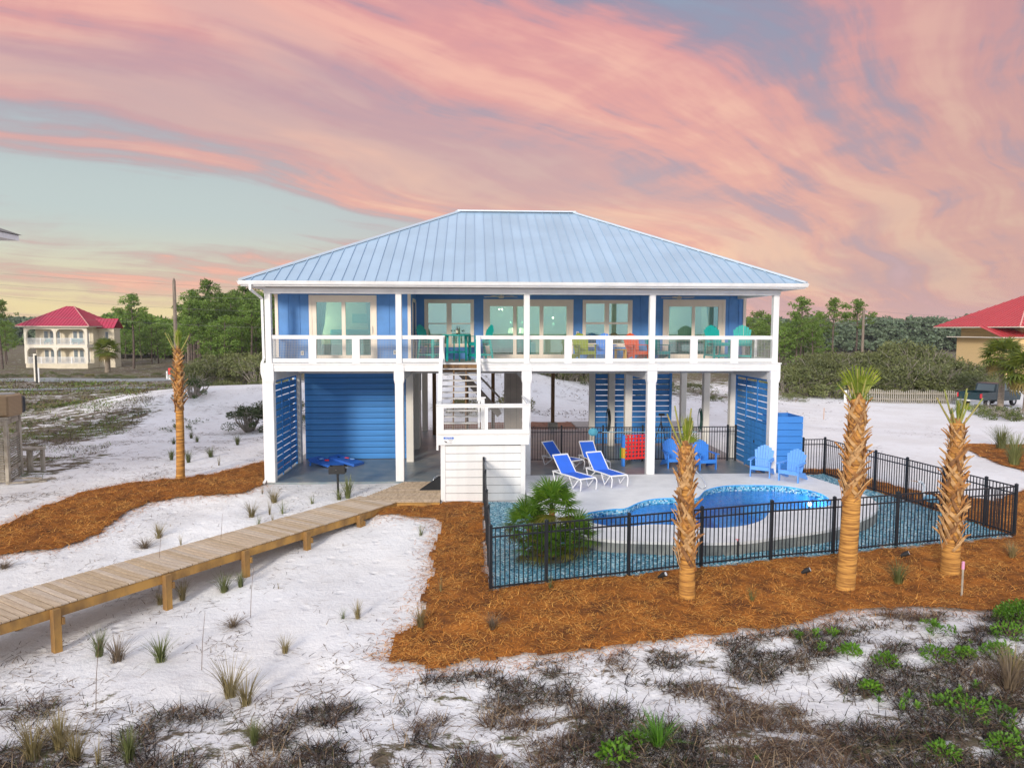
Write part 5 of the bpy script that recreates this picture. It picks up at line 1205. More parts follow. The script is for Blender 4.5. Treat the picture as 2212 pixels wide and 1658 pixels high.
t = thing('camera_tripod', 'black tripod standing before the slatted blue wall', 'tripod', (14.85,6.2,0))
for k in range(3): a = k*2.1+.4; mb = MB(); mb.tube([(0,0,1.15),(.36*math.cos(a),.36*math.sin(a),0)], [.022,.014], 6); mb.build('leg', BLACKIRON, t)
mb = MB(); mb.tube([(0,0,1.05),(0,0,1.42)], .018, 6); mb.box(-.1, .14, -.05, .05, 1.40, 1.50); mb.build('head', BLACKIRON, t)
# indoor things seen through the panes
def lamp(label, x, y, z, s=1.0):
    T_ = thing('table_lamp', label, 'lamp', (x,y,z))
    mb = MB(); mb.lathe([(.07,0),(.075,.02),(.03,.05),(.05,.14),(.05,.2),(.015,.26),(.012,.34)], 14); mb.build('lamp_base', mat('lamp_base', (.5,.5,.48), .4), T_, True)
    mb = MB(); mb.lathe([(.13,.30),(.09,.50)], 18); mb.build('lamp_shade', SHADE, T_)
    l = bpy.data.lights.new('lamp_light', 'POINT'); l.energy = 42*s; l.color = (1, .78, .5); l.shadow_soft_size = .03; lo = bpy.data.objects.new('lamp_light', l); COL.objects.link(lo); lo.location = (x, y, z+.75)
def furn(name, label, cat, boxes, m, b=.03):
    mb = MB()
    for bx in boxes: mb.bbox(*bx, b)
    return tag(mb.build(name, m), label, cat)
zf = ZD+.013
furn('bed', 'turquoise bed behind the left sliding door', 'bed', [(1.0,3.3,2.6,4.6,zf,zf+.55),(1.1,3.2,4.55,4.75,zf,zf+1.1)], BEDBL)
furn('sofa', 'turquoise sofa inside the middle sliding door', 'sofa', [(7.2,9.0,4.1,4.9,zf,zf+.42),(7.2,9.0,4.1,4.3,zf,zf+.78),(7.0,7.2,4.1,4.9,zf,zf+.6),(9.0,9.2,4.1,4.9,zf,zf+.6)], BEDBL)
furn('console_table', 'dark console table with lit lamps inside the middle door', 'table', [(7.9,9.2,5.2,5.6,zf+.62,zf+.67),(7.95,8.0,5.25,5.55,zf,zf+.62),(9.1,9.15,5.25,5.55,zf,zf+.62)], DARKWD, .006)
lamp('lit cream table lamp inside the middle door, left of the pair', 8.3, 5.4, zf+.671); lamp('lit cream table lamp inside the middle door, right of the pair', 8.75, 5.4, zf+.671)
furn('bed', 'dark teal bed behind the right sliding door', 'bed', [(14.2,16.3,5.2,7.6,zf,zf+.6)], mat('deep_teal_bedding', (.0,.13,.15), .8))
furn('armchair', 'dark armchair inside the window right of the middle door', 'armchair', [(11.0,11.8,4.0,4.8,zf,zf+.45),(11.0,11.8,4.65,4.85,zf,zf+1.0),(10.9,11.05,4.0,4.8,zf,zf+.65)], mat('dark_upholstery', (.03,.05,.06), .8))
lamp('lit table lamp near the bed behind the left sliding door', .55, 4.2, zf+.55, .8)
furn('nightstand', 'dark nightstand beside the bed in the left room', 'nightstand', [(.3,.8,4.0,4.5,zf,zf+.549)], DARKWD, .008)
furn('wall_picture', 'framed teal picture on the left bedroom wall', 'picture', [(1.9,2.9,4.94,4.985,5.35,5.72)], mat('teal_print', (.05,.42,.42), .6), .006)
def curtain(label, x0, x1, y, swept=0):
    mb = MB(); n = 20; vs = []
    for k in range(n+1):
        u = k/n
        for z, f in ((6.15, 1.0), (5.3, .8), (4.75, .45), (zf, .55)):
            f = f if swept else 1; x = (x0+(x1-x0)*u*f) if swept >= 0 else (x1-(x1-x0)*(1-u)*f); vs.append((x, y+.04*math.sin(u*28), z))
    mb.raw(vs, [(4*k+j, 4*k+4+j, 4*k+5+j, 4*k+1+j) for k in range(n) for j in range(3)]); tag(mb.build('curtain', CURTAIN, None, True), label, 'curtain')
curtain('teal curtain swept to the left of the left sliding door', 1.2, 1.6, 1.5, 1); curtain('teal curtain at the right of the left sliding door', 2.95, 3.25, 1.5, -1)
curtain('teal curtain at the right of the right sliding door', 15.85, 16.35, 3.6, -1); curtain('teal curtain at the left of the right sliding door', 14.2, 14.45, 3.6, 1)
def pendant(label, x, y, z, n=1):
    T_ = thing('pendant_light', label, 'light', (x,y,z))
    mb = MB(); mb.tube([(0,0,.08),(0,0,6.42-z)], .006, 5); mb.build('cord', BLACKIRON, T_)
    for k in range(n):
        o = (k-(n-1)/2)*.11; mb = MB(); mb.lathe([(.008,.05),(.025,.04),(.036,.01),(.028,-.02),(.0,-.03)], 12, (o,0,0)); mb.build('globe', BULB, T_, True)
    l = bpy.data.lights.new('lamp_light', 'POINT'); l.energy = 38; l.color = (1,.8,.52); l.shadow_soft_size = .03; lo = bpy.data.objects.new('lamp_light', l); COL.objects.link(lo); lo.location = (x, y-.3, z-.25)
pendant('lit pendant light seen in the window right of the middle door', 11.15, 4.6, 5.65); pendant('lit chandelier inside the middle sliding door', 7.9, 6.2, 5.95, 2); pendant('lit pendant inside the middle door near its right pane', 10.1, 6.0, 5.6)
pendant('row of lit vanity globes behind the right sliding door', 14.75, 7.5, 5.55, 4)
# ------------------------------------------------------------ scattered ground matter
def strips(P, D, L_, W, up0, droop, seg=2):
    """curved flat blades: P base points, D horizontal directions, rising by up0*L and bending; returns V,F"""
    n = len(P); side = np.stack([-D[:,1], D[:,0], np.zeros(n)], 1); V = np.zeros((n, (seg+1)*2, 3))
    for i in range(seg+1):
        t = i/seg
        c = P+np.concatenate([D*(L_*t*(.35+.65*t))[:, None], (L_*(up0*t-droop*t*t))[:, None]], 1) if D.shape[1] == 2 else None
        w = (W*(1-.75*t))[:, None]*side/2
        V[:, 2*i] = c-w; V[:, 2*i+1] = c+w
    b = np.arange(n)[:, None, None]*(seg+1)*2
    F = np.concatenate([b+np.array([[2*i, 2*i+1, 2*i+3, 2*i+2]])[None] for i in range(seg)], 1).reshape(-1, 4)
    return V.reshape(-1, 3), F
def scatter(poly, n, dens=None, holes=()):
    P = np.array(poly); x = RNG.uniform(P[:,0].min(), P[:,0].max(), n); y = RNG.uniform(P[:,1].min(), P[:,1].max(), n)
    k = inpoly(x, y, poly)
    for h in holes: k &= ~inpoly(x, y, h)
    x, y = x[k], y[k]
    if dens is not None: k = RNG.uniform(0, 1, len(x)) < dens(x, y); x, y = x[k], y[k]
    return x, y
def dirs(n):
    a = RNG.uniform(0, 2*math.pi, n); return np.stack([np.cos(a), np.sin(a)], 1)
NEED = [mat('straw_orange', (.64, .245, .045), .8, spec=.2), mat('straw_brown', (.29, .105, .028), .85, spec=.2), mat('straw_gold', (.76, .38, .09), .8, spec=.2), mat('straw_dark', (.12, .05, .02), .9, spec=.2)]
def lay_straw(name, poly, n, label, zf, near=True, size=1.0, rag=.26, w=(.007, .016)):
    x, y = scatter(poly, n, (lambda x, y: np.clip(1.15-(y+12)*.035, .25, 1)) if near else None)
    x = x+RNG.normal(0, rag*.5, len(x)); y = y+RNG.normal(0, rag*.5, len(y)); n = len(x)
    k = ~inpoly(x, y, GRAVEL) & ~inpoly(x, y, DECK) & ~inpoly(x, y, [(2.9,-4.2),(4.4,-3.1),(5.75,-3.06),(5.75,-.2),(8.4,-.2),(8.4,-2.85),(5.7,-2.85),(4.2,-2.2)]); x, y = x[k], y[k]; n = len(x)
    z = zf(x, y)+RNG.uniform(0, .02, n)
    V, F = strips(np.stack([x, y, z], 1), dirs(n), RNG.uniform(.09, .24, n)*size, RNG.uniform(*w, n)*size, RNG.uniform(.0, .38, n), RNG.uniform(.0, .4, n), 2)
    cl = fbm(x*1.6, y*1.6, 41, 3); p = np.clip((cl-.46)*5+.45, 0, 1)
    r = RNG.uniform(0, 1, n); mi = np.where(r < .42*p+.12, 2, np.where(r < .42*p+.42, 0, np.where(r < .86, 1, 3)))
    tag(link(name, np_mesh(name, V, F, NEED, np.repeat(mi, 2))), label, 'pine straw', kind='stuff')
lay_straw('pine_straw', BED_R, 190000, 'loose orange pine straw round the pool fence and palms', strawz2)
lay_straw('pine_straw', BED_L, 42000, 'loose orange pine straw in the bed left of the house', strawz2, False, 1.2)
lay_straw('pine_straw', BED_FR, 7000, 'loose pine straw in the bed beyond the right sand path', strawz, False, 1.8)
def straw_fringe(name, poly, n, label):
    """needles that have blown over the bed edges onto the sand"""
    P = np.array(poly+[poly[0]]); D = P[1:]-P[:-1]; L_ = np.hypot(D[:,0], D[:,1]); k = RNG.choice(len(L_), n, p=L_/L_.sum()); t = RNG.uniform(0, 1, n)
    nn = np.stack([-D[k,1], D[k,0]], 1)/L_[k][:, None]; q = P[k]+D[k]*t[:, None]+nn*(RNG.normal(0, .22, n)+.12*np.sign(RNG.normal(size=n)))[:, None]
    x, y = q[:,0], q[:,1]; ok = ~inpoly(x, y, GRAVEL) & ~inpoly(x, y, DECK) & ~inpoly(x, y, HOUSE_RECT) & ~inpoly(x, y, [(2.9,-4.2),(4.4,-3.1),(5.75,-3.06),(5.75,-.2),(8.4,-.2),(8.4,-2.85),(5.7,-2.85),(4.2,-2.2)]) & (x < 22); x, y = x[ok], y[ok]; n = len(x)
    z = np.where(inpoly(x, y, poly), strawz2(x, y), ground_z(x, y))+.012
    V, F = strips(np.stack([x, y, z], 1), dirs(n), RNG.uniform(.09, .24, n), RNG.uniform(.007, .014, n), RNG.uniform(0, .2, n), RNG.uniform(0, .2, n), 2)
    tag(link(name, np_mesh(name, V, F, NEED, np.repeat(RNG.choice(4, n, p=[.4,.35,.1,.15]), 2))), label, 'pine straw', kind='stuff')
straw_fringe('pine_straw', BED_R, 16000, 'pine straw blown over the edges of the large straw bed'); straw_fringe('pine_straw', BED_L, 6000, 'pine straw blown over the edges of the left straw bed')
# twigs and dry stems on the white sand
TWIG = [mat('twig_brown', (.17, .11, .075), .9, spec=.1), mat('twig_grey', (.23, .19, .155), .9, spec=.1), mat('twig_dark', (.06, .047, .04), .9, spec=.1), mat('twig_tan', (.36, .26, .16), .9, spec=.1)]
NEARSAND = [(-7,-16.5),(6,-16.5),(9,-12.6),(5.6,-11.6),(5.3,-4.4),(4,-3.6),(5,-.3),(-.2,-.3),(-8,5),(-8,-10)]
def lay_twigs(name, poly, n, label, dens, L_=(.06, .32), w=(.007, .017), up=.14, mats=TWIG, p=(.4,.3,.15,.15)):
    x, y = scatter(poly, n, dens, (BED_L, BED_R, HOUSE_RECT, GRAVEL)); n = len(x); z = ground_z(x, y)+.006
    V, F = strips(np.stack([x, y, z], 1), dirs(n), RNG.uniform(*L_, n), RNG.uniform(*w, n), RNG.uniform(.0, up, n), RNG.uniform(0, up*.6, n), 2)
    tag(link(name, np_mesh(name, V, F, mats, np.repeat(RNG.choice(len(mats), n, p=p), 2))), label, 'litter', kind='stuff')
lay_twigs('sand_litter', NEARSAND, 42000, 'dry twigs and grass stems strewn over the white sand', lambda x, y: np.clip(smoothstep(.42, .60, fbm(x*.9, y*.9, 51, 4))*(.22+.78*smoothstep(-8.5, -13, y))+.02, 0, 1)*np.where((x > 2.6) & (y < -5) & (y > -11.3), .18, 1))
LEFTSAND = [(-16,3),(-8,-2),(-6.6,0),(-5,1.4),(-2,4.5),(-1.5,22),(-16,24)]
lay_twigs('sand_litter', LEFTSAND, 26000, 'dark stems and leaf litter on the sandy lot left of the house', lambda x, y: smoothstep(.44, .62, fbm(x*.6, y*.9, 53, 4))*.9+.03, (.1, .4), (.012, .03))
lay_twigs('sand_litter', [(-2,13),(20,13),(40,30),(40,45),(-6,34)], 22000, 'brush and stems dotting the dune behind the house', lambda x, y: smoothstep(.42, .6, fbm(x*.5, y*.5, 55, 4))*np.where(x > 16, .25, 1), (.15, .5), (.03, .07), .4)
lay_twigs('sand_litter', [(18,3),(28,5),(40,22),(30,24),(18,14)], 1800, 'sparse stems on the sandy drive right of the house', lambda x, y: smoothstep(.45, .65, fbm(x*.4, y*.4, 57, 4)), (.1, .4), (.02, .04), .1)
# dead scrub mats of the foreground dune
FGV = [(-3,-12.2),(2.7,-13.3),(4.1,-13.7),(6.06,-12.7),(8.37,-12.4),(10.44,-12.1),(11.67,-11.8),(13,-11.6),(13.7,-11.1),(14.64,-10.95),(16,-11.1),(17.4,-11.3),(21,-12),(20,-17.5),(-3,-17.5)]
def fg_dens(x, y):
    c = fbm(x*1.5+3, y*2.3, 61, 4); low = smoothstep(-13.0, -15.3, y); left = smoothstep(4.2, 2.0, x)
    return np.clip(smoothstep(.455-.14*low+.05*left, .55-.09*low+.06*left, c)*(1-.25*left)+.035, 0, 1)
x, y = scatter(FGV, 330000, fg_dens); n = len(x); z = ground_z(x, y)-.01
cl = fbm(x*.8+11, y*.8, 66, 3)
V, F = strips(np.stack([x, y, z], 1), dirs(n), RNG.uniform(.07, .30, n), RNG.uniform(.006, .019, n), RNG.uniform(.05, .75, n), RNG.uniform(0, .35, n), 2)
DEAD = [mat('dead_grey', (.12, .10, .09), .95, spec=.1), mat('dead_brown', (.11, .065, .042), .95, spec=.1), mat('dead_black', (.02, .018, .018), .95, spec=.1), mat('dead_straw', (.33, .24, .15), .95, spec=.1), mat('dead_green', (.07, .085, .03), .95, spec=.1)]
r = RNG.uniform(0, 1, n); mi = np.where(r < .2, 0, np.where(r < .42, 1, np.where(r < .80, 2, np.where(r < .91, 3, 4))))
mi = np.where((cl > .56) & (r > .45), np.where(r > .75, 3, 1), mi)
tag(link('dead_scrub', np_mesh('dead_scrub', V, F, DEAD, np.repeat(mi, 2))), 'dark dead grass and creeping scrub over the foreground dune', 'scrub', kind='stuff')
# green seedlings of the foreground
def leaf_tufts(x, y, zf, n_leaf, L_, W, up, seed=1):
    n = len(x); xx = np.repeat(x, n_leaf)+RNG.normal(0, .02, n*n_leaf); yy = np.repeat(y, n_leaf)+RNG.normal(0, .02, n*n_leaf); m = len(xx)
    s = np.repeat(RNG.uniform(.6, 1.35, n), n_leaf)
    P = np.stack([xx, yy, zf(xx, yy)+RNG.uniform(0, .1, m)*s], 1); D = dirs(m); l = RNG.uniform(*L_, m)*s; u = RNG.uniform(*up, m)
    side = np.stack([-D[:,1], D[:,0], np.zeros(m)], 1); w = (l*RNG.uniform(*W, m))[:, None]
    b = P; c = P+np.concatenate([D*(l*.5)[:, None], (l*u*.55)[:, None]], 1); e = P+np.concatenate([D*l[:, None], (l*u*.8)[:, None]], 1)
    V = np.stack([b, c-side*w, e, c+side*w], 1).reshape(-1, 3); F = np.arange(m*4).reshape(-1, 4); return V, F
GCV = leafmat('seedling_green', (.06, .19, .012), (.20, .38, .03), .35)
gx_, gy2 = scatter([(10.5,-12.6),(13.5,-11.6),(17.5,-11.4),(19,-13),(17,-16.5),(11,-16.5),(8,-15.6)], 9000, lambda x, y: smoothstep(.52, .64, fbm(x*1.0+7, y*1.2, 71, 3))*smoothstep(9.5, 15.5, x)*.16)
V, F = leaf_tufts(gx_, gy2, lambda a, b: ground_z(a, b)+.01, 18, (.03, .085), (.16, .3), (.4, 1.4))
tag(link('ground_cover', np_mesh('ground_cover', V, F, GCV)), 'small bright green dune plants scattered over the foreground right', 'plants', kind='stuff')
gx_, gy2 = scatter([(-16,6),(-9,3),(-7.5,5),(-8,20),(-16,24),(-34,40),(-34,15)], 16000, lambda x, y: smoothstep(.48, .6, fbm(x*.35, y*.5, 73, 3))*.5)
V, F = leaf_tufts(gx_, gy2, lambda a, b: ground_z(a, b)+.01, 14, (.05, .16), (.12, .25), (.2, .9))
tag(link('ground_cover', np_mesh('ground_cover', V, F, leafmat('lot_green', (.05, .09, .015), (.15, .19, .035), .25))), 'low green runners on the sandy lot left of the house', 'plants', kind='stuff')

# ------------------------------------------------------------ grass clumps
def grass_mesh(n, h, spread, m, seed, w=.008, stiff=.55):
    r = np.random.default_rng(seed); a = r.uniform(0, 2*math.pi, n); D = np.stack([np.cos(a), np.sin(a)], 1)
    P = np.concatenate([D*(r.uniform(0, .35, n)*spread)[:, None], np.full((n, 1), -.02)], 1)
    L_ = r.uniform(.55, 1.0, n)*h; out = r.uniform(.1, 1.0, n)*spread*1.6; V = np.zeros((n, 8, 3)); side = np.stack([-D[:,1], D[:,0], np.zeros(n)], 1)
    for i in range(4):
        t = i/3; c = P+np.concatenate([D*(out*t**1.8)[:, None], (L_*(t-(1-stiff)*.55*t*t*(out/(spread*1.6))))[:, None]], 1); ww = (w*(1-.85*t))*side/2*r.uniform(.7, 1.4, n)[:, None]
        V[:, 2*i] = c-ww; V[:, 2*i+1] = c+ww
    b = np.arange(n)[:, None, None]*8; F = np.concatenate([b+np.array([[2*i, 2*i+1, 2*i+3, 2*i+2]])[None] for i in range(3)], 1).reshape(-1, 4)
    return np_mesh('blades', V.reshape(-1, 3), F, m)
GG = leafmat('beach_grass_green', (.09, .13, .035), (.24, .24, .09), .25); GT = leafmat('beach_grass_tan', (.20, .17, .07), (.36, .28, .13), .25); GD = leafmat('beach_grass_dead', (.14, .10, .065), (.26, .20, .13), .2); GB = leafmat('beach_grass_bright', (.06, .20, .015), (.17, .36, .03), .3)
GM = {'g': [grass_mesh(110, .58, .17, GG, 1, .013), grass_mesh(100, .52, .2, GG, 2, .013)], 't': [grass_mesh(100, .58, .2, GT, 3, .013), grass_mesh(85, .52, .22, GT, 4, .013)], 'd': [grass_mesh(120, .28, .26, GD, 5, .012, .2), grass_mesh(100, .4, .24, GD, 6, .012)], 's': [grass_mesh(30, .5, .22, GG, 7, .012), grass_mesh(18, .5, .12, GT, 8, .012)], 'b': [grass_mesh(120, .30, .2, GB, 9, .012)], 'B': [grass_mesh(170, .9, .35, GG, 10, .02)]}
def clump(kind, x, y, s, label, straw=False):
    z = float((strawz2 if straw else ground_z)(np.array([x]), np.array([y]))[0])
    o = link('beach_grass', random.choice(GM[kind]), None, (x, y, z), (0, 0, random.uniform(0, 6))); o.scale = (s, s, s*random.uniform(.9, 1.1)); tag(o, label, 'grass clump', 'beach grass clumps on the sand')
for a in [('g',1.22,-8.24,1.15,'tall green grass clump in front of the boardwalk legs'),('g',1.52,-8.05,.8,'smaller green grass clump just right of the tall one by the boardwalk'),('t',.42,-8.5,.9,'tan grass clump at the foot of a boardwalk leg'),('t',.05,-8.75,.7,'sparse tan grass beside a boardwalk leg'),
 ('g',-.03,-11.07,1.1,'green grass clump beside a dead tuft in the left foreground'),('g',1.26,-11.55,1.25,'leaning green grass clump in the left foreground'),('d',.43,-11.37,1.3,'dead brown tuft between two green grass clumps'),('d',2.09,-10.27,1.0,'dead brown tuft with one tall stem on the sand'),('t',3.4,-11.5,.7,'short tan grass tuft on the open sand'),('s',2.45,-8.4,.4,'tiny green sprig on the clean sand right of the boardwalk'),
 ('t',-1.7,-4.72,1.05,'tan grass clump behind the boardwalk, tallest there'),('d',-1.76,-5.4,1.2,'dead leaning tuft behind the boardwalk'),('s',-.91,-5.25,.8,'sparse grass tuft close behind the boardwalk planks'),('d',-4.42,-6.76,1.0,'dull grass tuft at the left edge below the straw bed'),
 ('t',.6,-2.0,1.15,'tan green grass clump below the straw tip by the house corner'),('t',.38,-3.5,1.1,'grass clump nearest the boardwalk left of the sparse ones'),('s',.83,-3.28,1.1,'sparse grass between the two sand clumps near the house'),('s',1.18,-3.2,1.1,'sparse grass tuft right of the sand clumps near the house'),('s',.05,-1.35,.7,'thin grass tuft at the straw bed tip by the house'),('s',.78,-4.2,.7,'dark thin grass tuft touching the boardwalk edge'),('s',1.1,-3.95,.7,'thin grass tuft beside the boardwalk edge'),('s',1.87,-2.45,.8,'wispy low tuft on the sand left of the grill'),('g',2.85,-1.95,1.45,'large green grass clump beside the black grill'),('g',2.6,-2.1,.8,'low grass at the side of the clump by the grill'),
 ('s',5.35,-5.4,.8,'small green tuft on the sand near the straw edge'),('t',4.48,-10.26,.7,'upright tan tuft on the sand near the straw bed'),('s',4.19,-10.25,.6,'thin stems left of the upright tan tuft'),
 ('t',2.9,-12.86,1.35,'tall tan and green clump in the bottom left foreground'),('t',3.25,-13.2,1.1,'tan clump just right of the tallest foreground clump'),('g',3.72,-14.36,.8,'single green clump at the edge of the dark scrub'),('t',.79,-14.4,1.2,'broad olive clump in the bottom left corner'),('t',1.0,-14.15,1.1,'olive clump touching the bottom left corner clump'),('t',1.4,-14.5,1.0,'olive clump at the bottom edge right of the corner clumps'),('g',2.15,-14.6,1.0,'green clump at the bottom edge with tall dry stems'),('s',1.75,-14.6,1.0,'yellowish thin clump at the bottom edge'),
 ('b',9.25,-14.85,1.5,'bright green grass tuft in the bottom centre foreground'),
 ('g',-6.92,11.0,.9,'grass tuft behind the lone palm, far left one'),('g',-6.26,9.96,.8,'grass tuft behind the lone palm, right of it'),('g',-7.1,9.4,.8,'grass tuft left of the lone palm trunk'),('g',-5.49,5.27,1.1,'green grass clump just left of the lone palm'),('g',-4.57,4.62,1.2,'green grass clump just right of the lone palm'),('g',-4.1,5.75,1.2,'broad grass clump right of the lone palm'),('g',-4.0,8.76,1.1,'grass clump below the dark shrub by the house'),('s',-3.16,3.97,1.1,'wispy stems on the sand above the left straw bed')]:
    clump(*a)
for a in [('g',15.86,-9.5,1.25,'yellow green clump in the straw between the middle and right palms'),('s',12.33,-10.3,.8,'faint yellowish tuft in the straw beside the palms'),('s',8.35,-9.55,.7,'small tuft at the foot of the front pool fence'),('t',5.75,-10.85,.9,'tuft on the straw edge beside the open sand'),('d',7.1,-11.2,.9,'tan tuft in the front of the straw bed'),('s',6.07,-9.5,.8,'faint tuft in the straw left of the fence corner'),('t',19.5,-8.1,.9,'yellowish tuft in the straw right of the palms')]: clump(*a, True)
for x, y, s, lb in ((31.0,7.2,1.5,'large green clump in the far right straw bed'),(28.7,3.5,1.6,'tan green clump at the right edge straw bed')): clump('B' if x > 30 else 'B', x, y, s, lb, True)
for x, y, h, lb in ((2.13,-12.0,1.0,'tall dry stem leaning in the left foreground'),(1.0,-13.2,1.1,'tall thin dry stem in the bottom left'),(2.3,-9.9,1.0,'tall dry stem rising from the dead tuft'),(.6,-6.7,1.3,'tall thin stem against the boardwalk planks'),(-.3,-8.0,1.3,'second tall thin stem against the boardwalk planks')):
    mb = MB(); z = float(ground_z(x, y)[0]); mb.tube([(x,y,z-.05),(x+.03,y,z+h*.5),(x+.08,y+.02,z+h)], [.006,.005,.003], 5); tag(mb.build('dry_stem', TWIG[0]), lb, 'stem')
# leafy plants of the foreground that stand out
def leafy(name, label, x, y, s, n, m, L_=(.08, .2), W=(.2, .35), dome=.0, straw=False):
    r = np.random.default_rng(int(abs(x*100+y*10))); V = []
    k = n; u = r.normal(size=(k, 3)); u /= np.linalg.norm(u, axis=1, keepdims=True); u[:,2] = np.abs(u[:,2])
    c = u*(s*r.uniform(.35, 1.0, k)**.6)[:, None]*np.array([1, 1, .75]); l = r.uniform(*L_, k); d = u+r.normal(0, .5, (k, 3)); d /= np.linalg.norm(d, axis=1, keepdims=True)
    sd = np.cross(d, r.normal(size=(k, 3))); sd /= np.linalg.norm(sd, axis=1, keepdims=True); w = l*r.uniform(*W, k)
    V = np.stack([c, c+d*(l*.5)[:, None]-sd*w[:, None], c+d*l[:, None], c+d*(l*.5)[:, None]+sd*w[:, None]], 1).reshape(-1, 3)
    z = float(ground_z(x, y)[0]); T_ = thing(name, label, 'plant', (x, y, z)); link('foliage', np_mesh('foliage', V, np.arange(k*4).reshape(-1, 4), m), T_)
    mb = MB()
    for q in range(5): a = q*1.3; mb.tube([(0,0,-.05),(math.cos(a)*s*.3,math.sin(a)*s*.3,s*.35),(math.cos(a)*s*.6,math.sin(a)*s*.6,s*.55)], [.012,.009,.005], 5)
    mb.build('stem', TWIG[0], T_); return T_
leafy('green_shrub', 'bright green leafy shrub at the right edge of the foreground', 17.0, -11.6, .5, 2600, GCV, (.03, .07))
leafy('green_shrub', 'low bright green plant by the bottom edge with a yellow flower', 8.62, -15.0, .24, 160, GCV, (.06, .12)); leafy('green_shrub', 'small bright green plant above the bottom edge one', 8.95, -14.72, .16, 90, GCV, (.05, .1))
for i, (x, y, s, lb) in enumerate([(14.4,-12.95,.34,'green dune plant patch in the middle of the right foreground'),(13.55,-12.95,.26,'green dune plant left of the middle right patch'),(12.93,-13.56,.2,'small green dune plant on the bare sand'),(13.9,-14.4,.36,'broad green dune plant low in the right foreground'),(15.35,-13.05,.3,'green dune plant near the right edge above the tan grass'),(16.1,-12.4,.4,'green dune plants at the right edge below the shrub'),(13.8,-15.25,.3,'green plant in the bottom right corner'),(12.9,-15.35,.26,'green plant at the bottom edge left of the corner'),(14.85,-13.0,.2,'small green plant right of the middle right patch'),(13.2,-12.5,.2,'small green plant under the straw edge')]):
    leafy('green_shrub', lb, x, y, s*.8, 300, GCV, (.03, .075))
clump('t', 15.1, -13.7, 1.2, 'tan grass mound among green plants at the right edge'); clump('d', 14.9, -13.9, 1.6, 'brown dead grass mound at the right edge')

# short mixed grass of the left lot and the verges
LOT = [(-16,5),(-9.2,2.6),(-8.2,4),(-9.5,8),(-11,13),(-12.5,20),(-18,30),(-16,42),(-20,52),(-60,60),(-60,30),(-30,8)]
x, y = scatter(LOT, 300000, lambda x, y: np.clip(smoothstep(.38, .52, fbm(x*.45+5, y*.8, 81, 4)), 0, 1)*np.clip(1.3-(y-4)*.02, .35, 1)); n = len(x); z = ground_z(x, y)-.01; far = 1+np.clip((y-8)/18, 0, 2.2)
V, F = strips(np.stack([x, y, z], 1), dirs(n), RNG.uniform(.10, .26, n)*far**.5, RNG.uniform(.014, .03, n)*far, RNG.uniform(.1, .9, n), RNG.uniform(0, .4, n), 2)
cl = fbm(x*.5+20, y*.7, 83, 3); r = RNG.uniform(0, 1, n)
LOTM = [mat('lot_olive', (.19, .21, .05), .95, spec=.1), mat('lot_brown', (.17, .12, .075), .95, spec=.1), mat('lot_grey', (.24, .20, .13), .95, spec=.1), mat('lot_dark', (.06, .055, .035), .95, spec=.1), mat('lot_leaf_green', (.12, .23, .03), .95, spec=.1)]
mi = np.where(cl > .45, np.where(r < .45, 0, np.where(r < .75, 4, np.where(r < .9, 1, 3))), np.where(r < .4, 1, np.where(r < .65, 2, np.where(r < .85, 3, 0))))
tag(link('lot_grass', np_mesh('lot_grass', V, F, LOTM, np.repeat(mi, 2))), 'short olive and brown grass over the sandy lot at left', 'grass', kind='stuff')
# ------------------------------------------------------------ trees and shrubs
def leaf_cloud(cen, rad, per, size, r, flat=.8, aspect=.5):
    """leaf-sized quads spread through balls; cen (k,3), rad (k,)"""
    k = len(cen); n = k*per; u = r.normal(size=(n, 3)); u /= np.linalg.norm(u, axis=1, keepdims=True)
    c = np.repeat(cen, per, 0)+u*(np.repeat(rad, per)*r.uniform(.25, 1, n)**.5)[:, None]*np.array([1, 1, flat])
    d = u*.6+r.normal(0, .7, (n, 3)); d /= np.linalg.norm(d, axis=1, keepdims=True); s = np.cross(d, r.normal(size=(n, 3))); s /= np.linalg.norm(s, axis=1, keepdims=True)
    l = (size*r.uniform(.6, 1.4, n))[:, None]; w = l*aspect
    return np.stack([c-d*l, c-s*w, c+d*l, c+s*w], 1).reshape(-1, 3), np.arange(n*4).reshape(-1, 4)
PINEG = leafmat('pine_needles', (.085, .17, .025), (.24, .35, .06), .35, vscale=.6); PINEB = mat('pine_bark', (.16, .12, .10), .95, col2=(.08, .06, .05), vscale=4, bump=.4)
SCRUBG = leafmat('scrub_leaves', (.09, .115, .038), (.235, .255, .09), .28, vscale=.7); SCRUBB = mat('scrub_branch', (.36, .32, .27), .9, var=.3)
SCRUBY = leafmat('scrub_leaves_yellow', (.11, .12, .02), (.28, .24, .05), .25, vscale=.7)
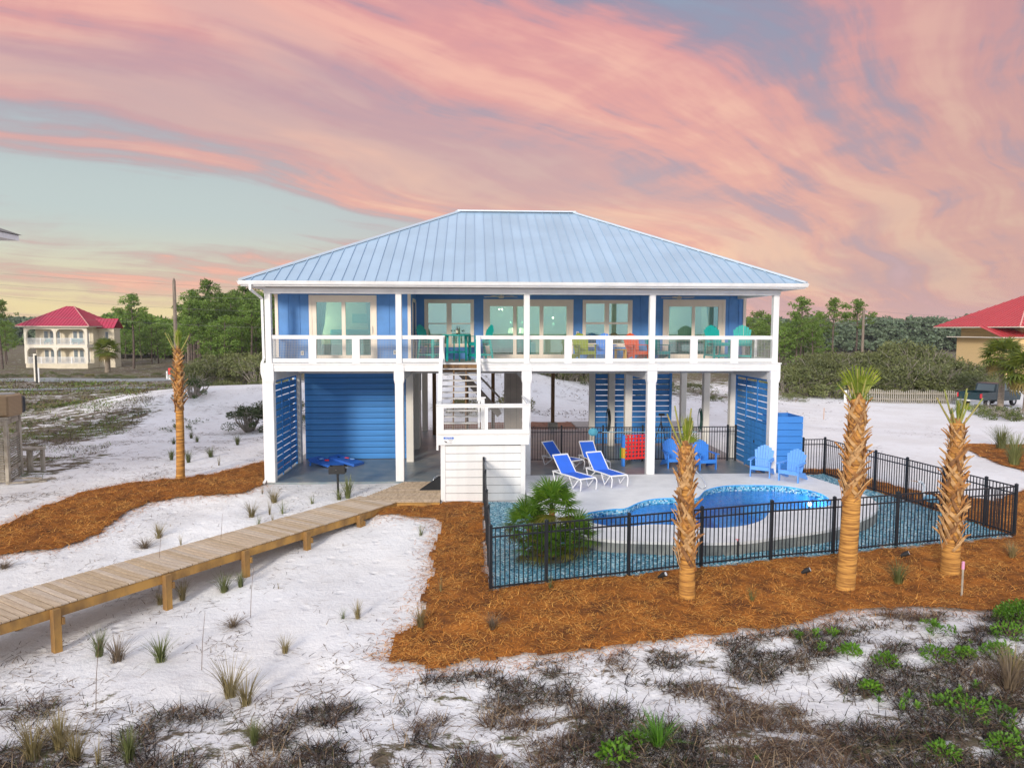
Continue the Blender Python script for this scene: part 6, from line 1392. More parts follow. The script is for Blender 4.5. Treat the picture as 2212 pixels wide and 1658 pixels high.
def pine_proto(seed, h, crown0, spread, m=PINEG):
    r = np.random.default_rng(seed); rr = random.Random(seed)
    mb = MB(); bend = rr.uniform(-.4, .4); trunk = [(bend*math.sin(t*2.5)*t, .2*math.sin(t*3), h*t) for t in np.linspace(0, .97, 8)]
    mb.tube(trunk, [h*.017*(1-.8*i/7)+.02 for i in range(8)], 7)
    cs, rs = [], []; nl = 15
    for k in range(nl):
        t = crown0+(1-crown0)*(k/(nl-1))**.9; a = k*2.4+rr.uniform(-.4, .4); L_ = spread*(1-.62*((t-crown0)/(1-crown0))**1.4)*rr.uniform(.65, 1.1)
        b = Vector((bend*math.sin(t*2.5)*t, .2*math.sin(t*3), h*t*.97)); e = b+Vector((math.cos(a)*L_, math.sin(a)*L_, L_*rr.uniform(.1, .45)))
        mb.tube([b, (b+e)/2+Vector((0,0,-.06*L_)), e], [.05, .035, .02], 4, cap=False)
        for q in range(4): f = .45+.2*q; p = b+(e-b)*min(f, 1.05); cs.append((p.x+rr.uniform(-.5,.5), p.y+rr.uniform(-.5,.5), p.z+rr.uniform(0,.4))); rs.append(rr.uniform(.45, .85)*spread/3)
    V, F = leaf_cloud(np.array(cs), np.array(rs), 30, .17, r, .6, .35)
    return mb.mesh('trunk', PINEB), np_mesh('crown', V, F, m)
PINES = [pine_proto(1, 9, .5, 2.6), pine_proto(2, 10, .62, 2.2), pine_proto(3, 8, .32, 2.9), pine_proto(4, 7, .25, 2.8)]
def at(u, v_or_z, Z, zval=None):
    """ground point seen Z metres ahead of the viewer's station at sideways ratio u"""
    fx, fy = math.sin(YAW), math.cos(YAW); s = (u-1106)/1534*Z
    return 6.757+fx*Z+fy*s, -23.926+fy*Z-fx*s
def pine(label, u, Z, k, s, group):
    x, y = at(u, 0, Z); z = float(ground_z(x, y)[0])-.1
    T_ = thing('pine_tree', label, 'pine tree', (x, y, z), random.uniform(0, 6), group); T_.scale = (s, s, s*random.uniform(.95,1.1))
    link('trunk', PINES[k][0], T_); link('crown', PINES[k][1], T_)
G1 = 'pines in the dense wood left of the blue house'; G2 = 'pines behind the right thicket'; G3 = 'pines round the left red roofed house'
for i in range(46):
    u = 405+(i*37 % 205)+random.uniform(-4, 4); Z = 84+(i*13 % 30); pine('pine in the dense green wood left of the blue house', u, Z, i % 4, random.uniform(.82, 1.05)*Z/92, G1)
pine('tall lone pine with open crown right of the left red roofed house', 288, 101, 1, 1.02, G3); pine('pine left of the left red roofed house at the frame edge', 4, 100, 1, .98, G3)
for i in range(12): pine('low dark pine behind the left red roofed house', random.choice((-20, 12, 20, 262, 275, 300, 312, 330, 345, 362, 380, 395))+random.uniform(-8, 8), 118+random.uniform(-6, 14), 2+i % 2, random.uniform(.7, .85), G3)
for i in range(16): pine('bushy pine behind the thicket right of the blue house', 1618+i*9.5+random.uniform(-4, 4), 86+(i*7 % 24), (2, 3, 0)[i % 3], random.uniform(.72, .95), G2)
for u, Z, k, s, lb in ((1726,92,1,.92,'slim pine with open crown first behind the right thicket'),(1800,96,1,.93,'slim open pine left of the right utility pole'),(1846,100,1,.98,'tallest open pine just left of the right utility pole'),(1772,104,0,.85,'fuller pine between the slim ones at right')): pine(lb, u, Z, k, s, G2)
def scrub_proto(seed, m, w=2.3, h=3.2, n=34, per=95):
    r = np.random.default_rng(seed); rr = random.Random(seed); cs, rs = [], []
    for k in range(n):
        a = rr.uniform(0, 6.283); q = rr.uniform(0, 1)**.55; t = math.sqrt(max(0, 1-q*q)); zz = h*(.30+.62*t*rr.uniform(.55, 1)) if q < .85 else h*rr.uniform(.12, .45)
        cs.append((math.cos(a)*w*q, math.sin(a)*w*q, zz)); rs.append(rr.uniform(.35, .75)*w/2.3)
    V, F = leaf_cloud(np.array(cs), np.array(rs), per, .085*w/2.3, r, .75, .5); mb = MB()
    for k in range(26):
        a = rr.uniform(0, 6.283); q = rr.uniform(.3, 1.0); e = Vector((math.cos(a)*w*q, math.sin(a)*w*q, h*rr.uniform(.5, .98)*(1-.25*q))); b = Vector((math.cos(a)*w*.15, math.sin(a)*w*.15, 0)); md = (b+e)/2+Vector((rr.uniform(-.3,.3), rr.uniform(-.3,.3), h*.12))
        mb.tube([b, md, e], [.05, .03, .012], 4, cap=False)
        for j in range(3): f = e+Vector((rr.uniform(-.5,.5), rr.uniform(-.5,.5), rr.uniform(-.1,.4))); mb.tube([md+(e-md)*rr.uniform(.3,.9), f], [.016, .008], 3, cap=False)
    return mb.mesh('branches', SCRUBB), np_mesh('foliage', V, F, m)
SCRUBS = [scrub_proto(21, SCRUBG), scrub_proto(22, SCRUBG), scrub_proto(23, SCRUBG, 2.5, 2.8), scrub_proto(24, SCRUBY, 2.0, 2.2)]
def scrub(label, x, y, k, s, group, sz=1.0, name='scrub_bush', cat='bush'):
    z = float(ground_z(x, y)[0])-.15; T_ = thing(name, label, cat, (x, y, z), random.uniform(0, 6), group); T_.scale = (s, s, s*sz)
    link('branches', SCRUBS[k][0], T_); link('foliage', SCRUBS[k][1], T_)
GS1 = 'scrub oaks of the right thicket'; GS2 = 'scrub oaks of the left thicket'
for i in range(17):
    u = 1700+i*25; x, y = at(u, 0, 63.5+.004*(u-1700)); scrub('scrub oak in the front row of the right thicket behind the picket fence' if u > 1850 else 'scrub oak in the front row of the right thicket left of the picket fence', x, y, i % 3, random.uniform(.95, 1.25), GS1, random.uniform(.85, 1.05)*(.62+.45*math.sin(math.pi*(i+1.5)/19)))
for i in range(15): u = 1705+i*29; x, y = at(u, 0, 69); scrub('scrub oak in the back row of the right thicket', x, y, (i+1) % 3, random.uniform(1.2, 1.55), GS1, random.uniform(.92, 1.08)*(.58+.52*math.sin(math.pi*(i+1.5)/17)))
for i in range(6): x, y = at(1860+i*36, 0, 61.4); scrub('low yellow green shrub along the picket fence', x, y, 3, random.uniform(.45, .6), 'yellow shrubs along the picket fence', 1)
for i in range(11): u = 408+i*17; x, y = at(u, 0, 66+(i*5 % 9)); scrub('scrub oak in the thicket below the left wood', x, y, i % 3, random.uniform(.85, 1.15)*(.75+.05*min(i, 7)), GS2, random.uniform(.8, 1.0))
for i in range(5): u = 480+i*24; x, y = at(u, 0, 59+(i % 2)*2); scrub('low scrub bush at the foot of the left thicket', x, y, i % 3, random.uniform(.5, .7), GS2, .7)
x, y = at(528, 0, 52); scrub('orange brown bush at the foot of the left thicket', x, y, 3, .55, None, .8)
SCRUBS_D = scrub_proto(61, leafmat('dark_shrub_leaves', (.04, .065, .025), (.11, .14, .05), .2), 1.25, 1.9, 40, 150)
for sx_, sy_, ss_, lb_ in ((-4.9,13.3,.85,'dark feathery shrub on the sand just left of the house'),(-3.4,13.6,1.05,'taller dark shrub close to the left house post')):
    T_ = thing('dark_shrub', lb_, 'shrub', (sx_, sy_, float(ground_z(sx_, sy_)[0])-.1), sx_); T_.scale = (ss_*1.15, ss_, ss_); link('branches', SCRUBS_D[0], T_); link('foliage', SCRUBS_D[1], T_)
SCRUBS.append(scrub_proto(31, leafmat('round_bush', (.03, .07, .012), (.09, .15, .025), .25), 1.0, 1.5, 22, 110)); scrub('round green bush on the dune behind the lone palm', -10.5, 20.6, 4, 1.0, None)
scrub('yellow green bush on the dune seen under the house', 6.3, 19.0, 3, .55, None, .9); scrub('dark olive bush on the dune seen right of the stair box', 9.2, 20.5, 3, .6, None, 1.0)
for i, (x, y, s) in enumerate(((10.5,31,.95),(12.2,32,1.0),(14,32.5,1.1),(16,33,1.1),(18,33,1.0),(11.5,34.5,1.2),(15,36,1.2),(7.6,33.5,.9))): scrub('green scrub bush on the dune seen under the house', x, y, i % 3, s, 'scrub bushes on the dune behind the house', .8)
for i, (x, y, s) in enumerate(((22,31,.5),(25,33,.6),(29,34,.5),(19.5,28,.4),(33,33,.45),(27,29,.35),(24,26,.3))): scrub('low scrub tuft on the sand beyond the right columns', x, y, (i+1) % 3, s, 'scrub tufts beyond the right columns', .6)
for i in range(16): u = -10+i*29; x, y = at(u, 0, 83+random.uniform(-3, 3)); scrub('low scrub along the far side of the left road', x, y, i % 4, random.uniform(.28, .42), 'scrub along the left road', .6)
# far woods that read as one mass
def far_woods(name, label, u0, u1, Z, h, n, m, size):
    r = np.random.default_rng(int(Z+u0)); us = r.uniform(u0, u1, n); Zs = r.uniform(Z, Z*1.18, n); P = np.array([at(a, 0, b) for a, b in zip(us, Zs)])
    gz_ = ground_z(P[:,0], P[:,1]); hh = h*(.72+.5*fbm(us*.02, Zs*.0+3, 77, 4)); k = 7
    cen = np.concatenate([np.stack([P[:,0]+r.normal(0, h*.12, n), P[:,1], gz_+hh*r.uniform(.15, 1, n)], 1) for _ in range(k)]); V, F = leaf_cloud(cen, np.full(len(cen), h*.14), 40, size, r, .8, .6)
    tag(link(name, np_mesh(name, V, F, m)), label, 'woods', kind='stuff')
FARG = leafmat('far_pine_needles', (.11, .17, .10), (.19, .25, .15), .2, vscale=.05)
far_woods('far_woods', 'distant hazy tree line left of the blue house', -150, 640, 230, 9, 330, FARG, .55)
far_woods('far_woods', 'distant hazy tree line right of the blue house', 1560, 2420, 190, 9, 420, FARG, .45)
far_woods('far_woods', 'distant wood low behind the left red roofed house', 200, 620, 135, 8, 170, PINEG, .35)
# ------------------------------------------------------------ leafy palms in the distance
LBIG = [fan_leaf(leafmat('cabbage_palm_leaf', (.07, .12, .012), (.22, .25, .03), .3, vscale=2), 16, 110, .9, .4, s, w=.05) for s in (41, 42)]
LOLD = fan_leaf(leafmat('cabbage_palm_old_leaf', (.16, .13, .03), (.3, .22, .06), .3), 14, 100, .85, .6, 43, w=.05)
def cabbage(label, x, y, h, r_, n, trunk_r=.2):
    z = float(ground_z(x, y)[0])-.1; T_ = thing('cabbage_palm', label, 'palm tree', (x, y, z), 0, 'leafy cabbage palms in the distance')
    mb = MB(); mb.tube([(0,0,0),(.05,0,h*.5),(0,.05,h)], [trunk_r*1.15, trunk_r, trunk_r*.9], 10); mb.build('trunk', mat('grey_palm_trunk', (.34,.28,.22), .95, col2=(.18,.14,.1), vscale=5, bump=.8, stretch=(.6,.6,5)), T_, True)
    for k in range(n):
        a = k*R(137.5); el = R(82)-R(128)*((k+.5)/n); d = Vector((math.cos(a)*math.cos(el), math.sin(a)*math.cos(el), math.sin(el))); st = Vector((0,0,h)); e = st+d*r_*.5
        mb = MB(); mb.tube([st, e], [.02, .012], 4, cap=False); fr = mb.build('frond', PETI, T_)
        lo = link('leaf', LOLD if k > n*.78 else random.choice(LBIG), fr, e); lo.rotation_euler = d.to_track_quat('Z', 'Y').to_euler(); s = r_*random.uniform(.65, .85); lo.scale = (s, s, s)
x, y = at(2166, 0, 55); cabbage('cabbage palm in front of the green pickup at the right', x, y, 4.1, 1.75, 40)
x, y = at(2222, 0, 52); cabbage('cabbage palm half out of frame at the right edge', x, y, 2.9, 2.0, 40)
x, y = at(231, 0, 93); cabbage('small cabbage palm by the corner of the left red roofed house', x, y, 3.0, 1.9, 26, .32)
SCRUBS.append(scrub_proto(51, leafmat('right_bank_green', (.05,.09,.015), (.17,.2,.04), .25), 1.6, .9, 20, 80))
for u, Z, s, lb in ((2135,52,.7,'low green shrub under the right cabbage palm'),(2160,49,.8,'weedy mound beside the pickup at right'),(2195,47,1.0,'weedy mound at the right edge')): x, y = at(u, 0, Z); scrub(lb, x, y, 5, s, None)
# ------------------------------------------------------------ neighbouring houses
REDR = mat('red_metal_roof', (.50, .035, .085), .45, metal=.1, var=.12, vscale=.6); REDS = mat('red_roof_seam', (.36, .03, .05), .5); REDR2 = mat('coral_metal_roof', (.58, .07, .075), .45, metal=.1, var=.1, vscale=.6)
CREAM = mat('cream_stucco', (.74, .66, .50), .85, var=.12, vscale=1.0); CREAMW = mat('pale_trim', (.80, .74, .62), .7); YELW = mat('yellow_siding', (.74, .54, .27), .8, var=.08, bump=.4, bscale=3, stretch=(.1,.1,6))
def seam_roof(par, A, B, T0, T1, step, m, seam):
    """one roof slope with raised seams; every sheet between two seams is a part"""
    A, B, T0, T1 = map(Vector, (A, B, T0, T1)); e = (B-A).normalized(); L_ = (B-A).length; t0 = (T0-A).dot(e); t1 = (T1-A).dot(e); sl = T0-(A+e*t0); Ls = sl.length; s = sl.normalized(); nr = e.cross(s); nr = nr if nr.z > 0 else -nr
    top = lambda x: Ls*max(0, min(1, x/t0 if t0 > 1e-6 else 1, (L_-x)/(L_-t1) if L_-t1 > 1e-6 else 1)); n = max(1, round(L_/step)); w = L_/n
    for k in range(n):
        x0, x1 = k*w, (k+1)*w; cuts = sorted({x0, x1, *[c for c in (t0, t1) if x0 < c < x1]}); poly = [A+e*x0, A+e*x1]+[A+e*c+s*top(c) for c in cuts[::-1]]; cl = []
        for p in poly:
            if not cl or (p-cl[-1]).length > 1e-3: cl.append(p)
        if (cl[0]-cl[-1]).length < 1e-3: cl.pop()
        if len(cl) < 3: continue
        mb = MB(); mb.slab(cl, nr*.03)
        if k: mb.cm = 1; mb.bar(A+e*x0+nr*.05, A+e*x0+s*max(top(x0)-.02, .05)+nr*.05, .05, .07, nr)
        mb.build('roof_panel', [m, seam], par)
def hip(par, x0, x1, y0, y1, z0, z1, inset, m, seam, step=.6):
    mb = MB(); mb.box(x0+.02, x1-.02, y0+.02, y1-.02, z0-.12, z0-.01); rf = mb.build('roof', CREAMW, par); yr = (y0+y1)/2; a, b = (x0+inset, yr, z1), (x1-inset, yr, z1)
    seam_roof(rf, (x0,y0,z0), (x1,y0,z0), a, b, step, m, seam); seam_roof(rf, (x1,y1,z0), (x0,y1,z0), b, a, step, m, seam); seam_roof(rf, (x0,y1,z0), (x0,y0,z0), a, a, step, m, seam); seam_roof(rf, (x1,y0,z0), (x1,y1,z0), b, b, step, m, seam)
    for c, d in (((x0,y0,z0),a),((x1,y0,z0),b)): mb = MB(); mb.bar(Vector(c)+Vector((0,0,.06)), Vector(d)+Vector((0,0,.06)), .14, .06); mb.build('hip_cap', mat('pink_hip_cap', (.72,.35,.30), .5), rf)
    return rf
x, y = at(122, 0, 104); gzh = float(ground_z(x, y)[0])
RH = thing('stucco_house', 'two storey cream house with arched balconies and a magenta red roof', 'house', (x, y, gzh), R(-1)); RH.scale = (.80, .8, .97)
W2 = 5.55
mb = MB(); mb.box(-W2+.6, W2, 2.2, 10, -.5, 6.4); mb.box(-W2, W2, 0, 2.2, -.5, .75); mb.build('wall', CREAM, RH)
mb = MB(); mb.box(W2+.02, W2+2.9, 4.0, 6.2, -.5, 6.0); mb.build('wing_wall', CREAM, RH)
mb = MB(); mb.box(-W2-.05, W2+.05, -.05, 2.2, 3.15, 3.65); mb.build('balcony_slab', CREAMW, RH); mb = MB(); mb.box(-W2-.05, W2+.05, -.05, 2.2, 5.95, 6.42); mb.build('eave_beam', CREAMW, RH)
mb = MB(); mb.box(-W2, W2, -.02, 2.2, .72, .80); mb.build('terrace_floor', CREAMW, RH)
for zz0, zz1 in ((.8, 3.15), (3.65, 5.95)):
    for cx in (-W2+.12, -.15, W2-.12): mb = MB(); mb.bbox(cx-.24, cx+.24, -.04, .4, zz0, zz1, .03); mb.build('column', CREAMW, RH)
    for cx in (-W2+.36, W2-.36, -.39, .09):      # rounded arch corners
        s = 1 if cx in (-W2+.36, .09) else -1; mb = MB(); r_ = .75; arc = [(cx+s*(r_-r_*math.sin(a)), 0, zz1-r_+r_*math.cos(a)) for a in np.linspace(0, math.pi/2, 8)]
        mb.slab([(cx, 0, zz1)]+arc, (0,.35,0)); mb.build('arch_corner', CREAMW, RH)
    for c0, c1 in ((-W2+.36, -.39), (.09, W2-.36)):
        mb = MB(); mb.box(c0, c1, .05, .15, zz0+.88, zz0+.96); mb.box(c0, c1, .06, .14, zz0+.08, zz0+.15); rl = mb.build('railing', WHITE, RH)
        n = int((c1-c0)/.17); mb = MB()
        for k in range(n): xx = c0+(k+.5)*(c1-c0)/n; mb.box(xx-.032, xx+.032, .07, .13, zz0+.151, zz0+.879)
        mb.box((c0+c1)/2-.09, (c0+c1)/2+.09, .04, .16, zz0, zz0+1.02); o = mb.build('balusters', WHITE, rl); o['kind'] = 'stuff'
        d0 = c1-3.35 if c0 > -1 else c0+1.75
        for k in range(3):
            xx = d0+k*1.08; mb = MB(); mb.box(xx-.08, xx+.98, 2.15, 2.199, zz0, zz0+2.15); dr = mb.build('door', CREAMW, RH); mb = MB(); mb.box(xx+.12, xx+.78, 2.13, 2.149, zz0+.12, zz0+1.98); mb.build('pane', FARGLASS, dr)
    mb = MB(); mb.box(W2+1.2, W2+1.9, 3.97, 3.998, zz0+.5, zz0+2.0); wn = mb.build('window', CREAMW, RH); mb = MB(); mb.box(W2+1.3, W2+1.8, 3.955, 3.969, zz0+.6, zz0+1.9); mb.build('pane', FARGLASS, wn)
hip(RH, -W2-1.0, W2+1.0, -1.0, 11.0, 6.43, 9.5, 5.9, REDR, REDS)
mb = MB(); mb.box(W2-1, W2+3.0, 3.7, 6.4, 6.0, 6.1); wr = mb.build('wing_roof', CREAMW, RH); seam_roof(wr, (W2-3.0,3.4,6.12), (W2+3.2,3.4,6.12), (W2-3.0,5.2,7.6), (W2+3.2,5.2,7.6), .6, REDR, REDS); seam_roof(wr, (W2+3.2,7.0,6.12), (W2-3.0,7.0,6.12), (W2+3.2,5.2,7.6), (W2-3.0,5.2,7.6), .6, REDR, REDS)
for bx, bz, lb in ((3.1,3.66,'turquoise towel on the upper right balcony of the red roofed house'),(-2.0,3.66,'turquoise chair on the upper left balcony of the red roofed house')):
    ca, sa = math.cos(R(-1)), math.sin(R(-1)); wx, wy = x+(ca*bx-sa*.6)*.80, y+(sa*bx+ca*.6)*.8; t = thing('balcony_chair', lb, 'chair', (wx, wy, gzh+bz*.97), R(-1)); mb = MB(); mb.bbox(-.9 if bx > 0 else -.45, .9 if bx > 0 else .45, 0, .5, .3, .42, .03); mb.build('seat', BEDBL, t); mb = MB(); mb.bbox(-.9 if bx > 0 else -.45, .9 if bx > 0 else .45, .42, .5, .4, .85, .03); mb.build('backrest', BEDBL, t)
    for sx in (-.4, .4): mb = MB(); mb.box(sx-.03, sx+.03, .05, .45, 0, .3); mb.build('leg', BEDBL, t)
# house at the right edge
x, y = at(2285, 0, 84); gzr = float(ground_z(x, y)[0])
YH = thing('yellow_house', 'yellow sided house with a coral red metal roof at the right edge', 'house', (x, y, gzr), R(2)); e0 = 5.45-gzr
mb = MB(); mb.box(-3.2, 14, 3.0, 12, -.3, e0); mb.build('wall', YELW, YH); mb = MB(); mb.box(-3.2, -.3, 0, 3.0, -.3, e0); mb.build('wall', YELW, YH); mb = MB(); mb.box(-6.0, -3.2, 1.0, 9, -.3, e0-1.25); mb.build('wing_wall', YELW, YH)
mb = MB(); mb.box(-.3, .35, -.05, .45, -.3, e0-.3); mb.build('column', WHITE, YH); mb = MB(); mb.box(-.3, 14, -.05, .5, e0-.5, e0); mb.build('porch_beam', CREAMW, YH); mb = MB(); mb.box(-.3, 14, 0, 3.0, e0-3.5, e0-3.3); mb.build('porch_floor', CREAMW, YH)
mb = MB(); mb.box(.35, 14, .1, .2, e0-2.55, e0-2.45); rl = mb.build('railing', CREAMW, YH); mb = MB()
for k in range(60): mb.box(.5+k*.2, .56+k*.2, .12, .18, e0-3.3, e0-2.55)
o = mb.build('balusters', CREAMW, rl); o['kind'] = 'stuff'
mb = MB(); mb.box(2.0, 3.5, 2.95, 2.998, e0-1.45, e0-.5); wn = mb.build('window', CREAMW, YH); mb = MB(); mb.box(2.15, 3.35, 2.93, 2.949, e0-1.3, e0-.65); mb.build('pane', YELW, wn)
hip(YH, -6.2, 15.5, -1.4, 13.4, e0+.15, e0+4.3, 7.4, REDR2, REDS, .62)
mb = MB(); mb.box(-7.0, -3.0, .4, 9.6, e0-1.2, e0-1.1); wr = mb.build('wing_roof', CREAMW, YH); seam_roof(wr, (-7.1,.3,e0-1.08), (-2.0,.3,e0-1.08), (-7.1,4.0,e0+.2), (-2.0,4.0,e0+.2), .55, REDR2, REDS)
# neighbour whose eave corner shows at the left edge, and its air conditioner stand
NH = thing('neighbour_house', 'pale roof corner of the neighbouring house at the left edge', 'house', (-16.95,-3.6,0))
mb = MB(); mb.box(-5, 5.6, -4.2, 6, 3.6, 8.3); mb.build('wall', CREAMW, NH)
for px_, py_ in ((-4.5,-3.9),(5.3,-3.9),(-4.5,5.7),(5.3,5.7),(.4,-3.9),(.4,5.7)): mb = MB(); mb.box(px_-.15, px_+.15, py_-.15, py_+.15, -1, 3.598); mb.build('pile', OLDWOOD, NH)
mb = MB(); mb.box(-6, 7.05, -5.4, 7, 8.31, 8.5); rf = mb.build('roof', WHITE, NH); mb = MB(); zr0 = 8.52
mb.raw([(-6.1,-5.5,zr0),(7.12,-5.5,zr0),(7.12,7.1,zr0),(-6.1,7.1,zr0),(-1,.8,zr0+2.2),(2,.8,zr0+2.2)], [(0,1,5,4),(1,2,5),(2,3,4,5),(3,0,4),(3,2,1,0)]); mb.build('shingle_roof', mat('grey_shingles', (.25,.24,.22), .9, var=.3, vscale=8), rf)
ST = thing('equipment_stand', 'weathered wooden stand with louvered screens at the left edge', 'stand', (-9.6,1.65,-.45), R(0))
mb = MB(); mb.slab([(-3.0,-.5,2.36),(.05,.05,2.36),(-.55,1.75,2.36),(-3.6,1.2,2.36)], (0,0,.08)); mb.build('platform', OLDWOOD, ST)
for px_, py_ in ((0,0),(-.55,1.6),(-2.9,-.5),(-.62,-.11)): mb = MB(); mb.box(px_-.06, px_+.06, py_-.06, py_+.06, -.3, 2.35); mb.build('stand_post', OLDWOOD, ST)
mb = MB(); mb.bar((0,0,2.25), (-.55,1.6,2.25), .04, .16); mb.bar((0,0,1.72), (-.55,1.6,1.72), .05, .10); mb.bar((0,0,.55), (-.55,1.6,.55), .05, .10); mb.bar((0,0,.12), (-.55,1.6,.12), .05, .10); mb.bar((-2.9,-.5,1.72), (0,0,1.72), .05, .10); mb.bar((-2.9,-.5,2.25), (0,0,2.25), .04, .16); mb.build('crosspiece', OLDWOOD, ST)
mb = MB(); mb.bar((0,0,0), (-.55,1.6,0), .012, .10, Vector((.55,.2,.8))); lm = mb.mesh('slat', mat('louver_pale_wood', (.48,.45,.38), .9, col2=(.3,.27,.22), vscale=5)); mb = MB(); mb.bar((-2.9,-.5,0), (-.1,-.02,0), .012, .09, Vector((.15,-.55,.8))); lm2 = mb.mesh('slat', OLDWOOD)
for k in range(18):
    z_ = .2+k*.083
    if not .48 < z_ < .62: link('slat', lm, ST, (0,0,z_))
    link('slat', lm2, ST, (0,0,z_))
def ac_unit(label, x, y, z, m, r_, h):
    T_ = thing('air_conditioner', label, 'air conditioner', (x,y,z)); mb = MB()
    mb.bbox(-r_, r_, -r_, r_, 0, h, .06); mb.build('casing', m, T_)
    mb = MB()
    for k in range(int(h/.045)-2): mb.box(-r_-.006, r_+.006, -r_-.006, r_+.006, .06+k*.045, .075+k*.045)
    mb.build('coil_guard', mat('ac_guard_'+m.name, tuple(c*.7 for c in ((.36,.25,.14) if 'tan' in m.name else (.03,.04,.05))), .6), T_)
    mb = MB(); mb.lathe([(r_*.9,h),(r_*.9,h+.03),(r_*.3,h+.04)], 20); mb.build('fan_grille', mat('ac_top', (.45,.45,.42), .6), T_)
ac_unit('tan air conditioner on the wooden stand at the left edge', -10.0, 2.2, 2.0, mat('ac_tan', (.40,.28,.16), .6), .42, .78); ac_unit('dark air conditioner behind the tan one on the wooden stand', -10.2, 3.05, 2.0, mat('ac_dark', (.03,.04,.05), .6), .30, .62)
t = thing('wooden_bench', 'old wooden bench on posts beside the louvered stand', 'bench', (-9.95,3.7,-.4))
mb = MB(); mb.bbox(-.35, .3, -.25, .3, .92, 1.0, .01); mb.build('bench_top', OLDWOOD, t)
for px_, py_ in ((-.05,-.1),(.22,.2),(-.28,.2)): mb = MB(); mb.box(px_-.06, px_+.06, py_-.06, py_+.06, -.2, .92); mb.build('leg', OLDWOOD, t)
mb = MB(); mb.bar((-.28,-.1,.3), (.22,.1,.8), .05, .08); mb.build('brace', OLDWOOD, t)
for k, (bx, by, a, ln) in enumerate(((-9.0,1.7,.5,1.2),(-8.7,1.95,.9,1.0),(-9.2,2.1,.2,.9))):
    z = float(ground_z(bx, by)[0]); mb = MB(); mb.bbox(-ln/2, ln/2, -.06, .06, 0, .05, .006); o = mb.build('loose_board', OLDWOOD); o.location = (bx, by, z+.02+.03*k); o.rotation_euler = (0,.05,a); tag(o, ('longest loose board on the ground by the louvered stand','loose board lying nearest the viewer by the louvered stand','short loose board against the louvered stand')[k], 'board', 'loose boards by the stand')
# ------------------------------------------------------------ utility poles and wires
POLE = mat('pole_wood', (.27,.22,.175), .9, col2=(.17,.13,.1), vscale=4, bump=.3, stretch=(2,2,.3))
def upole(label, u, Z, top, r_, arms=()):
    x, y = at(u, 0, Z); z = float(ground_z(x, y)[0]); T_ = thing('utility_pole', label, 'utility pole', (x,y,z)); h = top-z
    mb = MB(); mb.tube([(0,0,-.5),(0,0,h-.3),(0,0,h)], [r_*1.2, r_*.85, r_*.3 if not arms else r_*.8], 10); mb.build('pole_shaft', POLE, T_, True)
    for dz, ln in arms: mb = MB(); mb.bar((-ln*.2,0,h-dz), (ln,0,h-dz), .07, .07); mb.tube([(ln*.9,0,h-dz),(ln*.9,0,h-dz+.2)], .05, 6); mb.build('insulator_arm', GREYPL, T_)
    return Vector((x, y, top))
P1 = upole('tall bare wooden pole rising behind the lone palm', 381, 74, 10.35, .19)
P2 = upole('thinner pole right of the tall bare one', 407, 106, 8.95, .17, ((.9,.5),(2.2,.5),(4.6,1.2)))
P3 = upole('wooden utility pole above the right thicket', 1862, 92, 7.75, .17, ((.3,.45),(1.1,.45),(1.9,.45)))
WIREM = mat('power_line', (.12,.12,.12), .6)
def wireline(label, a, b, r_=.014, sag=.4):
    mb = MB(); a, b = Vector(a), Vector(b); mb.tube([a+(b-a)*t+Vector((0,0,-sag*4*t*(1-t))) for t in np.linspace(0, 1, 17)], r_, 4); tag(mb.build('power_line', WIREM), label, 'power line', 'overhead power lines')
def p3(u, v, Z): x, y = at(u, 0, Z); return (x, y, 5.091+(712-v+.076*0)*Z/1534)
for (v0, v1, lb) in ((588,621,'topmost power line across the left sky'),(612,645,'second power line across the left sky'),(636,672,'third power line across the left sky'),(672,706,'lowest power line before the left red roof')): wireline(lb, p3(-160, v0-9, 80), p3(640, v1+4, 80))
for (v0, v1, lb) in ((668,672,'topmost power line across the right sky'),(684,690,'second power line across the right sky'),(698,707,'third power line across the right sky')):
    wireline(lb+' left of the pole', p3(1560, v0-1, 92), p3(1870, v0+2, 92), .014, .2); wireline(lb+' right of the pole', p3(1870, v0+2, 92), p3(2300, v1+12, 92), .014, .3)
# ------------------------------------------------------------ picket fence
PF = thing('picket_fence', 'weathered grey scalloped picket fence before the right thicket', 'fence'); pk = MB(); pk.slab([(-.045,0,0),(.045,0,0),(.045,0,1),(0,0,1.06),(-.045,0,1)], (0,.02,0)); pkm = pk.mesh('picket', mat('grey_picket', (.42,.39,.34), .9, col2=(.28,.25,.21), vscale=3))
ax_, ay_ = at(1835, 0, 58.8); bx_, by_ = at(2075, 0, 60.6); n = 52; zf0, zf1 = float(ground_z(ax_, ay_)[0]), float(ground_z(bx_, by_)[0]); dz_ = math.atan2(by_-ay_, bx_-ax_)
for k in range(n+1):
    t = k/n; X_, Y_ = ax_+(bx_-ax_)*t, ay_+(by_-ay_)*t; o = link('picket', pkm, PF, (X_, Y_, float(ground_z(X_, Y_)[0])-.05), (0,0,dz_)); o.scale = (1, 1, 1.02+.16*math.sin((t*6 % 1)*math.pi))
for h in (.35, .85):
    for j in range(8): t0, t1 = j/8, (j+1)/8; p_, q_ = (ax_+(bx_-ax_)*t0, ay_+(by_-ay_)*t0), (ax_+(bx_-ax_)*t1, ay_+(by_-ay_)*t1); mb = MB(); mb.bar((p_[0],p_[1]+.04,float(ground_z(*p_)[0])+h), (q_[0],q_[1]+.04,float(ground_z(*q_)[0])+h), .04, .08); mb.build('rail', OLDWOOD, PF)
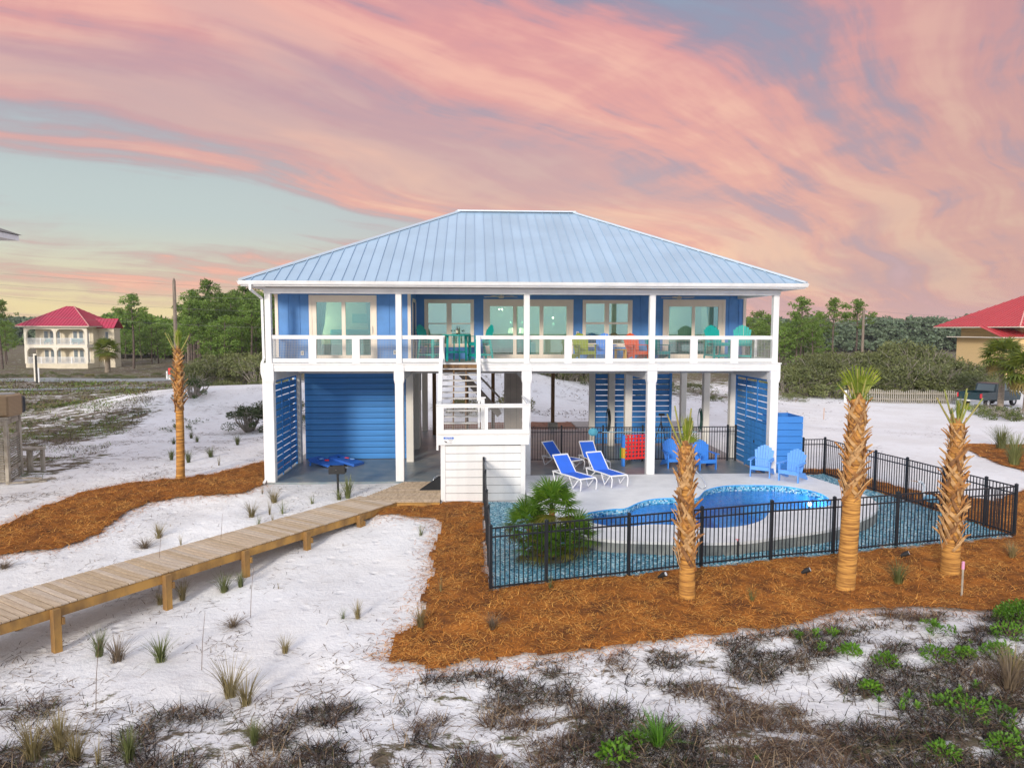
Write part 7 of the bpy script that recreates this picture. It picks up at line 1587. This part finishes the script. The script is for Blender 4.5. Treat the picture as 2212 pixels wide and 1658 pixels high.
# ------------------------------------------------------------ pickup truck
x, y = at(2098, 0, 57.5); z = float(ground_z(x, y)[0])
TK = thing('pickup_truck', 'dark green pickup truck parked behind the right cabbage palm', 'truck', (x, y, z), R(24))
PAINT = mat('dark_green_paint', (.006,.035,.045), .25, spec=.6); CHROME = mat('chrome', (.6,.6,.6), .2, metal=1); TYRE = mat('tyre', (.02,.02,.02), .85); TGL = mat('truck_glass', (.10,.16,.17), .08, spec=.9)
def side_prof(name, prof, y0, y1, m, par=TK): mb = MB(); mb.slab([(a, y0, b) for a, b in prof], (0, y1-y0, 0)); return mb.build(name, m, par)
side_prof('bed_side', [(0,.60),(2.1,.60),(2.1,1.22),(0,1.22)], -.95, -.85, PAINT); side_prof('bed_side', [(0,.60),(2.1,.60),(2.1,1.22),(0,1.22)], .85, .95, PAINT); side_prof('bed_floor', [(.06,.60),(2.1,.60),(2.1,.72),(.06,.72)], -.849, .849, TYRE)
mb = MB(); mb.bbox(-.02, .05, -.849, .849, .62, 1.21, .02); tg = mb.build('tailgate', PAINT, TK); mb = MB(); mb.box(-.03, -.021, -.12, .12, 1.02, 1.08); mb.build('handle', BLACKIRON, tg)
side_prof('cab_body', [(2.12,.45),(5.5,.45),(5.62,.8),(5.55,1.05),(4.35,1.22),(2.12,1.22)], -.95, .95, PAINT)
side_prof('cab_top', [(2.16,1.221),(4.30,1.221),(3.70,1.84),(3.5,1.90),(2.55,1.90),(2.35,1.84)], -.82, .82, PAINT)
side_prof('side_window', [(2.42,1.27),(3.15,1.27),(3.15,1.78),(2.55,1.78)], -.835, -.822, TGL); side_prof('side_window', [(3.22,1.27),(4.1,1.27),(3.65,1.78),(3.22,1.78)], -.835, -.822, TGL)
mb = MB(); mb.slab([(2.155,-.7,1.27),(2.155,.7,1.27),(2.33,.66,1.80),(2.33,-.66,1.80)], (-.012,0,0)); mb.build('rear_window', TGL, TK); mb = MB(); mb.slab([(4.30,-.74,1.25),(4.30,.74,1.25),(3.76,.68,1.82),(3.76,-.68,1.82)], (.015,0,.012)); mb.build('windscreen', TGL, TK)
mb = MB(); mb.bbox(-.16, -.03, -.92, .92, .48, .64, .03); mb.build('bumper', CHROME, TK); mb = MB(); mb.box(-.172, -.161, -.18, .18, .50, .62); mb.build('number_plate', mat('plate_white', (.7,.7,.6), .5), TK)
for s in (-1, 1):
    mb = MB(); mb.box(-.045, .08, s*.951-.012, s*.951+.012, .78, 1.14); mb.box(-.05, -.022, s*.90-.045, s*.90+.045, .78, 1.14); mb.build('tail_light', mat('tail_light_red', (.6,.02,.03), .25), TK)
    for wx in (1.05, 4.7):
        mb = MB(); yy = s*.82; prof = [(.2,-.12),(.34,-.12),(.38,-.09),(.38,.09),(.34,.12),(.2,.12)]; n = 22; vs = [(wx+r_*math.cos(2*math.pi*k/n), yy+o_, .38+r_*math.sin(2*math.pi*k/n)) for r_, o_ in prof for k in range(n)]
        mb.raw(vs, [(i*n+k, i*n+(k+1)%n, ((i+1)%6)*n+(k+1)%n, ((i+1)%6)*n+k) for i in range(6) for k in range(n)]); w_ = mb.build('wheel', TYRE, TK, True); mb = MB(); vs = [(wx+.21*math.cos(2*math.pi*k/n), yy+s*.1, .38+.21*math.sin(2*math.pi*k/n)) for k in range(n)]+[(wx, yy+s*.07, .38)]; mb.raw(vs, [(k,(k+1)%n,n) for k in range(n)]); mb.build('rim', CHROME, w_)
# ------------------------------------------------------------ roadside markers
def marker(label, u, Z, h, m, w, cat='marker', top=None, name='marker_post'):
    x, y = at(u, 0, Z); z = float(ground_z(x, y)[0]); T_ = thing(name, label, cat, (x,y,z)); mb = MB(); mb.bbox(-w, w, -w*.4, w*.4, -.2, h, .005); mb.build('post', m, T_)
    if top: mb = MB(); mb.bbox(-w*1.05, w*1.05, -w*.45, w*.45, h*.45, h*1.02, .005); mb.build('band', top, T_)
marker('dark narrow marker post beside the left road', 77, 74, 2.9, BLACKIRON, .10); marker('pale marker post beside the dark one at the left road', 75.2, 76, 2.95, CREAMW, .16); marker('short white marker at the left road', 80, 75, 1.5, WHITE, .14)
marker('red and white utility marker at the edge of the left thicket', 365, 78, 1.25, WHITE, .12, top=REDP); marker('small white marker beside the red and white one', 359, 79, .9, WHITE, .08)
marker('pale marker in the left thicket near the house', 541, 56, 1.0, CREAMW, .05); marker('thin orange stake on the sandy drive', 1785-1, 46, .75, mat('orange_stake', (.5,.25,.1), .7), .02, 'stake', name='survey_stake'); marker('short white post at the left end of the picket fence', 1829, 58, 1.0, WHITE, .1, 'post')
# ------------------------------------------------------------ red bed behind the house
sheet('mulch_bed', [(4.6,12.7),(16.6,12.7),(17,14.6),(12,15.6),(5,15.2)], .16, lambda a, b: ground_z(a, b)+.05, mat('red_mulch', (.22,.09,.05), .95, col2=(.30,.16,.10), vscale=4, bump=.6))

# ------------------------------------------------------------ dusk haze
mb = MB(); mb.box(-3200, 3200, -1300, 4600, -14, 12.5)
hm = bpy.data.materials.new('dusk_haze'); hm.use_nodes = True; T = NT(hm.node_tree); T.n.clear()
pv = T.add('ShaderNodeVolumePrincipled'); pv.inputs['Color'].default_value = (.93, .95, 1, 1); pv.inputs['Density'].default_value = .0002
ho = T.add('ShaderNodeOutputMaterial'); T.l.new(pv.outputs[0], ho.inputs['Volume'])
tag(mb.build('haze', hm), 'pale dusk haze softening the far trees', 'haze', kind='stuff')
